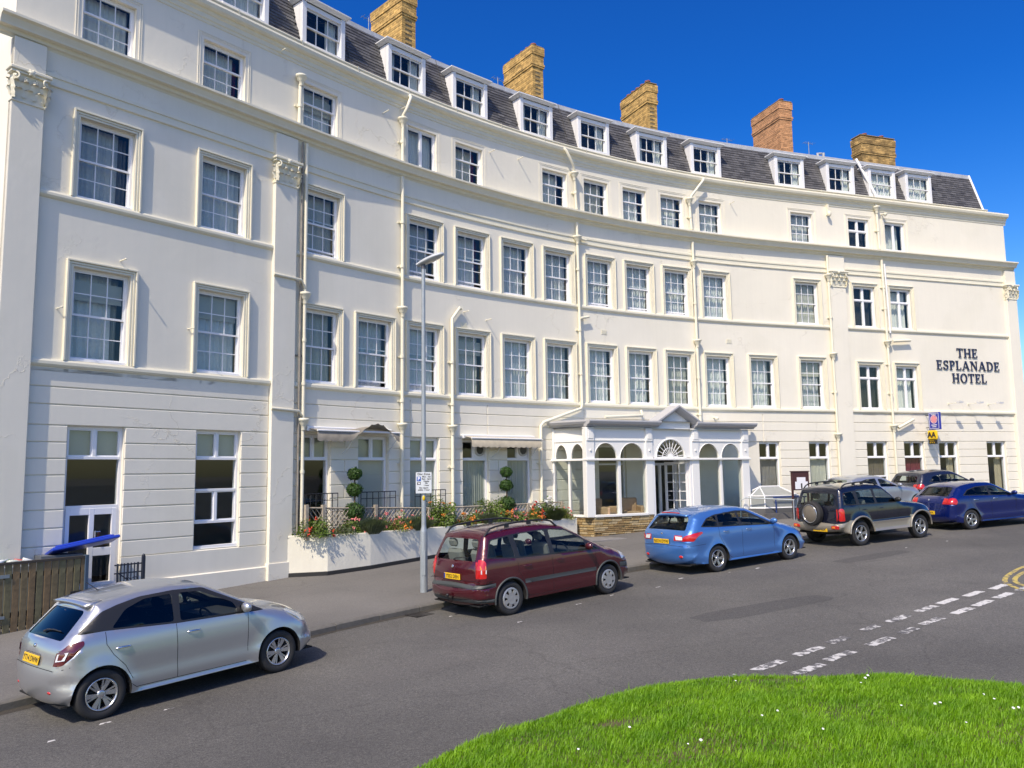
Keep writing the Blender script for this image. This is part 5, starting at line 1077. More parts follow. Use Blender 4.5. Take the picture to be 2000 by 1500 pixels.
def topiary(u, d, z0, lab, seed):
    F = FR(u, 0, d); o = W(u, z0, d); t = thing('topiary_tree', lab, 'topiary', T(o), 'triple ball topiaries'); rg = random.Random(seed)
    mb = MB(); mb.tube([o, o + Vector((0, 0, .55)), o + Vector((.02, 0, 1.1)), o + Vector((0, 0, 1.55))], [.03, .026, .022, .015], 7); mb.build('trunk', wood, t)
    for hh, r in ((-.92, .29), (-.37, .215), (.03, .195)):
        c = Vector((o.x, o.y, hh))
        def fn():
            v = Vector((rg.gauss(0, 1), rg.gauss(0, 1), rg.gauss(0, 1))).normalized(); k = .86 + .14 * math.sin(7 * v.x + 3 * v.z + seed) * math.sin(6 * v.y - 2 * v.z); return c + Vector((v.x * r, v.y * r, v.z * r * .86)) * k * rg.choice((rg.uniform(.80, 1.0), rg.uniform(.92, 1.10))), v
        tag(leaf_cloud(1300, fn, .06, rg, .2).build('foliage', box_green, t), kind='stuff')
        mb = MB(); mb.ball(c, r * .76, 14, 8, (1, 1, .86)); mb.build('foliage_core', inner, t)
topiary(-6.13, .42, -1.5, 'triple ball topiary between the first two terrace windows under the raised awning', 1); topiary(-.62, .42, -1.5, 'triple ball topiary between the two extractor fan windows', 2)
rp = random.Random(21)
def shrub(u, d, r, h, mat, flower, nf, lab, leafs=420, size=.06, cat='shrub', name='shrub', spiky=False, sq=1.):
    r *= 1.12; h *= .98; leafs = int(leafs * 1.5); nf = int(nf * 1.5); o = W(u, PT - .05, d); t = thing(name, lab, cat, T(o)); rg = random.Random(int(u * 1000)); tan = W(u + .1, 0, d) - W(u, 0, d); tan.normalize(); nor = Vector((-tan.y, tan.x, 0))
    def pt(lo=.25):
        a = rg.uniform(0, 6.28); v = Vector((rg.gauss(0, 1), rg.gauss(0, 1), abs(rg.gauss(0, 1)))).normalized(); k = rg.uniform(lo, 1) ** .6 * (1 + .22 * math.sin(5 * v.x + u) * math.sin(4 * v.y + 2 * v.z)); return o + tan * v.x * r * k + nor * v.y * r * sq * k + Vector((0, 0, v.z * h * k + .02)), v
    if spiky:
        mb = MB()
        for _ in range(leafs):
            a, b = rg.uniform(-1, 1), rg.uniform(-1, 1); base = o + tan * a * r * .35 + nor * b * r * .35 * sq; tip = o + tan * (a * r + rg.gauss(0, .03)) + nor * (b * r * sq) + Vector((0, 0, h * rg.uniform(.6, 1.05) * (1 - .35 * a * a))); dd_ = tan * .006; m_ = base * .45 + tip * .55 + Vector((0, 0, .05)); mb.add([base - dd_, base + dd_, m_ + dd_, m_ - dd_, tip], [(0, 1, 2, 3), (3, 2, 4)])
        tag(mb.build('foliage', mat, t), kind='stuff')
    else: tag(leaf_cloud(leafs, pt, size, rg, .6, .7).build('foliage', mat, t), kind='stuff')
    mb = MB()
    for _ in range(7): p, v = pt(.6); mb.tube([o, o * .5 + p * .5 + Vector((0, 0, .03)), p], [.008, .006, .003], 4)
    tag(mb.build('stems', wood if mat != lav else lav, t), kind='stuff')
    if flower != 'none':
        mb = MB()
        for _ in range(nf):
            p, v = pt(.8); p = o + (p - o) * 1.06 + Vector((0, 0, .02))
            for k in range(6): q = p + Vector((rg.gauss(0, .025), rg.gauss(0, .025), rg.gauss(0, .02))); mb.ball(q, rg.uniform(.014, .024), 5, 3)
        tag(mb.build('flowers', flow[flower], t), kind='stuff')
    return t
shrub(-7.45, .55, .42, .50, fresh, 'red', 9, 'bushy green geranium with red flowers at the left corner of the planter', 700)
shrub(-6.75, .85, .28, .30, lav, 'none', 0, 'low grey green plant right of the left corner geranium', 260, .04)
shrub(-6.35, .62, .30, .42, fresh, 'pink', 10, 'pink geranium beside the second lattice post', 380)
shrub(-5.95, .86, .40, .48, lav, 'none', 0, 'grey lavender mound spilling over the planter left of the lamp', 620, cat='lavender', name='lavender', spiky=True)
shrub(-5.35, .6, .26, .42, fresh, 'pink', 12, 'pink flowering geranium against the third lattice post', 320)
shrub(-5.05, .84, .33, .34, yellowg, 'orange', 5, 'yellow green low plant between two lavender mounds', 420, .05)
shrub(-4.75, .6, .28, .45, fresh, 'pink', 14, 'salmon pink geranium left of the lamp column', 320)
shrub(-4.35, .86, .42, .42, lav, 'none', 0, 'grey lavender mound just left of the lamp column', 620, cat='lavender', name='lavender', spiky=True)
shrub(-4.05, .55, .30, .40, fresh, 'pink', 12, 'pale pink geranium behind the lavender by the lamp', 320)
shrub(-3.25, .5, .50, .82, fresh, 'orange', 6, 'tall leafy rose bush behind the lamp column', 1300, .075)
shrub(-2.55, .84, .30, .34, yellowg, 'orange', 9, 'orange marigold clump right of the lamp column', 420, .045)
shrub(-2.05, .6, .26, .40, fresh, 'red', 7, 'red flowering plant against the lattice right of the rose bush', 320)
shrub(-1.75, .86, .36, .40, lav, 'none', 0, 'grey green lavender mound in front of the leafy climber', 520, cat='lavender', name='lavender', spiky=True)
shrub(-1.25, .45, .55, .78, fresh, 'none', 0, 'green leafy climber on the lattice below the first fan window', 1300, .07)
shrub(-1.0, .86, .26, .36, yellowg, 'orange', 6, 'yellow green marigold clump above the red car roof', 380, .05)
shrub(-.45, .72, .24, .42, fresh, 'pink', 9, 'coral geranium below the second topiary', 320)
shrub(.05, .84, .32, .34, yellowg, 'orange', 7, 'orange marigold row in the middle of the right half', 420, .045)
shrub(.35, .66, .24, .50, fresh, 'red', 12, 'bright red geranium left of the dark bushy plant', 320)
shrub(.95, .40, .65, .62, fresh, 'white', 26, 'white flowered climber on the lattice beside the porch', 1200, .07, sq=.5)
shrub(.9, .86, .36, .46, leafmat('dark_leaf', (.05, .075, .02), (.025, .045, .012)), 'none', 0, 'dark green bushy plant near the right end of the planter', 620, cat='lavender', name='bushy_plant', spiky=True)
shrub(1.5, .62, .24, .42, fresh, 'pink', 10, 'pink geranium at the right end of the planter beside the porch', 320)
shrub(1.45, .86, .22, .30, yellowg, 'none', 0, 'small yellow green plant at the right end of the planter', 300, .045)
gc = random.Random(77)
def gcp():
    u = gc.uniform(-7.5, 1.65); p = W(u, PT - .05 + abs(gc.gauss(0, .10)), gc.uniform(.35, .92)); return p, (0, 0, 1)
tag(leaf_cloud(5200, gcp, .05, gc, .6, .6).build('ground_cover', leafmat('cover_leaf', (.12, .17, .04), (.06, .10, .02))), 'low mixed leafy ground cover filling the long planter', 'plants', kind='stuff')
# ------------------------------------------------------------------ left: timber gate, bin, railing
a, b = Vector((-9.35, 13.85)), Vector((-8.19, 15.58)); a = a - (b - a).normalized() * 1.6; d = (b - a).normalized(); nn = Vector((-d.y, d.x)); L_ = (b - a).length; FG = frame((a.x, a.y, 0), (d.x, d.y, 0), (nn.x, nn.y, 0), (0, 0, 1))
plank = [M('plank_a' if False else n_, c, .8, var=.35, scale=9, bump=.2) for n_, c in (('plank_oak', (.22, .165, .085)), ('plank_green', (.19, .165, .085)), ('plank_brown', (.24, .16, .08)))]
gate = thing('timber_gate', 'brown vertical plank gate at the left edge of the street', 'gate', FG @ T((L_ / 2, 0, GP((a.x + b.x) / 2, (a.y + b.y) / 2))))
x = 0; rg = random.Random(4)
def gz(x): p = a + d * x; return GP(p.x, p.y)
while x < L_ - .02:
    w_ = .128; top = -1.455 + .0 * x; mb = MB(); mb.cbox(x + .006, x + w_ - .012, -.012 + rg.uniform(-.003, .003), .012, gz(x) + .17, top - .035 + rg.uniform(-.006, .006), .004, FG); mb.build('plank', plank[rg.randrange(3)], gate); x += w_ + .006
for q in ((-.02, -.03, -1.495, -1.45), (0, .015, -1.75, -1.66), (0, .015, -2.42, -2.33)): mb = MB(); mb.box(q[0], L_, q[1], .05, q[2], q[3], FG); mb.build('rail', M('dark_rail', (.06, .05, .04), .8), gate)
for q in ((2.35, -1.72, -1.66), (2.3, -2.42, -2.37)): mb = MB(); mb.box(1.5, q[0], -.03, -.013, q[1], q[2], FG); mb.build('hinge', M('hinge_grey', (.28, .32, .33), .5, metal=.4), gate)
mb = MB(); mb.cbox(L_ - .0, L_ + .07, -.04, .06, -3.0, -1.44, .006, FG); mb.build('gate_post', M('post_blue', (.05, .09, .14), .6), gate)
mb = MB(); mb.box(L_ - .25, L_ - .05, -.035, -.012, -2.14, -2.09, FG); mb.build('latch', iron, gate)
# wheelie bin behind it, lid tipped up
BF = FR(-12.75, 0, .30) @ Matrix.Rotation(R(-6), 4, 'Z'); z0 = -2.45; bn = thing('wheelie_bin', 'large bin with a bright blue lid behind the plank gate', 'bin', BF @ T((0, 0, z0)))
binm = M('bin_blue', (.012, .05, .42), .35)
mb = MB(); mb.add([(-.7, -.2, z0), (-.1, -.2, z0), (-.1, .2, z0), (-.7, .2, z0), (-.76, -.24, -1.42), (-.04, -.24, -1.42), (-.04, .22, -1.42), (-.76, .22, -1.42)], [(0, 3, 2, 1), (4, 5, 6, 7), (0, 1, 5, 4), (1, 2, 6, 5), (2, 3, 7, 6), (3, 0, 4, 7)], M=BF); mb.build('bin_body', M('bin_grey', (.12, .13, .14), .5), bn)
LFm = BF @ T((0, 0, -1.29)) @ Matrix.Rotation(R(-9), 4, 'Y') @ Matrix.Rotation(R(-14), 4, 'X')
mb = MB(); mb.cbox(-.60, .62, -.32, .24, -.03, .03, .015, LFm); mb.cbox(-.52, .54, -.26, .18, .025, .065, .02, LFm); [mb.cbox(-.5, .5, -.2 + .15 * k, -.17 + .15 * k, .06, .08, .006, LFm) for k in range(3)]; mb.build('lid', binm, bn)
for k, (xx, c_) in enumerate(((-1.05, (.62, .66, .66)), (-.92, (.10, .22, .12)), (-.83, (.55, .57, .5)), (-.70, (.5, .12, .1)), (-.58, (.6, .62, .62)))):
    mb = MB(); F = BF @ T((xx - .35, -.08 + .05 * (k % 2), -1.49)) @ Matrix.Rotation(R(70 + 10 * k), 4, 'Y'); mb.lathe([(.0, -.1), (.035, -.1), (.037, .05), (.014, .1), (.014, .15), (0, .15)], 10, F); tag(mb.build('bottle', M('bottle_%s' % ('clear', 'green', 'frosted', 'red', 'pale')[k], c_, .15)), ('clear', 'green', 'frosted', 'red', 'pale')[k] + ' glass bottle lying heaped above the plank gate', 'bottle')
mb = MB(); F = BF @ T((-1.22, -.02, 0)); mb.cbox(-.36, .32, -.18, .18, z0, -1.56, .02, F); tag(mb.build('recycling_box', M('box_grey', (.2, .22, .22), .6)), 'grey recycling box heaped with bottles behind the plank gate', 'box')
# iron gate beside the white door
F = FR(-11.95, 0, .70) @ Matrix.Rotation(R(0), 4, 'Z'); t = thing('iron_railing', 'short dark iron railing with scrolls right of the white side door', 'railing', F @ T((0, 0, -2.4))); dkb = M('railing_blue', (.015, .02, .035), .45)
for k in range(7):
    mb = MB(); x = -.28 + .40 * k / 6; mb.tube([(x, 0, -2.45), (x, 0, -1.66)], .012 if k % 3 else .02, 6, F); mb.build('baluster', dkb, t)
mb = MB(); mb.cbox(.20, .26, -.03, .03, -2.5, -1.55, .005, F); mb.ball((.23, 0, -1.54), .035, 8, 6, M=F); mb.build('post', dkb, t)
mb = MB(); mb.box(-.34, .2, -.012, .012, -1.70, -1.675, F); mb.box(-.34, .2, -.012, .012, -1.86, -1.835, F); mb.build('rail', dkb, t)
mb = MB()
for s in (-.1, .05):
    mb.tube([(s + (.09 - .0026 * k) * math.cos(k * .35), -.02, -2.02 + (.09 - .0026 * k) * math.sin(k * .35)) for k in range(28)], .01, 5, F)
mb.tube([(-.26, -.02, -1.85), (.0, -.02, -2.05), (.2, -.02, -2.25)], .012, 5, F); mb.build('scroll', dkb, t)
# ------------------------------------------------------------------ right of the porch: roof lantern, notice board, handrails
LFp = FR(10.15, 0, 1.25); zb = -1.75; sk = thing('roof_lantern', 'low white framed glazed skylight lantern beside the porch', 'skylight', LFp @ T((0, 0, zb)))
hx, hy = 1.05, .62; cr = .34; B = [(-hx + cr, -hy), (hx - cr, -hy), (hx, -hy + cr), (hx, hy - cr), (hx - cr, hy), (-hx + cr, hy), (-hx, hy - cr), (-hx, -hy + cr)]; tz, mz = -.62, -.93; rid = [(-.42, 0), (.42, 0)]
RI = [0, 1, 1, 1, 1, 0, 0, 0]
mb = MB(); mb.prism([(0, 0)] * 0 + [(p[0], p[1]) for p in B], 0, 0) if False else None
mb.add([(x * 1.06, y * 1.08, z) for z in (zb - .4, -1.36) for x, y in B], [(i, (i + 1) % 8, 8 + (i + 1) % 8, 8 + i) for i in range(8)] + [tuple(range(8, 16))], M=LFp); mb.build('kerb_upstand', M('upstand_grey', (.10, .10, .10), .8), sk)
gl_s = GLASS('lantern_glass', (.75, .8, .78), 1.5)
frosted = M('lantern_haze', (.30, .32, .31), .3, var=.1)
for i in range(8):
    j = (i + 1) % 8; p, q = B[i], B[j]; mb = MB(); mb.add([(p[0], p[1], -1.36), (q[0], q[1], -1.36), (q[0], q[1], mz), (p[0], p[1], mz)], [(0, 1, 2, 3)], M=LFp); mb.build('pane', frosted, sk)
    r0, r1 = rid[RI[i]], rid[RI[j]]; mb = MB(); v = [(p[0], p[1], mz), (q[0], q[1], mz), (r1[0], r1[1], tz), (r0[0], r0[1], tz)]; mb.add(v if r0 != r1 else v[:3], [(0, 1, 2, 3)] if r0 != r1 else [(0, 1, 2)], M=LFp); mb.build('pane', frosted, sk)
mb = MB()
for i in range(8):
    p, q = B[i], B[(i + 1) % 8]; r0 = rid[RI[i]]; mb.tube([(p[0], p[1], -1.36), (p[0], p[1], mz), (r0[0], r0[1], tz)], .02, 5, LFp); mb.tube([(p[0], p[1], mz), (q[0], q[1], mz)], .02, 5, LFp); mb.tube([(p[0], p[1], -1.35), (q[0], q[1], -1.35)], .03, 5, LFp)
mb.tube([(rid[0][0], 0, tz + .01), (rid[1][0], 0, tz + .01)], .03, 6, LFp); mb.build('glazing_bars', white, sk)
NF = FR(10.62, 0, 2.35); gz_ = PV(*W(10.62, 0, 2.35)[:2]); nb = thing('notice_board', 'brown framed notice board on two posts with white papers', 'notice board', NF @ T((0, 0, gz_))); mar = M('maroon_frame', (.065, .022, .02), .5)
mb = MB(); mb.cbox(-.36, .36, -.05, .04, -.74, -.10, .008, NF); mb.box(-.38, .38, -.07, .05, -.10, -.07, NF); mb.build('case', mar, nb)
mb = MB(); mb.box(-.17, .20, -.056, -.05, -.44, -.29, NF); mb.box(-.25, .29, -.056, -.05, -.70, -.44, NF); mb.build('paper', wht, nb); mb = MB(); mb.box(-.01, .05, -.06, -.056, -.69, -.50, NF); mb.build('print', blk, nb)
for x in (-.33, .33): mb = MB(); mb.box(x - .03, x + .03, -.02, .03, gz_ - .1, -.74, NF); mb.build('post', mar, nb)
hr = thing('handrail', 'grey tubular ramp handrail between the porch and the parked black car', 'handrail', T(W(9.2, PV(*W(9.2, 0, 2)[:2]), 2.0)))
mb = MB(); P_ = [W(8.55, -1.75, 1.55), W(8.55, -1.08, 1.55), W(8.75, -.98, 1.6), W(10.1, -1.06, 2.6)]; mb.tube(P_, .022, 8); mb.build('rail', galv, hr)
for u, dd_ in ((10.05, 2.6),): mb = MB(); p = W(u, -1.06, dd_); mb.tube([p, (p.x, p.y, PV(p.x, p.y))], .022, 8); mb.build('post', galv, hr)
br = thing('blue_railing', 'low blue painted railing in front of the skylight lantern', 'railing', T(W(10.6, -1.7, 1.98))); bpm = M('rail_blue', (.02, .05, .2), .45)
mb = MB(); mb.tube([W(9.7, -.98, 1.98), W(11.2, -.98, 1.98)], .025, 6); mb.build('rail', bpm, br)
for u in (9.8, 11.1): mb = MB(); p = W(u, -.98, 1.98); mb.tube([p, (p.x, p.y, PV(p.x, p.y))], .022, 6); mb.build('post', bpm, br)
mb = MB(); strip(mb, 9.25, 11.6, [(1.95, -2.3), (2.05, -2.3), (2.05, -1.52), (1.95, -1.52)]); tag(mb.build('low_wall', M('grey_render', (.13, .125, .12), .85, var=.3, scale=5)), 'low dark grey retaining wall round the skylight beside the porch', 'wall')
# ------------------------------------------------------------------ cars: side skins triangulated from side-view outlines, a ribbon over hood, roof and tail
carglass = GLASS('car_glass', (.55, .61, .58), 1.5); privacy = GLASS('privacy_glass', (.05, .055, .06), 1.55); clearglass = GLASS('clear_car_glass', (.80, .86, .83), 1.5)
redl = M('tail_red', (.52, .012, .012), .15, coat=1.); clearl = M('lamp_clear', (.7, .72, .74), .1, coat=1.); amber = M('lamp_amber', (.75, .22, .02), .15, coat=1.); hdl = M('headlamp', (.55, .58, .6), .08, metal=.4, coat=1.)
plate_y = M('number_plate_yellow', (.78, .47, .02), .4); plate_b = M('plate_blue', (.02, .05, .3), .4); gap = M('panel_gap', (.008, .008, .009), .8); cabin = M('cabin_trim', (.045, .045, .047), .9); seatm = M('seat_grey', (.10, .10, .105), .9); seatl = M('seat_light', (.36, .35, .33), .9)
under = M('underbody', (.008, .008, .008), .9)
def poly_in(px, py, poly):
    c = np.zeros(px.shape, bool); n = len(poly); j = n - 1
    for i in range(n):
        xi, yi = poly[i]; xj, yj = poly[j]
        k = ((yi > py) != (yj > py)) & (px < (xj - xi) * (py - yi) / (yj - yi + 1e-12) + xi); c ^= k; j = i
    return c
def smooth(pts, n=6):                                        # Catmull-Rom, a third value of 1 marks a sharp corner
    segs = []; cur = []
    for p in pts:
        cur.append(p)
        if len(p) > 2 and p[2] == 1 and len(cur) > 1: segs.append(cur); cur = [p]
    if len(cur) > 1: segs.append(cur)
    out = []
    for s in segs: q = [(a.x, a.y) for a in catmull([(p[0], p[1]) for p in s], n)]; out += q if not out else q[1:]
    return out
def roundpoly(poly, r=.04, n=4):
    out = []; m_ = len(poly)
    for i in range(m_):
        a, b, c = Vector(poly[i - 1]), Vector(poly[i]), Vector(poly[(i + 1) % m_]); rr = min(r, (a - b).length * .45, (c - b).length * .45)
        p, q = b + (a - b).normalized() * rr, b + (c - b).normalized() * rr
        for k in range(n + 1): t = k / n; v = p * (1 - t) ** 2 + b * 2 * t * (1 - t) + q * t * t; out.append((v.x, v.y))
    return out
def cdt(outline, polys, grid):
    V = []; E = []
    def loop(P):
        s = len(V)
        for p in P: V.append(Vector(p))
        for i in range(len(P)): E.append((s + i, s + (i + 1) % len(P)))
    loop(outline)
    for p in polys: loop(p)
    for p in grid: V.append(Vector(p))
    v, e, f, *_ = delaunay_2d_cdt(V, E, [], 1 if False else 0, 1e-5)
    v = np.array([(p.x, p.y) for p in v]); f = [t for t in f if len(t) == 3]; fa = np.array(f); c = v[fa].mean(1)
    ok = poly_in(c[:, 0], c[:, 1], outline); cls = np.full(len(f), -1)
    for k in range(len(polys) - 1, -1, -1): cls[poly_in(c[:, 0], c[:, 1], polys[k])] = k       # earlier polygons win
    return v, fa[ok], cls[ok]
def wheel(parent, Mx, r, w_, kind, side):
    """axle along local y; outer face towards -y for side=-1"""
    RX = Mx @ Matrix.Rotation(R(90) if side < 0 else R(-90), 4, 'X')                     # lathe z -> outward
    rr = r * .66
    mb = MB(); mb.lathe([(rr, -w_ / 2 + .01), (r * .92, -w_ / 2), (r, -w_ / 2 + .03), (r, w_ / 2 - .035), (r * .985, w_ / 2 - .018), (r * .92, w_ / 2), (rr + .02, w_ / 2 - .004), (rr, w_ / 2 - .02)], 40, RX); wo = mb.build('wheel', rubber, parent, None)
    rim = MB(); rim.lathe([(rr, w_ / 2 - .02), (rr - .004, w_ / 2 - .008), (rr - .018, w_ / 2 - .012), (rr - .026, w_ / 2 - .04), (rr - .03, -.02)], 36, RX)
    dk = MB(); dk.lathe([(rr - .02, -.03), (.0, -.03)], 24, RX); dk.lathe([(rr * .72, -.028), (rr * .72, -.005), (.05, -.005)], 24, RX)
    face = w_ / 2 - .03
    def spoke(a0, wi, wo_, z0, z1, r0, r1, t=.018):
        c, s_ = math.cos(a0), math.sin(a0); P = []
        for rad, ww, z in ((r0, wi, z0), (r1, wo_, z1)):
            for sg in (-1, 1):
                for q in (0, -t): P.append((rad * c - sg * ww * s_, rad * s_ + sg * ww * c, z + q))
        rim.add(P, [(0, 2, 6, 4), (0, 4, 5, 1), (2, 3, 7, 6), (1, 5, 7, 3)], M=RX)
    if kind == 'twin5':
        for k in range(5):
            for o_ in (-.17, .17): spoke(2 * math.pi * k / 5 + o_ * .75, .016, .014, face - .006, face + .006, .045, rr - .012)
            spoke(2 * math.pi * k / 5, .035, .012, face - .010, face - .004, .04, rr * .62)
    elif kind == 'blade6':
        for k in range(6): spoke(2 * math.pi * k / 6, .014, .034, face - .004, face + .004, .04, rr - .01); spoke(2 * math.pi * k / 6 + .35, .012, .010, face - .012, face - .002, .04, rr - .01)
    elif kind == 'five':
        for k in range(5): spoke(2 * math.pi * k / 5, .030, .042, face - .004, face + .0, .04, rr - .012)
    elif kind == 'star':
        for k in range(5): spoke(2 * math.pi * k / 5 - .12, .018, .016, face - .004, face + .004, .04, rr - .012); spoke(2 * math.pi * k / 5 + .12, .018, .016, face - .004, face + .004, .04, rr - .012)
    elif kind == 'cover':                                                                # steel wheel cover with seven holes
        rim.lathe([(rr - .006, w_ / 2 - .006), (rr * .9, w_ / 2 + .004), (rr * .80, w_ / 2 - .004)], 35, RX); rim.lathe([(rr * .52, w_ / 2 + .004), (rr * .25, w_ / 2 + .0), (0, w_ / 2 + .004)], 28, RX)
        for k in range(7): spoke(2 * math.pi * k / 7, rr * .16, rr * .20, w_ / 2 + .003, w_ / 2 - .002, rr * .48, rr * .84)
    rim.lathe([(.052, face - .012), (.05, face + .002), (.03, face + .006), (0, face + .006)], 16, RX)
    rim.build('rim', {'cover': M('wheel_cover', (.42, .42, .42), .35, metal=.5)}.get(kind, alloy), wo); dk.build('brake', M('brake_dark', (.02, .02, .021), .6, metal=.3), wo)
    return wo
def car(label, sp, rear, front, group='cars parked along the street', z_fn=GP):
    rw, wb, Wd = sp['rw'], sp['wb'], sp['W']; hw0 = Wd / 2
    f = Vector((front[0] - rear[0], front[1] - rear[1], 0)).normalized(); lf = Vector((-f.y, f.x, 0)); o = Vector((rear[0], rear[1], 0)) + lf * (hw0 - .02) * CS
    def zz(p): return z_fn(p.x, p.y)
    o.z = zz(o); F1_ = o + f * wb; F1_.z = zz(F1_); fx = (F1_ - o).normalized(); L1 = o + lf; L1.z = zz(L1); ly = (L1 - o).normalized(); up = fx.cross(ly).normalized(); ly = up.cross(fx)
    CM = frame(o, fx, ly, up) @ Matrix.Scale(CS, 4); C_ = thing(sp['name'], label, 'car', CM, group)
    paintm = sp['paint']; sil = smooth(sp['sil'], 7); zs = sp['sill']; ra = sp['ra']
    SA = np.array(sil); seg = np.hypot(*np.diff(SA, axis=0).T); TL = np.concatenate([[0], np.cumsum(seg)])
    rks = np.array(sp['round']); rT = np.array([TL[np.argmin(np.hypot(SA[:, 0] - x, SA[:, 1] - z))] for x, z, _ in rks]); od = np.argsort(rT); RD = np.interp(TL, rT[od], rks[od, 2])
    xm = (SA[:, 0].min() + SA[:, 0].max()) / 2; xl = (SA[:, 0].max() - SA[:, 0].min()) / 2; belt, tum = sp['belt'], sp.get('tumble', .33)
    def Yb(x, z):
        y = hw0 * (1 - .035 * ((x - xm) / xl) ** 4) - np.maximum(0, z - belt) * tum * (1 + .25 * np.maximum(0, z - belt)) - np.maximum(0, .42 - z) * .16
        cr = sp.get('crease', .68); y = y - .022 * np.clip((z - cr) / (belt - cr), 0, 1) ** 2 - .016 * np.clip((cr - z) / .2, 0, 1) * np.clip((z - .35) / .12, 0, 1)
        for ax in (0, wb): d_ = np.hypot(x - ax, z - rw); y = y + sp.get('flare', .018) * np.clip(1 - (d_ - ra) / .16, 0, 1) ** 1.5
        return y
    A_, B_ = SA[:-1], SA[1:]; D_ = B_ - A_; L2 = (D_ ** 2).sum(1) + 1e-12
    def Y(x, z, silh=False):
        x = np.atleast_1d(np.asarray(x, float)); z = np.atleast_1d(np.asarray(z, float))
        t = np.clip(((x[:, None] - A_[:, 0]) * D_[:, 0] + (z[:, None] - A_[:, 1]) * D_[:, 1]) / L2, 0, 1)
        ds = np.hypot(x[:, None] - A_[:, 0] - t * D_[:, 0], z[:, None] - A_[:, 1] - t * D_[:, 1]); k = ds.argmin(1); i = np.arange(len(x)); d = ds[i, k] if not silh else np.zeros(len(x))
        r = RD[k] * (1 - t[i, k]) + RD[k + 1] * t[i, k]
        q = np.clip(1 - d / r, 0, 1); return Yb(x, z) - r * (1 - np.sqrt(np.maximum(0, 1 - q * q)))
    # outline of the side with the wheel arches cut out
    def arch(ax):
        a0 = math.asin(max(-1, min(1, (zs - rw) / ra))); return [(ax + ra * math.cos(t), rw + ra * math.sin(t)) for t in np.linspace(a0, math.pi - a0, 25)]
    out = list(sil) + [(p[0], p[1]) for p in arch(wb) if p[0] < sil[-1][0] + .02] + [(p[0], p[1]) for p in arch(0) if p[0] > sil[0][0] - .02]
    wins = [roundpoly(p, .045) for p in sp['windows']]; nW = len(wins)
    polys = list(wins) + [roundpoly(p, sp.get('lr', .03)) for p in sp.get('tail_side', [])]; nT = len(polys)
    polys += [roundpoly(p, .03) for p in sp.get('head_side', [])]; nH = len(polys); polys += [roundpoly(p, .03) for p in sp.get('trim', [])]; nR = len(polys); polys += [list(p) for p in sp.get('clad', [])]; nC = len(polys)
    g = [(x, z) for x in np.arange(SA[:, 0].min(), SA[:, 0].max(), .05) for z in np.arange(.2, SA[:, 1].max(), .05)]
    ga = np.array(g); g = list(ga[poly_in(ga[:, 0], ga[:, 1], out)])
    cen = np.array([xm, .7]); Tn = np.gradient(SA, axis=0); Tn /= np.hypot(*Tn.T)[:, None] + 1e-9; Nin = np.c_[Tn[:, 1], -Tn[:, 0]]
    for k in (.04, .14, .32, .6, .9):
        q = SA + Nin * (RD * k)[:, None]; g += [tuple(p) for p in q[poly_in(q[:, 0], q[:, 1], out)]]
    v, tr, cls = cdt(out, polys, g)
    yy = Y(v[:, 0], v[:, 1]); onsil = np.zeros(len(v), bool)
    groups = {'body': MB()}; side_ = {s: {'window': [MB() for _ in range(nW)], 'tail': MB(), 'head': MB(), 'trim': MB(), 'clad': [MB() for _ in range(nC - nR)]} for s in (-1, 1)}; front_ = {}
    def emit(mb, mask, s, off=0.):
        t = tr[mask]
        if len(t) == 0: return
        ids, inv = np.unique(t.ravel(), return_inverse=True); mb.add([(v[i, 0], s * (yy[i] + off), v[i, 1]) for i in ids], [tuple(x) for x in inv.reshape(-1, 3)], True)
    for s in (-1, 1):
        emit(groups['body'], cls == -1, s)
        q_ = side_[s]
        for k in range(nW): emit(q_['window'][k], cls == k, s, -.006)
        emit(q_['tail'], (cls >= nW) & (cls < nT), s, .004); emit(q_['head'], (cls >= nT) & (cls < nH), s, .003); emit(q_['trim'], (cls >= nH) & (cls < nR), s, -.001)
        for k in range(nR, nC): emit(q_['clad'][k - nR], cls == k, s, .002)
    # ribbon
    Ys = Y(SA[:, 0], SA[:, 1], True); bl = np.interp(TL, rT[od], np.array([b for b in sp.get('bulge', [.05] * len(rks))])[od])
    def tof(x, z): return TL[np.argmin(np.hypot(SA[:, 0] - x, SA[:, 1] - z))]
    rp_ = []
    for kind, (p, q, a, b) in sp['ribbon']:
        t0, t1 = tof(*p), tof(*q); poly = roundpoly([(t0, -a), (t0, a), (t1, b), (t1, -b)], .07 if kind in ('rear_glass', 'front_glass') else .02); rp_.append((kind, poly))
    for kind, pts in sp.get('ribbon_poly', []):
        P = [(tof(p[0], p[1]), p[2]) for p in pts]; rp_.append((kind, roundpoly(P, .02))); rp_.append((kind, roundpoly([(t, -y) for t, y in P][::-1], .02)))
    ro = [(t, y) for t, y in zip(TL, Ys)] + [(t, -y) for t, y in zip(TL[::-1], Ys[::-1])]
    g2 = []
    for t in np.linspace(0, TL[-1], int(TL[-1] / .05)):
        yv = float(np.interp(t, TL, Ys)); g2 += [(t, yv * k) for k in np.linspace(-.94, .94, 17)]
    v2, tr2, cl2 = cdt(ro, [p for _, p in rp_], g2)
    Nout = -Nin
    def rib(t, y, off=0.):
        ys = np.interp(t, TL, Ys); x = np.interp(t, TL, SA[:, 0]); z = np.interp(t, TL, SA[:, 1]); nx = np.interp(t, TL, Nout[:, 0]); nz = np.interp(t, TL, Nout[:, 1]); b = np.interp(t, TL, bl) * np.maximum(0, 1 - (y / np.maximum(ys, .01)) ** 2) + off
        return np.stack([x + nx * b, y, z + nz * b], -1)
    P3 = rib(v2[:, 0], v2[:, 1]); kinds = [k for k, _ in rp_]
    rg_ = {}
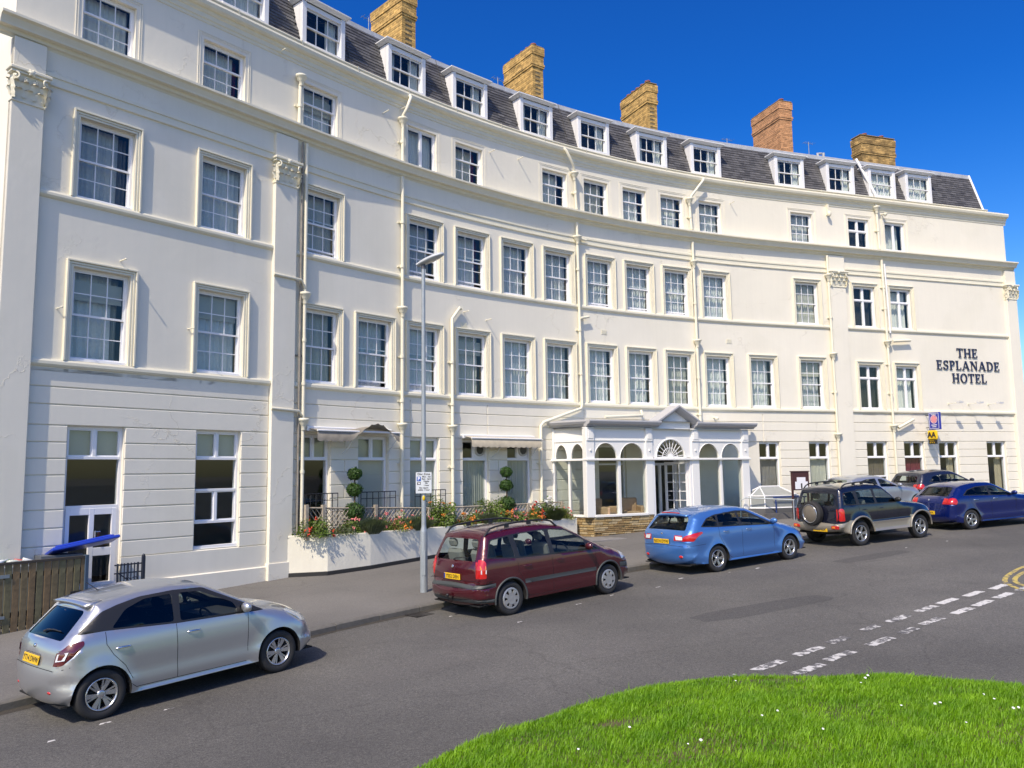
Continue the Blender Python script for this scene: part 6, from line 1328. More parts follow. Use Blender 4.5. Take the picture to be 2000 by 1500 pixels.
    for c in set(cl2.tolist()):
        kd = 'body' if c < 0 else kinds[c]; t = tr2[cl2 == c]; ids, inv = np.unique(t.ravel(), return_inverse=True); off = {'body': 0, 'rear_glass': -.008, 'front_glass': -.008, 'tail': .004}.get(kd, .003)
        Q = rib(v2[ids, 0], v2[ids, 1], off); sd_ = 1 if v2[ids, 1].mean() > 0 else -1; tgt = groups['body'] if kd == 'body' else side_[sd_]['tail'] if kd == 'tail' else rg_.setdefault((kd, c) if kd == 'clad' else kd, MB())
        tgt.add([tuple(q) for q in Q], [tuple(x) for x in inv.reshape(-1, 3)], True)
    def put(name, mb, mat, parent=None, weld=0):
        return mb.build(name, mat, parent or C_, CM, weld) if mb.f else None
    body = put('body', groups['body'], paintm, None, .0008)
    def bend(nm, mb, mat): return put(nm, mb, mat)
    for s in (-1, 1):
        q_ = side_[s]
        for k in range(nW): bend('side_window', q_['window'][k], sp['winmat'][k] if 'winmat' in sp else carglass)
        bend('tail_light', q_['tail'], sp.get('tailmat', redl)); bend('headlight', q_['head'], hdl); bend('window_trim', q_['trim'], sp.get('trimmat', black))
        for mb in q_['clad']: bend('cladding', mb, sp.get('cladmat', black))
    for kd in [k for k in rg_ if isinstance(k, tuple)]: bend('bumper', rg_.pop(kd), sp.get('cladmat', black))
    for kd, mb in rg_.items(): put({'rear_glass': 'rear_window', 'front_glass': 'windscreen', 'lamp': 'reversing_light', 'amber': 'indicator', 'dark': 'grille', 'reflector': 'reflector', 'chromebar': 'chrome_strip', 'sunroof': 'sunroof'}.get(kd, kd), mb, {'rear_glass': sp.get('rearglass', carglass), 'front_glass': clearglass, 'lamp': clearl, 'amber': amber, 'dark': black, 'reflector': redl, 'chromebar': chrome, 'sunroof': privacy}[kd])
    def yv(x, z): return float(Y([x], [z])[0])
    # panel gaps
    mb = MB()
    for line in sp['gaps']:
        pts = []
        for a, b in zip(line, line[1:]):
            n_ = max(2, int(math.hypot(b[0] - a[0], b[1] - a[1]) / .05)); pts += [(a[0] + (b[0] - a[0]) * i / n_, a[1] + (b[1] - a[1]) * i / n_) for i in range(n_)]
        pts.append(line[-1]); pa = np.array(pts); ya = Y(pa[:, 0], pa[:, 1]); tn = np.gradient(pa, axis=0); tn /= np.hypot(*tn.T)[:, None] + 1e-9; nn_ = np.c_[-tn[:, 1], tn[:, 0]] * .0035
        for s in (-1, 1):
            mb = MB(); vs = [];
            for i in range(len(pa)): vs += [(pa[i, 0] - nn_[i, 0], s * (ya[i] + .0015), pa[i, 1] - nn_[i, 1]), (pa[i, 0] + nn_[i, 0], s * (ya[i] + .0015), pa[i, 1] + nn_[i, 1])]
            mb.add(vs, [(2 * i, 2 * i + 1, 2 * i + 3, 2 * i + 2) for i in range(len(pa) - 1)]); put('panel_gap', mb, gap)
    for x, z, half in sp.get('rgaps', []):
        mb = MB(); t = tof(x, z); ys = np.linspace(-half, half, 18); a = rib(np.full(18, t - .004), ys, .0015); b = rib(np.full(18, t + .004), ys, .0015); mb.add([tuple(p) for q in zip(a, b) for p in q], [(2 * i, 2 * i + 1, 2 * i + 3, 2 * i + 2) for i in range(17)]); put('panel_gap', mb, gap)
    for x, z in sp['handles']:
        for s in (-1, 1):
            mb = MB(); y = yv(x, z); mb.tube([(x - .09, s * (y + .0), z), (x - .07, s * (y + .022), z + .002), (x, s * (y + .03), z + .004), (x + .07, s * (y + .022), z + .002), (x + .09, s * (y + .0), z)], .012, 6); put('door_handle', mb, sp.get('handlemat', paintm), body)
    mx, mz = sp['mirror']
    for s in (-1, 1):
        mb = MB(); y = yv(mx, mz); mb.ball((mx, s * (y + .10), mz + .045), .1, 12, 8, (.62, 1.05, .72)); mb.tube([(mx + .02, s * (y - .01), mz - .01), (mx + .01, s * (y + .06), mz + .02)], .025, 6); put('wing_mirror', mb, sp.get('mirmat', paintm))
    # wheels and wells
    for ax in (0, wb):
        for s in (-1, 1): wheel(C_, CM @ T((ax, s * (hw0 - .115), rw)), rw, .2, sp['rim'], s)
    mb = MB()
    for ax in (0, wb):
        for s in (-1, 1):
            a = arch(ax); n_ = len(a); y1 = [float(q) - .004 for q in Y([p[0] for p in a], [p[1] for p in a])]
            mb.add([(p[0], s * y_, p[1]) for p, y_ in zip(a, y1)] + [(p[0], s * (hw0 - .36), p[1]) for p in a], [(i, i + 1, n_ + i + 1, n_ + i) for i in range(n_ - 1)] + [tuple(range(n_, 2 * n_))])
    x0, x1 = SA[:, 0].min() + .08, SA[:, 0].max() - .1
    mb.box(x0, x1, -hw0 + .14, hw0 - .14, zs - .02, zs); mb.box(x0 + .1, 0 - ra, -hw0 + .1, hw0 - .1, zs, zs + .03); put('underbody', mb, under)
    if 'lip' in sp:
        mb = MB()
        for ax in (0, wb):
            for s in (-1, 1): a = arch(ax); yl = Y([p[0] for p in a], [p[1] for p in a]); mb.tube([(ax + (p[0] - ax) * 1.06, s * (float(q) + .004), rw + (p[1] - rw) * 1.06) for p, q in zip(a, yl)], sp['lip'][0], 6)
        put('wheel_arch_trim', mb, sp['lip'][1])
    # cabin
    cx0, cx1 = sp['cabin']; mb = MB(); mb.box(cx0, cx1, -hw0 + .13, hw0 - .13, zs + .04, zs + .06); hb = belt - .07
    for s in (-1, 1): mb.box(cx0, cx1, s * (hw0 - .16), s * (hw0 - .15), zs + .05, hb)
    mb.box(cx1 - .42, cx1 + .15, -hw0 + .17, hw0 - .17, hb - .25, hb - .01); mb.box(cx0 - .02, cx0, -hw0 + .2, hw0 - .2, zs + .05, hb); put('cabin', mb, cabin)
    sx = sp['seats']
    for i, x in enumerate(sx):
        for y in ((-.38, .38) if i < 9 else (-.4, 0, .4)):
            mb = MB(); sm_ = sp.get('seatmat', seatm); hs = sp['roofz'] - .36
            mb.cbox(x - .05, x + .45, y - .24, y + .24, .36, .50, .05)
            SR = T((x - .04, y, .46)) @ Matrix.Rotation(R(-14), 4, 'Y'); mb.cbox(-.07, .07, -.23, .23, 0, hs - .46 - .02, .05, SR); st_ = put('seat', mb, sm_)
            mb = MB(); mb.cbox(-.05, .05, -.12, .12, hs - .46 + .03, hs - .46 + .20, .04, SR); put('headrest', mb, sm_, st_)
    mb = MB(); Mw = T((cx1 - .55, -.38, hb + .0)) @ Matrix.Rotation(R(65), 4, 'Y'); mb.tube([Mw @ Vector((.18 * math.cos(k * .3142), .18 * math.sin(k * .3142), 0)) for k in range(21)], .015, 6); mb.tube([Mw @ Vector((0, -.17, 0)), Mw @ Vector((0, .17, 0))], .02, 5); put('steering_wheel', mb, cabin)
    # number plate, badge, wiper
    if 'plate' in sp:
        txt, px_, pz_, eu = sp['plate']; t = tof(px_, pz_); p = rib(np.array([t]), np.array([0.]), .012)[0]; nx = float(np.interp(t, TL, Nout[:, 0])); nz = float(np.interp(t, TL, Nout[:, 1])); nv = Vector((nx, 0, nz)).normalized(); PFr = CM @ frame(p, (0, -1, 0), -nv, Vector((0, -1, 0)).cross(-nv))
        mb = MB(); mb.cbox(-.26, .26, -.004, .008, -.056, .056, .004); pl_ = mb.build('number_plate', plate_y, C_, PFr)
        obj('lettering', textmesh(txt, .095, .0008, blk, .0015), pl_, PFr @ T((.015 if eu else 0, -.0055, -.002)) @ XZ)
        if eu: mb = MB(); mb.box(-.255, -.215, -.0052, -.004, -.05, .05); mb.build('plate_band', plate_b, pl_, PFr)
    if 'badge' in sp:
        t = tof(*sp['badge']); p = rib(np.array([t]), np.array([0.]), .006)[0]; nv = Vector((float(np.interp(t, TL, Nout[:, 0])), 0, float(np.interp(t, TL, Nout[:, 1])))).normalized(); mb = MB(); mb.ball((0, 0, 0), .05, 14, 6, (.75, .18, .5) if sp.get('badgeoval', 1) else (.7, .18, .7)); mb.build('badge', chrome, C_, CM @ frame(p, (0, -1, 0), -nv, Vector((0, -1, 0)).cross(-nv)))
    if 'wiper' in sp:
        x, z = sp['wiper']; t = tof(x, z); a = rib(np.array([t, t + .03, t + .05, t + .055]), np.array([0., -.05, -.2, -.42]), .012); mb = MB(); mb.tube([tuple(q) for q in a], [.018, .012, .008, .006], 6); put('rear_wiper', mb, black)
    if 'rails' in sp:
        x0, x1, hgt = sp['rails']
        for s in (-1, 1):
            mb = MB(); pts = []
            for x in np.linspace(x0, x1, 14):
                top = max(z for (xx, z), (x2, z2) in zip(sil, sil[1:]) if min(xx, x2) - .1 <= x <= max(xx, x2) + .1); zt = float(np.interp(x, *zip(*sorted([(p[0], p[1]) for p in sil if p[1] > sp['roofz'] - .35])))); k = min(1, (x - x0) / .16, (x1 - x) / .16); pts.append((x, s * (yv(x, zt - .05) - .03), zt + hgt * k - .03 * (1 - k)))
            mb.tube(pts, .02, 6)
            for x in (x0 + .55, (x0 + x1) / 2 + .2): q = min(pts, key=lambda p: abs(p[0] - x)); mb.box(q[0] - .05, q[0] + .05, q[1] - .015, q[1] + .015, q[2] - .07, q[2])
            put('roof_rail', mb, black)
    if 'spoiler' in sp:
        (xa, za), (xb, zb), wv = sp['spoiler']; mb = MB(); n_ = 12; vs = []
        for i in range(n_ + 1):
            y = -wv + 2 * wv * i / n_; k = 1 - .3 * (y / wv) ** 2; e = .02 * (1 - (y / wv) ** 2); vs += [(xa + .12, y, za + .012 + e), (xb - .0, y, zb + e), (xb + .004, y, zb - .03 + e), (xa + .10, y, za - .035 + e)]
        mb.add(vs, [(i * 4 + j, (i + 1) * 4 + j, (i + 1) * 4 + (j + 1) % 4, i * 4 + (j + 1) % 4) for i in range(n_) for j in range(4)] + [(0, 1, 2, 3), tuple(n_ * 4 + j for j in (3, 2, 1, 0))], True); put('spoiler', mb, paintm, body)
    if 'aerial' in sp:
        x, z = sp['aerial']; mb = MB(); mb.lathe([(.03, 0), (.012, .03)], 8, T((x, 0, z))); mb.tube([(x, 0, z + .02), (x - .17, 0, z + .16)], .006, 5); put('aerial', mb, black, body)
    return C_, CM, put, rib, tof, yv
CS = .937                                                     # fitted: the cars against the street plane
def paint_m(name, col, metal=.5, rough=.32): return M(name, col, rough, metal=metal, coat=1., spec=.5)
# ---- silver supermini
silver = paint_m('silver_paint', (.50, .51, .52), .75, .34)
sp = dict(name='silver_car', paint=silver, W=1.695, wb=2.51, rw=.302, ra=.355, sill=.235, belt=.96, tumble=.36, crease=.70, roofz=1.50, flare=.03,
    sil=[(-.40, .235), (-.48, .30), (-.515, .44), (-.515, .60), (-.475, .74), (-.445, .88), (-.375, .985), (-.03, 1.33), (.03, 1.385), (.3, 1.44), (.8, 1.485), (1.2, 1.47), (1.5, 1.405), (1.95, 1.165), (2.3, .985), (2.55, .935), (2.85, .85), (3.1, .72), (3.22, .56), (3.27, .42), (3.24, .28), (3.17, .235)],
    round=[(-.40, .235, .22), (-.515, .5, .30), (-.445, .88, .20), (-.375, .985, .17), (-.03, 1.33, .12), (.8, 1.485, .13), (1.5, 1.405, .11), (2.3, .985, .13), (2.85, .85, .24), (3.22, .56, .42), (3.17, .235, .36)], bulge=[.04, .05, .05, .05, .04, .03, .03, .06, .06, .10, .08],
    windows=[[(1.03, 1.015), (1.075, 1.37), (1.36, 1.35), (1.82, 1.13), (1.88, .99)], [(.94, 1.02), (.97, 1.375), (.60, 1.365), (.34, 1.275), (.14, 1.075)], [(1.94, .985), (1.90, 1.08), (2.14, .975)]], winmat=[carglass, privacy, carglass],
    trim=[[(-.26, 1.06), (.05, 1.06), (1.0, .99), (2.3, .945), (1.42, 1.39), (1.0, 1.415), (.55, 1.40), (.25, 1.345), (.05, 1.29)]],
    tail_side=[[(-.52, .71), (-.44, .72), (-.20, .94), (-.20, .995), (-.36, .965), (-.46, .86)]],
    head_side=[[(2.95, .66), (3.08, .76), (2.72, .885), (2.64, .88)]],
    ribbon=[('rear_glass', ((-.36, 1.0), (-.05, 1.31), .58, .50)), ('front_glass', ((2.25, 1.0), (1.54, 1.39), .62, .52)), ('chromebar', ((-.462, .80), (-.455, .83), .26, .24)), ('dark', ((3.268, .36), (3.26, .48), .55, .5))],
    ribbon_poly=[],
    gaps=[[(.965, .30), (.965, .99)], [(2.0, .42), (2.02, .95)], [(.30, .40), (.42, .30), (1.98, .285)], [(.06, 1.05), (.06, .90), (.14, .76), (.28, .60), (.37, .42)], [(-.50, .66), (-.36, .70)]], rgaps=[(-.505, .66, .62)],
    tailmat=M('smoked_lamp', (.10, .012, .014), .12, coat=1.), handles=[(.78 - .52, .83), (.78 + .42, .855)], handlemat=chrome, mirror=(1.95, 1.0), cabin=(-.3, 2.2), seats=(.35, 1.15), rim='blade6', plate=('YT14 DWW', -.475, .745, 0), badge=(-.44, .90), wiper=(-.35, 1.02), spoiler=((-.0, 1.40), (-.09, 1.375), .54), aerial=(.3, 1.445), rearglass=privacy)
C_, CM, put, rib, tof, yv = car('silver supermini with black alloy wheels parked at the left beside the plank gate', sp, (-4.825, 9.728), (-4.825 + math.cos(R(48.7)), 9.728 + math.sin(R(48.7))))
mb = MB(); [mb.cbox(-.02, .02, -.0, .0, 0, 0, .001) for _ in ()]
for s in (-1, 1):
    p = rib(np.array([tof(-.515, .40)]), np.array([s * .52]), -.012)[0]; mb = MB(); mb.ball(tuple(p), .06, 10, 6, (.35, 1, .4)); put('reflector', mb, redl)
    mb = MB(); mb.add([(-.475, s * (yv(-.47, .77) + .016), .77), (-.455, s * (yv(-.45, .86) + .016), .86), (-.375, s * (yv(-.37, .89) + .017), .885), (-.415, s * (yv(-.41, .79) + .017), .79)], [(0, 1, 2, 3)]); put('reversing_light', mb, clearl)
# ---- maroon people carrier
maroon = paint_m('maroon_paint', (.075, .006, .012), .25, .22); dkgrey = M('dark_grey_trim', (.055, .062, .062), .5)
sp = dict(name='maroon_car', paint=maroon, W=1.742, wb=2.694, rw=.312, ra=.365, sill=.25, belt=1.05, tumble=.30, crease=.72, roofz=1.63, flare=.01,
    sil=[(-.60, .25), (-.70, .30), (-.76, .44), (-.755, .58), (-.70, .65), (-.69, .85), (-.66, 1.0), (-.47, 1.45), (-.38, 1.545), (-.1, 1.595), (.5, 1.63), (1.05, 1.62), (1.5, 1.55), (1.75, 1.46), (2.62, 1.02), (2.95, .945), (3.3, .82), (3.47, .68), (3.55, .52), (3.56, .40), (3.5, .27), (3.4, .25)],
    round=[(-.60, .25, .2), (-.76, .5, .22), (-.69, .85, .16), (-.66, 1.0, .14), (-.47, 1.45, .12), (.5, 1.63, .13), (1.75, 1.46, .11), (2.62, 1.02, .14), (3.3, .82, .26), (3.55, .52, .40), (3.4, .25, .34)], bulge=[.05, .06, .05, .05, .04, .03, .03, .06, .07, .10, .08],
    windows=[[(-.49, 1.13), (-.34, 1.42), (.10, 1.465), (.15, 1.07)], [(.27, 1.065), (.23, 1.48), (1.03, 1.495), (1.06, 1.04)], [(1.17, 1.035), (1.15, 1.495), (1.6, 1.44), (2.05, 1.20), (2.08, 1.01)], [(2.15, 1.0), (2.12, 1.15), (2.42, .985)]], winmat=[clearglass] * 4,
    trim=[[(-.52, 1.11), (-.37, 1.44), (.12, 1.49), (1.05, 1.52), (1.62, 1.47), (2.1, 1.21), (2.52, .965), (1.1, 1.01), (.2, 1.04)]],
    clad=[[(-.76, .56), (-.76, .63), (-.36, .645), (-.36, .575)], [(.36, .55), (.36, .63), (2.33, .62), (2.33, .545)], [(3.06, .53), (3.06, .63), (3.6, .60), (3.6, .48)], [(-.77, .29), (-.77, .36), (-.35, .36), (-.35, .29)]], cladmat=dkgrey,
    tail_side=[[(-.73, .75), (-.57, .75), (-.55, 1.05), (-.60, 1.11), (-.68, 1.05)]], head_side=[[(3.12, .70), (3.46, .66), (3.36, .80), (3.12, .87)]],
    ribbon=[('rear_glass', ((-.64, 1.06), (-.47, 1.45), .62, .54)), ('front_glass', ((2.56, 1.05), (1.80, 1.44), .68, .56)), ('clad', ((-.757, .56), (-.72, .63), .82, .82)), ('clad', ((-.70, .30), (-.745, .37), .8, .8)), ('dark', ((3.55, .5), (3.5, .62), .5, .5))],
    ribbon_poly=[('tail', [(-.695, .75, .78), (-.655, 1.03, .74), (-.655, 1.03, .64), (-.695, .75, .67)])],
    gaps=[[(1.11, .32), (1.10, .98)], [(2.30, .42), (2.34, .93)], [(.36, .36), (.5, .30), (2.2, .29)], [(.20, .99), (.22, .80), (.33, .60)], [(-.73, .69), (-.38, .69)]], rgaps=[(-.70, .69, .78)],
    handles=[(.44, .88), (1.30, .90)], mirror=(2.06, 1.03), cabin=(-.5, 2.4), seats=(-.15, .62, 1.42), rim='cover', plate=('YS52 DEH', -.698, .75, 1), badge=(-.68, .93), wiper=(-.63, 1.08), rails=(-.42, 1.45, .075), badgeoval=0, seatmat=M('seat_mid', (.2, .2, .19), .9), lip=(.02, dkgrey), rearglass=clearglass, mirmat=maroon)
C_, CM, put, rib, tof, yv = car('maroon people carrier with roof rails parked in front of the planter', sp, (-.052, 14.684), (-.052 + math.cos(R(40.1)), 14.684 + math.sin(R(40.1))))
mb = MB(); mb.tube([(-.70, 0, .33), (-.86, 0, .33), (-.88, 0, .40)], .02, 6); mb.ball((-.88, 0, .42), .03, 8, 6); put('tow_bar', mb, black)
for s in (-1, 1):
    for nm, z0_, z1_, m_ in (('indicator', .92, .985, amber), ('reversing_light', .84, .91, clearl)):
        mb = MB(); mb.add([(-.66, s * (yv(-.655, z0_) + .007), z0_), (-.57, s * (yv(-.57, z0_) + .008), z0_), (-.565, s * (yv(-.565, z1_) + .008), z1_), (-.655, s * (yv(-.65, z1_) + .007), z1_)], [(0, 1, 2, 3)]); put(nm, mb, m_)
# ---- blue estate
bluep = paint_m('sky_blue_paint', (.055, .19, .50), .45, .30)
sp = dict(name='blue_car', paint=bluep, W=1.78, wb=2.65, rw=.318, ra=.362, sill=.235, belt=1.03, tumble=.38, crease=.78, roofz=1.48, flare=.03,
    sil=[(-.78, .25), (-.88, .31), (-.94, .45), (-.945, .62), (-.91, .74), (-.90, .88), (-.83, .995), (-.60, 1.25), (-.50, 1.35), (-.25, 1.425), (.2, 1.475), (.75, 1.49), (1.2, 1.445), (1.55, 1.325), (2.25, 1.01), (2.65, .92), (3.1, .80), (3.35, .67), (3.50, .5), (3.52, .36), (3.45, .25)],
    round=[(-.78, .25, .26), (-.94, .5, .34), (-.90, .88, .26), (-.83, .995, .2), (-.50, 1.35, .13), (.75, 1.49, .13), (1.2, 1.445, .11), (2.25, 1.01, .14), (3.1, .80, .28), (3.50, .5, .44), (3.45, .25, .36)], bulge=[.06, .08, .08, .07, .04, .03, .03, .06, .07, .11, .08],
    windows=[[(-.42, 1.115), (-.17, 1.275), (.10, 1.325), (.08, 1.085)], [(.14, 1.08), (.18, 1.335), (.80, 1.365), (.85, 1.045)], [(.93, 1.04), (.89, 1.37), (1.15, 1.35), (1.87, 1.0), (1.9, .975)]], winmat=[carglass] * 3,
    trim=[[(-.48, 1.10), (-.21, 1.285), (.08, 1.35), (.85, 1.392), (1.2, 1.368), (2.12, .955), (.9, 1.018), (0, 1.06)]],
    tail_side=[[(-.93, .79), (-.75, .79), (-.66, .88), (-.45, .965), (-.48, 1.0), (-.78, .965), (-.88, .92)]], head_side=[[(3.2, .66), (3.38, .64), (2.98, .83), (2.86, .855)]],
    ribbon=[('rear_glass', ((-.815, 1.01), (-.54, 1.315), .64, .54)), ('front_glass', ((2.2, 1.03), (1.25, 1.435), .66, .54)), ('dark', ((3.52, .36), (3.47, .56), .5, .5))],
    ribbon_poly=[('tail', [(-.905, .79, .66), (-.885, .925, .64), (-.89, .905, .40), (-.905, .80, .38)])],
    gaps=[[(.885, .31), (.885, .94)], [(2.06, .40), (2.06, .91)], [(.36, .36), (.5, .29), (2.0, .275)], [(.09, 1.06), (.09, .85), (.22, .62), (.34, .42)], [(-.92, .68), (-.38, .70)]], rgaps=[(-.93, .68, .66)],
    handles=[(.33, .94), (1.13, .93)], mirror=(1.98, 1.01), cabin=(-.6, 2.2), seats=(.30, 1.2), rim='twin5', plate=('NX14 DYW', -.905, .77, 0), badge=(-.892, .925), spoiler=((-.48, 1.39), (-.62, 1.37), .52), aerial=(-.3, 1.41), handlemat=chrome)
C_, CM, put, rib, tof, yv = car('light blue estate car parked in front of the porch', sp, (4.593, 18.40), (4.593 + math.cos(R(33.1)), 18.40 + math.sin(R(33.1))))
mb = MB(); a = rib(np.array([tof(-.52, 1.335)] * 8), np.linspace(-.3, .3, 8), .03); mb.tube([(p[0] - .07, p[1], p[2] + .035) for p in a], .014, 6); put('brake_light', mb, redl)
for s in (-1, 1):
    p = rib(np.array([tof(-.93, .43)]), np.array([s * .56]), -.012)[0]; mb = MB(); mb.ball(tuple(p), .075, 10, 6, (.35, .95, .5)); put('reflector', mb, redl)
    mb = MB(); t0, t1 = tof(-.905, .83), tof(-.89, .90); P = rib(np.array([t0, t0, t1, t1]), np.array([s * .45, s * .63, s * .62, s * .42]), .008); mb.add([tuple(p) for p in P], [(0, 1, 2, 3)]); put('reversing_light', mb, clearl)
# ---- black off-roader with a spare wheel
blackp = paint_m('blue_black_paint', (.008, .010, .022), .2, .18); beige = paint_m('beige_cladding', (.30, .27, .22), .35, .4)
sp = dict(name='black_car', paint=blackp, W=1.78, wb=2.48, rw=.345, ra=.45, sill=.37, belt=1.13, tumble=.24, crease=.80, roofz=1.66, flare=.05,
    sil=[(-.66, .42), (-.76, .44), (-.83, .50), (-.84, .64, 1), (-.74, .67, 1), (-.735, .9), (-.72, 1.1), (-.60, 1.53), (-.52, 1.62), (-.2, 1.68), (.4, 1.70), (.85, 1.68), (1.15, 1.61), (1.7, 1.18), (2.1, 1.10), (2.7, 1.02), (3.0, .92), (3.12, .78), (3.2, .62), (3.2, .48), (3.1, .40)],
    round=[(-.66, .42, .2), (-.83, .55, .2), (-.735, .9, .11), (-.72, 1.1, .11), (-.60, 1.53, .12), (.4, 1.70, .13), (1.15, 1.61, .11), (1.7, 1.18, .13), (2.7, 1.02, .2), (3.12, .78, .28), (3.1, .40, .3)], bulge=[.04, .05, .03, .03, .04, .03, .03, .05, .05, .07, .06],
    windows=[[(-.57, 1.19), (-.48, 1.49), (-.12, 1.52), (-.08, 1.17)], [(.03, 1.165), (.02, 1.53), (.62, 1.54), (.65, 1.15)], [(.74, 1.15), (.72, 1.54), (1.08, 1.515), (1.48, 1.21), (1.5, 1.14)]], winmat=[carglass] * 3,
    trim=[[(-.60, 1.165), (-.50, 1.51), (-.1, 1.545), (.68, 1.565), (1.12, 1.535), (1.62, 1.15), (1.5, 1.11), (0, 1.135)]],
    clad=[[(-.9, .3), (-.9, .66), (-.72, .66), (-.5, .70), (-.42, .74), (.40, .66), (.46, .64), (2.05, .64), (2.05, .72), (2.95, .76), (3.0, .66), (3.3, .64), (3.3, .3)]], cladmat=beige,
    tail_side=[[(-.735, .73), (-.60, .73), (-.60, 1.04), (-.66, 1.085), (-.725, 1.07)]], head_side=[[(2.9, .78), (3.1, .76), (3.04, .90), (2.86, .94)]],
    ribbon=[('rear_glass', ((-.705, 1.16), (-.61, 1.50), .62, .56)), ('front_glass', ((1.65, 1.22), (1.19, 1.575), .68, .58)), ('clad', ((-.70, .43), (-.80, .655), .88, .88)), ('clad', ((3.19, .40), (3.16, .70), .9, .9)), ('dark', ((3.13, .74), (3.05, .88), .4, .4))],
    ribbon_poly=[('tail', [(-.735, .73, .78), (-.725, 1.05, .76), (-.725, 1.05, .70), (-.735, .73, .70)])],
    gaps=[[(.70, .42), (.69, 1.06)], [(1.56, .50), (1.56, 1.04)], [(-.02, 1.13), (.0, .97), (.28, .86), (.46, .66)], [(.45, .51), (2.0, .51)]], rgaps=[],
    handles=[(.20, 1.0), (.88, 1.0)], mirror=(1.5, 1.16), cabin=(-.6, 1.55), seats=(-.05, .75), rim='five', rails=(-.50, .95, .07), seatmat=seatl, lip=(.026, beige), mirmat=black)
C_, CM, put, rib, tof, yv = car('black off-roader with beige lower body and a spare wheel on its tailgate', sp, (9.214, 21.61), (9.214 + math.cos(R(26.2)), 21.61 + math.sin(R(26.2))))
wo = wheel(C_, CM @ T((-.87, .05, .93)) @ Matrix.Rotation(R(-90), 4, 'Z'), .345, .20, 'five', -1); wo.name = 'spare_wheel'
mb = MB(); Ms = T((-.965, .05, .93)) @ Matrix.Rotation(R(-90), 4, 'Y'); mb.lathe([(.262, -.03), (.262, .0), (.25, .012), (.05, .022), (0, .022)], 30, Ms); cv = put('spare_wheel_cover', mb, M('cover_bronze', (.30, .26, .21), .3, metal=.5))
mb = MB(); mb.tube([(-.977, .05 + .255 * math.cos(k * .2094), .93 + .255 * math.sin(k * .2094)) for k in range(31)], .014, 6); put('cover_ring', mb, alloy, cv)
for s in (-1, 1):
    mb = MB(); mb.cbox(-.855, -.80, s * .70 - .13, s * .70 + .13, .51, .61, .015); put('bumper_light', mb, redl); mb = MB(); mb.cbox(-.862, -.82, s * .70 - .02, s * .70 + .09, .53, .59, .01); put('indicator', mb, amber)
PFr = CM @ frame((-.86, -.18, .52), (0, -1, 0), (1, 0, 0), (0, 0, 1)); mb = MB(); mb.cbox(-.26, .26, -.006, .006, -.09, .03, .004); pl_ = mb.build('number_plate', plate_y, C_, PFr); obj('lettering', textmesh('YX53 KLA', .09, .0008, blk, .0015), pl_, PFr @ T((0, -.0075, -.03)) @ XZ)
# ---- dark blue hatchback
dblue = paint_m('deep_blue_paint', (.003, .014, .125), .35, .2)
sp = dict(name='dark_blue_car', paint=dblue, W=1.748, wb=2.66, rw=.312, ra=.358, sill=.235, belt=1.0, tumble=.37, crease=.76, roofz=1.44, flare=.025,
    sil=[(-.62, .25), (-.72, .31), (-.78, .45), (-.775, .62), (-.75, .76), (-.73, .90), (-.63, 1.01), (-.32, 1.25), (-.22, 1.33), (.05, 1.40), (.45, 1.435), (.85, 1.43), (1.2, 1.37), (1.9, 1.03), (2.2, .975), (2.7, .91), (3.1, .81), (3.35, .66), (3.43, .5), (3.42, .36), (3.35, .25)],
    round=[(-.62, .25, .24), (-.78, .5, .28), (-.73, .90, .18), (-.63, 1.01, .15), (-.22, 1.33, .12), (.45, 1.435, .13), (1.2, 1.37, .11), (1.9, 1.03, .13), (2.7, .91, .2), (3.35, .66, .36), (3.35, .25, .32)], bulge=[.05, .06, .06, .05, .04, .03, .03, .05, .06, .09, .07],
    windows=[[(-.18, 1.08), (.02, 1.215), (.35, 1.29), (.78, 1.305), (.82, 1.04)], [(.90, 1.035), (.86, 1.305), (1.12, 1.28), (1.70, 1.02), (1.71, .99)]], winmat=[carglass] * 2,
    trim=[[(-.25, 1.07), (-.0, 1.235), (.35, 1.315), (.82, 1.33), (1.15, 1.305), (1.86, .98), (.9, 1.01)]],
    tail_side=[[(-.77, .82), (-.56, .81), (-.50, .88), (-.52, .98), (-.58, 1.02), (-.67, 1.0)]], head_side=[[(3.1, .66), (3.36, .63), (3.22, .76), (3.0, .83)]],
    ribbon=[('rear_glass', ((-.605, 1.03), (-.25, 1.31), .58, .50)), ('front_glass', ((1.86, 1.05), (1.24, 1.355), .64, .52)), ('dark', ((3.43, .5), (3.36, .64), .4, .4))],
    ribbon_poly=[('tail', [(-.742, .82, .72), (-.66, .98, .69), (-.66, .975, .52), (-.742, .825, .50)])],
    gaps=[[(.86, .31), (.85, .93)], [(1.9, .42), (1.9, .93)], [(.38, .36), (.5, .29), (1.85, .275)], [(.0, 1.05), (.05, .84), (.2, .62), (.34, .42)]], rgaps=[(-.775, .68, .62)],
    handles=[(.24, .92), (1.05, .92)], mirror=(1.78, 1.01), cabin=(-.45, 1.9), seats=(.35, 1.1), rim='star', plate=('YF07 BVA', -.778, .55, 0), badge=(-.72, .92), badgeoval=0, handlemat=chrome)
h = R(18.5); BR = (13.47, 23.94)
car('dark blue hatchback parked last in the row at the right edge', sp, BR, (BR[0] + math.cos(h), BR[1] + math.sin(h)))
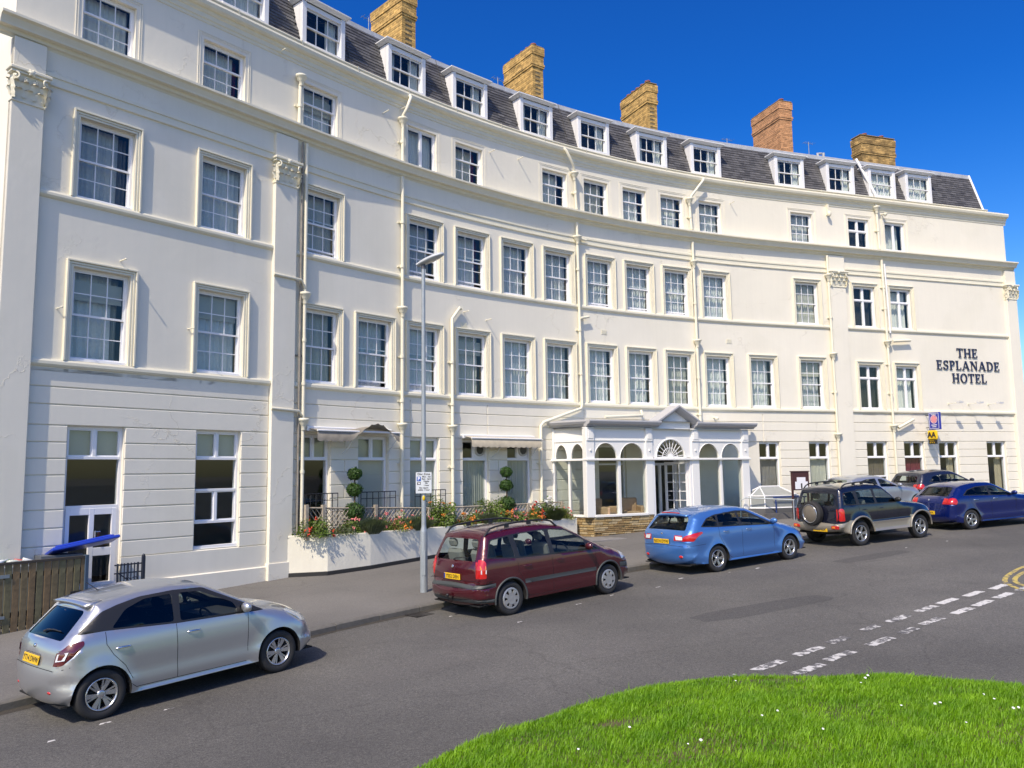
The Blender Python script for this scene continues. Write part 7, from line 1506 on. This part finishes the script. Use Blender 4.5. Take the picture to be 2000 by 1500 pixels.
# ---- two cars on the forecourt behind
import copy
sp2 = copy.deepcopy({k: v for k, v in sp.items() if k not in ('paint', 'winmat', 'handlemat')}); sp2.update(name='grey_silver_car', paint=paint_m('grey_silver_paint', (.36, .39, .44), .6, .35), winmat=[carglass] * 2, rim='cover'); sp2.pop('plate'); sp2.pop('badge')
sp2['windows'] = [[(-.12, 1.06), (.10, 1.25), (.45, 1.31), (.80, 1.32), (.84, 1.03)], [(.96, 1.02), (.93, 1.32), (1.12, 1.295), (1.70, 1.02), (1.71, .99)]]; sp2['trim'] = [[(-.16, 1.045), (.08, 1.262), (.45, 1.33), (.82, 1.34), (.86, 1.02)]]
hh = R(18.5)
def PVz(x, y): return PV(x, y)
def fore(u, d): p = W(u, 0, d); return (p.x, p.y)
car('pale silver hatchback on the forecourt behind the black off-roader', sp2, fore(12.75, 3.0), fore(13.75, 3.0), 'cars on the hotel forecourt', PVz)
sp3 = copy.deepcopy({k: v for k, v in sp.items() if k not in ('paint', 'winmat', 'handlemat')}); sp3.update(name='dark_grey_car', paint=paint_m('dark_blue_grey_paint', (.02, .025, .045), .4, .25), winmat=[clearglass] * 3, rim='cover', rearglass=clearglass); sp3.pop('plate'); sp3.pop('badge')
sp3['windows'] = [[(-.10, 1.06), (-.02, 1.26), (.30, 1.31), (.30, 1.045)], [(.36, 1.04), (.36, 1.315), (.82, 1.32), (.85, 1.03)], [(.92, 1.03), (.88, 1.32), (1.12, 1.29), (1.70, 1.02), (1.71, .99)]]
sp3['sil'] = [(-.62, .25), (-.72, .31), (-.78, .45), (-.775, .62), (-.75, .76), (-.73, .90), (-.67, 1.0), (-.46, 1.32), (-.38, 1.39), (.0, 1.45), (.45, 1.475), (.85, 1.46), (1.2, 1.38), (1.9, 1.03), (2.2, .975), (2.7, .91), (3.1, .81), (3.35, .66), (3.43, .5), (3.42, .36), (3.35, .25)]
sp3['ribbon'] = [('rear_glass', ((-.655, 1.02), (-.475, 1.30), .60, .52)), ('front_glass', ((1.86, 1.05), (1.24, 1.36), .64, .52))]; sp3['round'] = [(x, z, r) if (x, z) != (-.22, 1.33) else (-.46, 1.32, .12) for x, z, r in sp['round']]
car('dark grey hatchback on the forecourt behind the dark blue one', sp3, fore(16.0, 3.1), fore(17.0, 3.1), 'cars on the hotel forecourt', PVz)
